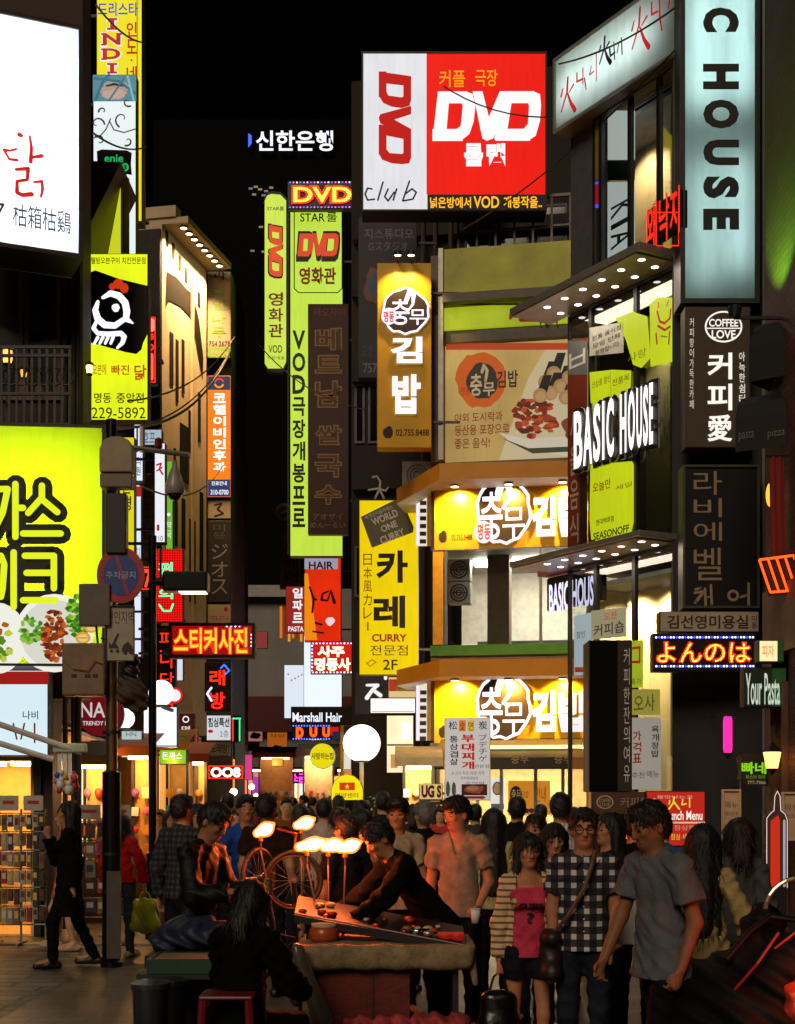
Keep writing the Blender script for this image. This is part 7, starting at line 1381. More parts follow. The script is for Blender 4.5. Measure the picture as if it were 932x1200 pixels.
# utility box with cables, canvas bundle on the pole
c = P3(100, 784, 15); b = thing('utility_cabinet', 'beige metal utility cabinet under the steak signboard beside the thick pole', 'cabinet', c); q = MB(); q.box(-.22, .22, -.1, .18, -.28, .26, mat('#7d6a50', .6, noise=.35, scale=5)); q.build('case', b, bevel=.02); q = MB()
for x_ in (-.12, .02, .1): q.box(x_, x_+.05, -.112, -.1, -.09, -.06, DARK)
q.build('vent', b); q = MB(); q.tube([(-.2, -.12, .1), (-.1, -.13, .0), (.05, -.13, -.02), (.12, -.13, .08), (.2, -.12, .05)], .008, mat('#a07a30')); q.build('cable', b)
f_ = Field(); cc = P3(153, 815, 15)
for i in range(7): g_ = random.Random(i); f_.ell((g_.uniform(-.07, .07), g_.uniform(-.06, .06), g_.uniform(-.12, .2)), (.1, .09, .09), .05)
D, lo = f_.grid(.012, lambda D, P_: D + .012*np.sin(P_[..., 2]*60+P_[..., 0]*40)); o = surface(D, lo, .012, 'canvas_bundle', [mat('#4a3c2c', .8, bump=.4)]); o.location = cc; tag(o, 'rolled brown canvas bundle tied to the thick pole', 'bundle')
f_ = Field(); f_.ell((0, 0, 0), (.09, .08, .11), .03); f_.ell((.03, 0, .12), (.07, .07, .07), .03); D, lo = f_.grid(.012, lambda D, P_: D + .01*np.sin(P_[..., 2]*70+P_[..., 0]*50)); o = surface(D, lo, .012, 'black_bag', [mat('#121110', .5, bump=.3)]); o.location = P3(153, 787, 15); tag(o, 'black bag hung on the thick pole above the canvas bundle', 'bag')
# slim pole with street lamp
o = pole('slim black street lamp post standing behind the red jacket', 179, 18, 628, .075, .05, Z(1000, 18)); q = MB(); zz = Z(682, 18); q.tube([(0, 0, zz), (.2, 0, zz)], .05, PM); q.build('arm', o)
q = MB(); x0, x1 = X(192, 18)-X(179, 18), X(245, 18)-X(179, 18); q.box(x0, x1, -.14, .14, Z(694, 18), Z(671, 18), PM); q.build('lamp_head', o, bevel=.03); q = MB(); q.box(x0+.2, x1-.03, -.11, .11, Z(694, 18)-.012, Z(694, 18)-.002, em('#fff0c8', 2.5)); q.build('lamp_glass', o)
lamp('street_light', 'SPOT', ((x0+x1)/2, 0, Z(696, 18)-.03), 60, '#ffe4b4', o, .15, 130, (0, 0, -1))
q = MB(); q.tube([(-.4, 0, Z(637, 18)), (.18, 0, Z(637, 18))], .02, PM); q.tube([(.1, 0, Z(637, 18)), (.1, 0, Z(690, 18))], .015, PM); q.build('cross_bar', o)
# overhead cables
for i, (a, c, sag, lab) in enumerate([((128, 500, 15.6), (270, 412, 33), .5, 'thick black cable rising from the pole top to the corner column'), ((120, 505, 16), (268, 415, 31.5), .4, 'thin black cable crossing the floodlit office'), ((150, 470, 16), (275, 395, 32), .3, 'thin cable above the camera arm'),
   ((112, 5, 16), (170, 50, 22), .1, 'thin wire across the serif capitals sign'), ((108, 155, 16), (172, 172, 22), .1, 'thin wire across the grey curls sign'), ((470, 60, 27), (700, 130, 21), .5, 'upper wire drooping across the rooftop hoarding'), ((540, 270, 25), (790, 60, 18.6), .2, 'long wire rising past the hoarding corner to the slanting light box'),
   ((655, 75, 20.5), (790, 10, 18), .1, 'wire lying across the slanting light box'), ((150, 560, 16), (262, 545, 31), .4, 'lower wire behind the dome camera'), ((430, 480, 27), (300, 400, 34), .3, 'wire crossing the lime cinema column')]):
    p0, p1 = P3(*a), P3(*c); o = thing('overhead_cable', lab, 'cable', p0); q = MB(); q.tube([(p1-p0)*k + Vector((0, 0, -sag*4*k*(1-k))) for k in np.linspace(0, 1, 14)], .012 if i else .02, CABLE, 6); q.build('wire', o)
# ---------------------------------------------------------------- accessory rack and pavement stalls
c = Vector((X(-4, 17.2), 17.2, 0)); wR = X(54, 17.2)-c.x; zt = Z(948, 17.2)
def rack(lab, c, w, zt, rows, cols, seed, cat='rack'):
    o = thing('accessory_rack', lab, cat, c); q = MB(); RM_ = mat('#8c8a84', .35, .6)
    for x_ in (0, w/2, w): q.tube([(x_, 0, .04), (x_, 0, zt)], .014, RM_, 6); q.tube([(x_, -.2, .03), (x_, .25, .03)], .016, RM_, 6)
    for i in range(rows+1): z_ = .25 + (zt-.3)*i/rows; q.tube([(0, -.02, z_), (w, -.02, z_)], .009, RM_, 6)
    q.build('frame', o); g_ = random.Random(seed)
    for k in range(2): q = MB(); q.box(w*.5*k+.03, w*.5*(k+1)-.03, -.02, 0, zt-.02, zt+.16, mat('#b0a898', .6)); q.box(w*.5*k+.08, w*.5*(k+1)-.08, -.024, -.021, zt+.06, zt+.1, RDK); q.build('header_card', o)
    for i in range(rows):
        zz = .25 + (zt-.3)*(i+1)/rows
        for j in range(cols):
            xx = w*(j+.1)/cols; ww = w*.8/cols; hh = (zt-.3)/rows*g_.uniform(.6, .9); m_ = mat(g_.choice(['#3a2a20', '#6a5a4a', '#1e2430', '#8a8478', '#5a2420', '#a8a498', '#2c3a2c', '#7a6a20', '#403040', '#9a2c3c', '#24365a', '#b0a070']), .4)
            q = MB(); q.box(xx, xx+ww, -.075, -.03, zz-hh-.02, zz-.015, m_); q.box(xx+ww*.15, xx+ww*.85, -.079, -.075, zz-hh*.75, zz-hh*.3, mat(g_.choice(['#c8c0b0', '#6a2c2c', '#d0b060', '#303840']), .5)); q.build('hanging_pack', o)
    return o
rack('tall wire rack hung with phone cases and small packs in front of the white sign', c, wR, zt, 6, 8, 5)
rack('second wire rack of packs half hidden behind the walking woman in black', Vector((X(86, 18.2), 18.2, 0)), .75, 1.5, 5, 5, 9)
# hanging toys at the awning end (plain plush shapes)
o = thing('plush_toys', 'bunch of pale plush toys and balloons hung from the awning frame', 'toys', P3(77, 912, 17.2)); g_ = random.Random(2)
for i in range(14):
    q = MB(); x_, z_ = g_.uniform(-.13, .13), g_.uniform(-.17, .02); r_ = g_.uniform(.035, .06); m_ = mat(g_.choice(['#d8d8d8', '#e8e4dc', '#d8a020', '#3a68b8', '#c83a3a', '#e0a8b8', '#d8d8d8']), .5)
    q.ball((x_, g_.uniform(-.06, .06), z_), (r_, r_, r_*1.2), m_, 10, 7); q.ball((x_+g_.uniform(-.02, .02), -.02, z_+r_*1.3), r_*.65, m_, 10, 7); q.build('plush', o, smooth=True)
q = MB(); q.tube([(0, 0, 0), (0, 0, .2)], .006, CABLE); q.build('string', o)
def stall(lab, px0, px1, Y, seed, canopy, glow, top=930, base=1.0):
    """small market stall: counter, posts, canopy, lamp and goods that each stand on it"""
    x0, x1 = X(px0, Y), X(px1, Y); w = x1-x0; g_ = random.Random(seed); o = thing('market_stall', lab, 'stall', (x0, Y, 0)); hz = Z(top-40, Y)
    q = MB(); q.box(0, w, 0, .6, 0, .85, mat(g_.choice(['#5a3a24', '#6a4a34', '#7a5a3a']), .7)); q.build('counter', o)
    for a in (.03, w-.07): q = MB(); q.box(a, a+.04, .5, .54, .85, hz, DARK); q.build('post', o)
    q = MB(); q.add([(-.1, -.3, hz-.12), (w+.1, -.3, hz-.12), (w+.1, .7, hz+.1), (-.1, .7, hz+.1), (-.1, -.3, hz-.26), (w+.1, -.3, hz-.26)], [(0, 1, 2, 3), (4, 5, 1, 0)], mat(canopy, .7)); q.build('canopy', o)
    q = MB(); q.box(w*.15, w*.85, .1, .16, hz-.3, hz-.24, em(glow, 16)); q.build('lamp', o)
    q = MB(); q.box(.08, w-.08, .54, .58, .86, hz-.2, mat('#d8aa6a', .7)); q.build('back_board', o)
    lamp('stall_light', 'POINT', (w/2, .0, hz-.42), 45, glow, o, .1)
    n = 0
    for i in range(int(w/.16)):
        for k in range(4):
            q = MB(); xx = .1+i*.16; zz = 1.0+k*.27; cc = g_.choice(['#c83a2a', '#e0a030', '#e8d8c0', '#3a7ab0', '#d86a90', '#5a9a4a', '#f0e0a0', '#8a4ab0', '#e8e8e8', '#c87a3a']); s_ = g_.uniform(.045, .065)
            if g_.random() < .5: q.ball((xx, .45, zz), (s_, s_*.8, s_*1.2), mat(cc, .5), 10, 7)
            else: q.box(xx-s_, xx+s_, .4, .5, zz-s_*1.3, zz+s_*1.3, mat(cc, .5))
            q.build('hanging_pack', o)
    return o
stall('toy stall with a grey canopy beside the dark red round sign', 86, 128, 20.2, 3, '#6a5a50', '#ffc070', 915)
stall('lamp lit stall with orange shelving between the two poles', 144, 176, 20.6, 8, '#c86a20', '#ffb060', 905)
stall('bright snack stall with coloured packets beyond the slim pole', 186, 218, 22.5, 5, '#c8a040', '#ffd080', 900)
stall('small goods stall in front of the floodlit office shop', 222, 240, 24, 11, '#8a3a2a', '#ffc070', 915)
stall('snack counter with striped goods under the dark red capitals sign', 470, 512, 24.3, 21, '#d8c8a0', '#ffe0a8', 920)
stall('far souvenir stall glowing below the maroon fascia', 300, 345, 44, 31, '#7a2c2a', '#ffd0a0', 918)
stall('far clothes stall next to the yellow domed sign', 352, 392, 38, 41, '#b0a090', '#fff0d0', 915)
for i, (px, py, rr) in enumerate([(274, 928, .07), (295, 922, .06), (300, 932, .045)]):
    c = P3(px, py, 27+i*2); o = thing('stall_lamp', ['round glowing amber lamp bulb over the crowd by the ring letter sign', 'higher amber lamp bulb over the crowd near the far stall', 'smallest amber lamp bulb under the higher one'][i], 'lamp', c, group='amber bulbs over the crowd'); q = MB(); q.ball((0, 0, 0), rr, em('#ffc070', 9)); q.build('bulb', o, smooth=True); q = MB(); q.tube([(0, 0, -rr*.95), (0, 0, -c.z)], .012, DARK); q.build('stand', o)
# potted green by the snack counter
o = thing('potted_plant', 'leafy green potted plant by the big globe lamp', 'plant', (X(437, 25.5), 25.5, 0)); q = MB(); q.lathe([(.0, 0), (.14, .0), (.19, .7), (.16, .72)], mat('#5a4a3a', .7), 12); q.build('pot', o); q = MB(); g_ = random.Random(6)
for i in range(160):
    a, zz, rr = g_.uniform(0, 6.28), g_.uniform(.7, 1.75), g_.uniform(.03, .26); cx_, cy2 = rr*math.cos(a), rr*math.sin(a); d = Vector((math.cos(a)+g_.uniform(-.5, .5), math.sin(a)+g_.uniform(-.5, .5), g_.uniform(-.4, .6))).normalized()*.11; s_ = d.cross(Vector((0, 0, 1))).normalized()*.028; b0 = Vector((cx_, cy2, zz)); q.add([b0, b0+d*.5+s_, b0+d, b0+d*.5-s_], [(0, 1, 2, 3)], mat(g_.choice(['#2c5a1c', '#3f7a28', '#1f4014']), .6))
q.build('foliage', o); q = MB(); q.tube([(0, 0, .6), (0.02, 0, 1.6)], .015, mat('#4a3a22')); q.build('stem', o)

# ---------------------------------------------------------------- vendor cart, its goods and lamps
YC = 9.75; zT = Z(1108, 9.4); xa, xb = X(347, 9.5), X(556, 9.5)
o = thing('vendor_cart', 'low vendor cart with a padded cloth top and a dark red front board', 'cart', ((xa+xb)/2, 9.85, 0)); w = (xb-xa)/2
CLT = mat('#8a7856', .9, noise=.4, scale=16, bump=.6, name='fleece'); f_ = Field()
for i in range(9): y_ = -.33+.71*i/8; f_.cone((-w+.04, y_, zT-.042), (w-.04, y_, zT-.042), .05, .05, .06)
for i in range(7): f_.cone((-w+.04, -.35, zT-.04-.016*i), (w-.05, -.35, zT-.04-.016*i), .026, .026, .05)
f_.cone((w-.03, -.3, zT-.04), (w+.01, -.31, zT-.26), .04, .025, .03); f_.cone((w-.02, .0, zT-.04), (w+.01, .0, zT-.18), .035, .02, .03)
D, lo = f_.grid(.009, lambda D, P_: np.maximum(D + .006*np.sin(P_[..., 0]*23+2*np.sin(P_[..., 2]*12)+np.sin(P_[..., 0]*7))*(P_[..., 1] < -.3) + .0015*np.sin(P_[..., 0]*140+P_[..., 1]*90)*np.sin(P_[..., 2]*120), P_[..., 2]-zT+.008*np.sin(P_[..., 0]*9)**2)); surface(D, lo, .009, 'tabletop', [CLT], o)
q = MB(); q.box(-w+.14, w-.42, -.30, -.27, .22, zT-.12, mat('#64180f', .55, scale=7, noise=.4, bump=.3)); q.build('front_panel', o, bevel=.005); q = MB(); q.box(-w+.14, w-.42, -.306, -.301, zT-.2, zT-.185, mat('#2a0a08', .5)); q.box(-w+.5, -w+.51, -.306, -.301, .23, zT-.2, mat('#2a0a08', .5)); q.build('panel_seam', o); q = MB(); q.box(-w+.14, -w+.17, -.27, .35, .22, zT-.12, mat('#4a1410', .5)); q.build('side_panel', o)
for sx in (-w+.1, w-.14):
    for sy in (-.28, .32): q = MB(); q.box(sx, sx+.04, sy, sy+.04, 0.0, zT-.1, DARK); q.build('leg', o)
q = MB(); q.box(-w+.1, w-.1, -.3, .36, .18, .215, mat('#2a2018', .7)); q.build('lower_shelf', o)
# tilted black display board
pA, pB = P3(345, 1072, 9.75), P3(546, 1110, 9.5); o = thing('display_board', 'black tilted display tray lying across the cart top', 'tray', pA); d = pB-pA; q = MB(); n_ = Vector((0, 1, 0)); tk = Vector((0, 0, -.05)); bk = Vector((0, .42, .1))
q.add([(0, 0, 0), d, d+bk, bk, tk, d+tk, d+bk+tk, bk+tk], [(0, 1, 2, 3), (7, 6, 5, 4), (0, 4, 5, 1), (1, 5, 6, 2), (2, 6, 7, 3), (3, 7, 4, 0)], mat('#0d0c0c', .45)); q.build('tray', o); q = MB(); q.tube([(0, 0, .01), d*.5+Vector((0, 0, .012)), d+Vector((0, 0, .01))], .008, mat('#5a3a28', .4)); q.build('rim', o)
q = MB()
for k in (.08, .62): a0 = d*k+bk*.4; q.box(a0.x-.02, a0.x+.02, a0.y-.02, a0.y+.02, zT-pA.z-.02, a0.z-.04, DARK)
q.build('prop', o); g_ = random.Random(9)
for i in range(22):
    c = pA + d*g_.uniform(.04, .9) + bk*g_.uniform(.1, .9); q = MB(); s_ = g_.uniform(.012, .024); q.ball((0, 0, s_*.7), (s_*1.6, s_, s_), mat(g_.choice(['#a83018', '#c8a060', '#b8b0a8', '#7a4a20', '#d84a1c']), .35, g_.choice([0, .8])), 10, 6); k = q.build('trinket', smooth=True); k.location = c; tag(k, 'tiny shiny trinket lying on the black tilted tray', 'trinket', 'trinkets on the black tray')
def pot(nm, lab, cat, px, py, Y, prof, m_, lid=None):
    o = thing(nm, lab, cat, (X(px, Y), Y, zT-.005)); q = MB(); q.lathe(prof, m_, 20); q.build('body', o, smooth=True)
    if lid: q = MB(); q.lathe(lid[0], lid[1], 20); q.build('lid', o, smooth=True)
    return o
pot('snack_jar', 'squat orange red snack jar at the cart corner', 'jar', 380, 1100, 9.7, [(0, 0), (.085, 0), (.1, .03), (.1, .08), (.08, .1)], mat('#a84a28', .3), ([(.086, .1), (.086, .125), (0, .13)], mat('#b8a080', .5)))
pot('steel_bowl', 'shiny steel bowl among the goods on the cart', 'bowl', 490, 1094, 9.75, [(0, .0), (.04, .0), (.085, .06), (.09, .09), (.08, .085), (.0, .02)], mat('#b8b8b8', .12, 1, noise=.05))
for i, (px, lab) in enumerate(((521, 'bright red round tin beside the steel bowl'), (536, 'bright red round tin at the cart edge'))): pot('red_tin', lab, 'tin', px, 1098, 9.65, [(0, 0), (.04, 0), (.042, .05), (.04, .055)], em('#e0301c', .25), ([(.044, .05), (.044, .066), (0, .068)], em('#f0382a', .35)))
for i, (px, c_) in enumerate(((503, '#8a5a3a'), (511, '#b08a6a'), (470, '#6a5a4a'))): pot('spice_cup', ['brown little cup next to the steel bowl', 'tan little cup next to the red tins', 'grey little cup in the middle of the cart'][i], 'cup', px, 1098, 9.7, [(0, 0), (.025, 0), (.032, .05), (.028, .05), (0, .01)], mat(c_, .4))
# crumpled clear bag on the cart corner, flowered cloth underneath
f_ = Field(); f_.cone((0, 0, 0), (.14, -.02, -.45), .035, .09, .04); f_.cone((0, 0, 0), (-.02, 0, -.3), .03, .06, .04); D, lo = f_.grid(.012, lambda D, P_: D + .016*np.sin(P_[..., 0]*45+P_[..., 2]*18)); o = surface(D, lo, .012, 'plastic_bag', [mat('#5a5248', .2, noise=.2)]); o.location = P3(352, 1112, 9.35); tag(o, 'crumpled clear plastic bag hanging off the cart corner', 'bag')
f_ = Field(); [f_.ell((i*.1, .02*math.sin(i*2), .02*math.sin(i*3)), (.09, .1, .07), .05) for i in range(8)]; D, lo = f_.grid(.012, lambda D, P_: D + .012*np.sin(P_[..., 0]*50+P_[..., 2]*35)); o = surface(D, lo, .012, 'cloth_heap', [mat('#a83c40', .8, noise=.9, scale=9, name='flowered_cloth')]); o.location = (X(415, 9.6), 9.6, .27); tag(o, 'red and white flowered cloth heap on the cart lower shelf', 'cloth')
MANT = bpy.data.materials.new('flame_mantle'); MANT.use_nodes = True; MANT.cycles.emission_sampling = 'NONE'; _t = MANT.node_tree; _t.nodes.clear(); _o = _t.nodes.new('ShaderNodeOutputMaterial'); _e = _t.nodes.new('ShaderNodeEmission'); _e.inputs['Color'].default_value = (1, .22, .03, 1); _e.inputs['Strength'].default_value = 1.3; _r = _t.nodes.new('ShaderNodeBsdfTransparent'); _a = _t.nodes.new('ShaderNodeAddShader'); _t.links.new(_e.outputs[0], _a.inputs[0]); _t.links.new(_r.outputs[0], _a.inputs[1]); _t.links.new(_a.outputs[0], _o.inputs['Surface'])
# flame lamps: thin stand, burner, wind blown flame
def flame_lamp(lab, px, py, Y, ln, tilt, foot):
    c = P3(px, py, Y); o = thing('flame_lamp', lab, 'lamp', c, group='open flame lamps'); q = MB(); q.tube([(-.02, 0, -.06), (-.02, 0, -.14), (foot[0], foot[1], zT-c.z+.0)], .008, DARK, 6); q.build('stand', o); q = MB(); q.lathe([(.0, -.05), (.018, -.045), (.014, -.01), (.006, .0)], mat('#8a5a20', .3, .9), 10, (-.02, 0, -.03)); q.build('burner', o)
    f_ = Field(); dv = Vector((math.cos(tilt), 0, math.sin(tilt))); a_ = -dv*ln*.36; f_.cone(tuple(a_), tuple(dv*ln*.2), .022, .036, .02); f_.cone(tuple(dv*ln*.1), tuple(dv*ln*.5+Vector((0, 0, .006))), .033, .010, .02)
    D, lo = f_.grid(.005); surface(D, lo, .005, 'flame', [em('#ffd890', 14, False, name='flame')], o)
    f_ = Field(); f_.cone(tuple(a_*1.1), tuple(dv*ln*.2), .034, .052, .03); f_.cone(tuple(dv*ln*.1), tuple(dv*ln*.66+Vector((0, 0, .012))), .046, .012, .03); D, lo = f_.grid(.006); surface(D, lo, .006, 'flame_mantle', [MANT], o)
    lamp('flame_light', 'POINT', (0, -.06, .01), 20, '#ff5a1c', o, .04); return o
flame_lamp('lone flame lamp at the far end, over the leaning wheel', 309, 973, 10.3, .12, .45, (.12, -.3))
flame_lamp('small flame lamp set higher behind the others', 356, 965, 10.9, .13, .3, (.05, -.9))
flame_lamp('largest flame lamp above the upright wheel', 363, 990, 10.2, .19, .2, (.1, -.2))
flame_lamp('middle flame lamp of the close trio', 388, 991, 10.3, .12, .28, (.0, -.3))
flame_lamp('flame lamp nearest the vendor face', 408, 992, 10.2, .15, .25, (-.03, -.2))
# bicycle with its two small wheels up behind the cart
o = thing('bicycle', 'small wheeled folded bicycle propped up behind the cart under the flames', 'bicycle', (X(330, 10.6), 10.6, 0)); TY, RIMM = mat('#1c1612', .6), mat('#5a4838', .35, .8)
wc = []
for i, (px, py, rr, yaw) in enumerate(((344, 1032, .205, 12), (303, 1028, .205, 62))):
    c = P3(px, py, 10.6)-o.location; M_ = Matrix.Rotation(R(yaw), 3, 'Z'); q = MB(); q.torus(c, rr, .017, TY, 36, 8, M_); wh = q.build('wheel', o); q = MB(); q.torus(c, rr-.022, .008, RIMM, 36, 6, M_); q.build('rim', wh); q = MB()
    for k in range(16): a = k*math.pi/8; q.tube([c, Vector(c)+M_ @ Vector(((rr-.02)*math.cos(a), 0, (rr-.02)*math.sin(a)))], .0022, STEEL, 4)
    q.tube([Vector(c)+M_ @ Vector((0, -.04, 0)), Vector(c)+M_ @ Vector((0, .04, 0))], .016, STEEL); q.build('spoke', wh); wc.append(Vector(c))
q = MB(); FR = mat('#241812', .4, .5)
q.tube([wc[0], wc[0]+Vector((.02, .04, -.42)), wc[1]+Vector((.05, .05, -.40)), wc[1]], .014, FR); q.tube([wc[0]+Vector((.02, .04, -.42)), wc[0]+Vector((.05, .05, -.98))], .016, FR); q.tube([wc[1]+Vector((.05, .05, -.40)), wc[1]+Vector((.03, .05, -.98))], .016, FR); q.tube([wc[0]+Vector((.02, .04, -.42)), wc[1]+Vector((.04, .05, -.75))], .013, FR); q.build('frame', o)
q = MB(); q.tube([wc[0]+Vector((0, 0, .2)), wc[0]+Vector((.02, .02, .34)), wc[0]+Vector((-.12, .02, .38))], .01, mat('#7a2018', .4)); q.build('handlebar', o)
q = MB(); q.box(-.35, .25, -.1, .25, 0.14, .18, DARK)
q.build('platform', o); q = MB(); [q.box(x_, x_+.04, -.05, .2, 0, .14, DARK) for x_ in (-.3, .18)]; q.build('foot', o)

# ---------------------------------------------------------------- dim clutter before the seated figure
o = thing('work_table', 'dark folding table with a green plastic tray on top', 'table', (X(212, 8.7), 8.7, 0)); zq = Z(1137, 8.7); q = MB(); q.box(-.23, .28, -.2, .35, zq-.03, zq, mat('#1c1a18', .6)); q.build('tabletop', o)
for sx in (-.2, .23):
    for sy in (-.16, .3): q = MB(); q.box(sx-.015, sx+.015, sy-.015, sy+.015, 0, zq-.03, DARK); q.build('leg', o)
o = thing('plastic_tray', 'dark green plastic tray with a pale rim on the folding table', 'tray', (X(215, 8.6), 8.62, zq+.003)); q = MB(); GT_ = mat('#123a24', .5); q.box(-.2, .22, -.12, .3, 0, .015, GT_)
q.box(-.2, .22, -.12, -.1, .015, .085, GT_); q.box(-.2, .22, .28, .3, .015, .085, GT_); q.box(-.2, -.18, -.1, .28, .015, .085, GT_); q.box(.2, .22, -.1, .28, .015, .085, GT_); q.build('tray', o); q = MB(); q.box(-.17, .19, -.09, .27, .016, .08, mat('#8a6a4a', .8, bump=.3)); q.build('filling', o)
for i, (px, lab) in enumerate(((176, 'grey lidded plastic bin under the green tray'), (196, 'dark lidded plastic bin beside the grey one'))):
    o = thing('storage_bin', lab, 'bin', (X(px, 8.35), 8.35+i*.12, 0)); m_ = mat('#2c3034' if i == 0 else '#121316', .4); q = MB(); q.lathe([(0, 0.0), (.08, 0), (.1, .66), (.105, .68)], m_, 20); q.build('body', o, smooth=True); q = MB(); q.lathe([(.11, .68), (.11, .71), (.05, .73), (0, .735)], m_, 20); q.build('lid', o)
o = thing('plastic_stool', 'red plastic stool in the dark before the seated person', 'stool', (X(268, 8.05), 8.05, 0)); RP = mat('#6a1418', .4); zs = Z(1163, 8.05); q = MB(); q.box(-.15, .15, -.15, .15, zs-.025, zs, RP); q.build('seat', o, bevel=.012)
for sx in (-1, 1):
    for sy in (-1, 1): q = MB(); q.tube([(sx*.125, sy*.125, zs-.025), (sx*.16, sy*.16, 0)], [.026, .022], RP, 8); q.build('leg', o)
o = thing('seat_box', 'black box seat under the crouched person', 'box', (X(300, 8.35), 8.36, 0)); q = MB(); q.box(-.2, .2, -.17, .2, 0, .36, mat('#0e0d0d', .6)); q.build('body', o, bevel=.01); q = MB(); q.box(-.21, .21, -.18, .21, .362, .395, mat('#161414', .6)); q.build('lid', o, bevel=.008)
f_ = Field(); [f_.ell((.13*i-.12, .03*(i % 2), .02*i*(3-i)), (.13, .16, .1), .08) for i in range(3)]; f_.ell((-.02, .05, .06), (.15, .12, .09), .06); D, lo = f_.grid(.012, lambda D, P_: D + .011*np.sin(P_[..., 0]*38+4*np.sin(P_[..., 2]*20)) + .006*np.sin(P_[..., 1]*50)); o = surface(D, lo, .012, 'bedding_bundle', [mat('#16203c', .6, noise=.3, bump=.3)]); o.location = (X(222, 9.1), 9.15, Z(1104, 9.1)); tag(o, 'navy cloth bundle heaped behind the green tray', 'bundle')
o = thing('low_crate', 'dark crate carrying the navy cloth bundle', 'crate', (X(222, 9.1), 9.15, 0)); q = MB(); q.box(-.26, .26, -.18, .22, 0, Z(1104, 9.1)-.07, mat('#1a1614', .7)); q.build('body', o, bevel=.01); q = MB(); [q.box(-.265, .265, -.185, -.18, z_, z_+.04, mat('#2a241e', .7)) for z_ in (.15, .4, .65)]; q.build('slat', o)
# ---------------------------------------------------------------- bags in hands
def hand(i, s, d=.09): J = i['J'][s]; return i['world'](J[2] + J[3]*d)
def bag(nm, lab, top, w, hgt, dep, m_, strap=.12, yaw=0, soft=.0):
    o = thing(nm, lab, 'bag', (top.x, top.y, top.z-strap-hgt), R(yaw)); f_ = Field(); f_.cone((-w/2+dep, 0, dep), (w/2-dep, 0, dep), dep, dep, .03); f_.cone((-w/2+dep*.8, 0, hgt-dep*.6), (w/2-dep*.8, 0, hgt-dep*.6), dep*.6, dep*.6, .03); f_.cone((0, 0, dep), (0, 0, hgt-dep*.6), dep*1.0, dep*.6, .05)
    for k in (-.5, -.2, .2, .5): f_.cone((k*(w-2*dep), 0, dep), (k*(w-2*dep), 0, hgt-dep*.6), dep, dep*.6, .06)
    D, lo = f_.grid(.009, lambda D, P_: D + soft*np.sin(P_[..., 0]*55+P_[..., 2]*32)); surface(D, lo, .009, 'body', [m_], o); q = MB(); q.tube([(-w*.28, 0, hgt-.02), (-w*.12, 0, hgt+strap*.8), (0, 0, hgt+strap), (w*.12, 0, hgt+strap*.8), (w*.28, 0, hgt-.02)], .008, m_, 6); q.build('strap', o); return o
hp_ = hand(RJ, -1); bag('plastic_bag', 'lime yellow plastic shopping bag carried by the red jacketed person', hp_, .3, .34, .08, mat('#b8c010', .4, bump=.3), .1, 0, .008)
hg = hand(GS, -1); o = bag('handbag', 'glossy black handbag held low by the woman in the pink vest', hg, .24, .25, .06, mat('#0c0c0e', .25, bump=.2), .13, 0, .001)
hv = hand(VN, 1); o = thing('paper_cup', 'white paper cup in the grey v-neck man hand', 'cup', (hv.x, hv.y-.02, hv.z-.06)); q = MB(); q.lathe([(0, 0), (.028, 0), (.037, .1), (.034, .1)], WHITE, 16); q.build('body', o, smooth=True); q = MB(); q.lathe([(.039, .1), (.039, .108), (0, .11)], WHITE, 16); q.build('lid', o)
o = thing('paper_bag', 'white paper carrier bag hanging behind the checked shirt man', 'bag', (X(742, 9.4), 9.4, Z(1106, 9.4))); q = MB(); q.box(-.11, .11, -.05, .05, 0, .3, mat('#c8c4bc', .7)); q.build('body', o, bevel=.004); q = MB(); q.tube([(-.05, 0, .3), (-.03, 0, .4), (.03, 0, .4), (.05, 0, .3)], .005, WHITE, 5); q.build('strap', o)
h4 = hand(MB4, 1); o = thing('mobile_phone', 'small phone in the hands of the leather jacketed man', 'phone', (h4.x+.01, h4.y, h4.z)); q = MB(); q.box(-.03, .03, -.006, .006, -.05, .06, BLACK); q.build('case', o, bevel=.003); q = MB(); q.quad((.026, .0075, -.045), (-.026, .0075, -.045), (-.026, .0075, .055), (.026, .0075, .055), em('#a0b8d0', .4, False)); q.build('screen', o)
# shoulder bag of the checked shirt man
i = PL; w3 = i['world']; a0, b0 = w3(i['up']((.07, -.02, 1.47))), w3(np.array([-.2, -.04, .86])); o = thing('shoulder_bag', 'dark shoulder bag on a tan strap across the checked shirt', 'bag', b0); q = MB(); m1 = w3(i['up']((0.0, -.155, 1.25)))-b0; m2 = w3(i['up']((-.1, -.155, 1.08)))-b0; q.tube([a0-b0, w3(i['up']((.05, -.13, 1.40)))-b0, m1, m2, Vector((0, -.05, .1))], .013, mat('#6a4a34', .6), 6); q.build('strap', o)
f_ = Field(); f_.cone((0, -.08, .08), (0, .1, .08), .05, .05, .03); f_.cone((0, -.08, -.12), (0, .1, -.12), .06, .06, .03); f_.cone((0, 0, .05), (0, 0, -.12), .07, .08, .04); D, lo = f_.grid(.01, lambda D, P_: D + .003*np.sin(P_[..., 2]*50)); surface(D, lo, .01, 'body', [mat('#231a16', .5, bump=.3)], o)
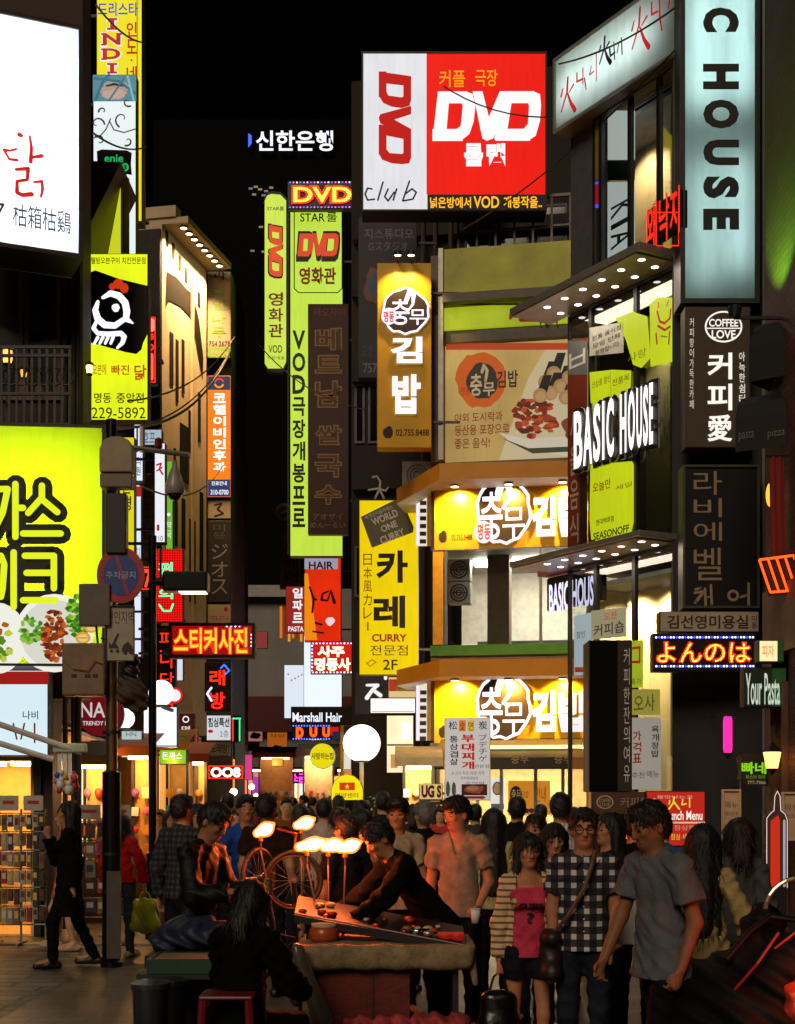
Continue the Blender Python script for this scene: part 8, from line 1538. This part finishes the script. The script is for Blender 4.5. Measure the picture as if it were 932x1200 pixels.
# ---------------------------------------------------------------- covered scooter at the near corner
cS = Vector((X(868, 7.6), 7.6, 0)); o = thing('covered_scooter', 'parked delivery scooter bundled under dark covers with red sheeting', 'scooter', cS)
f_ = Field(); f_.ell((.02, 0, .5), (.34, .5, .42), .1); f_.ell((-.12, .1, .72), (.2, .36, .22), .1); f_.cone((.08, 0, .7), (.14, .1, 1.12), .2, .1, .1); f_.ell((.2, -.1, .9), (.2, .25, .2), .1); f_.ell((-.25, 0, .45), (.12, .3, .25), .1)
def fold3(D, P_): return np.maximum(D + .010*np.sin(P_[..., 0]*22+P_[..., 2]*14+3*np.sin(P_[..., 2]*6)) + .01*np.sin(P_[..., 2]*48+P_[..., 0]*30), .03-P_[..., 2])
D, lo = f_.grid(.013, fold3); surface(D, lo, .013, 'cover', [mat('#0c0b0c', .7, noise=.5, bump=.5, spec=.2, name='tarpaulin')], o)
f_ = Field(); f_.cone((.26, -.3, .95), (.02, -.44, .1), .06, .16, .08); f_.cone((.34, -.25, .85), (.2, -.42, .1), .08, .14, .08); f_.cone((.1, -.3, .72), (-.06, -.4, .5), .04, .09, .08); D, lo = f_.grid(.012, lambda D, P_: D + .016*np.sin(P_[..., 0]*40+P_[..., 2]*22) + .008*np.sin(P_[..., 2]*60)); surface(D, lo, .012, 'red_sheet', [mat('#a83c24', .4, noise=.6, scale=8, bump=.4, name='vinyl')], o)
q = MB(); q.tube([(-.18, -.3, .72), (.0, -.35, .95), (.12, -.3, 1.1)], .007, mat('#8a1812', .5)); q.tube([(.1, -.3, 1.02), (.22, -.32, 1.12)], .006, mat('#8a1812', .5)); q.build('strap', o)
q = MB(); q.tube([(-.12, -.18, .95), (.02, -.1, 1.08), (.14, -.05, 1.16), (.3, -.05, 1.14)], .018, BLACK); q.build('handlebar', o)
q = MB(); q.tube([Vector((.3+.2*math.cos(a), -.12, 1.2+.17*math.sin(a))) for a in np.linspace(.4, 3.1, 14)], .012, mat('#b8b0a0', .2, .8)); q.build('mirror_hoop', o)
q = MB(); q.lathe([(.05, -.12), (.03, -.05), (0, -.03)], mat('#c8c8c8', .2, .9), 14, (.27, -.2, 1.12), 'y'); q.build('lamp_case', o); q = MB(); q.lathe([(0, -.125), (.048, -.12)], em('#ffe0b0', 5), 14, (.27, -.2, 1.12), 'y'); q.build('headlamp', o)
lamp('scooter_light', 'POINT', (.3, -.6, 1.02), 8, '#ff5a28', o, .05)
for i in range(2): q = MB(); q.torus((0, -.38+.76*i, .24), .2, .045, BLACK, 24, 8, Matrix.Rotation(R(90), 3, 'Z')); q.build('wheel', o)

q = MB(); I_ = PL; pm = plaid('#0d0f16', '#30343c', '#c4c0b8', .078)
for s in (1, -1):
    a0, a1, a2, a3 = [I_['up'](v) for v in ((s*.062, -.025, 1.462), (s*.004, -.088, 1.418), (s*.05, -.112, 1.372), (s*.10, -.06, 1.425))]
    q.add([a0, a1, a2, a3], [(0, 1, 2, 3)], pm)
q.build('collar', I_['shirt'])
for k in range(6):
    z_ = 1.36 - .075*k; D_, l_, h_ = I_['DS'], I_['loS'], I_['h']; ii, kk = int((0-l_[0])/h_), int((z_-l_[2])/h_); j = int(np.argmax(D_[ii, :, kk] < 0)); q = MB(); q.ball((0, l_[1]+h_*j-.004, z_), (.006, .003, .006), mat('#c8c4bc', .4), 8, 5); q.build('button', I_['shirt'])
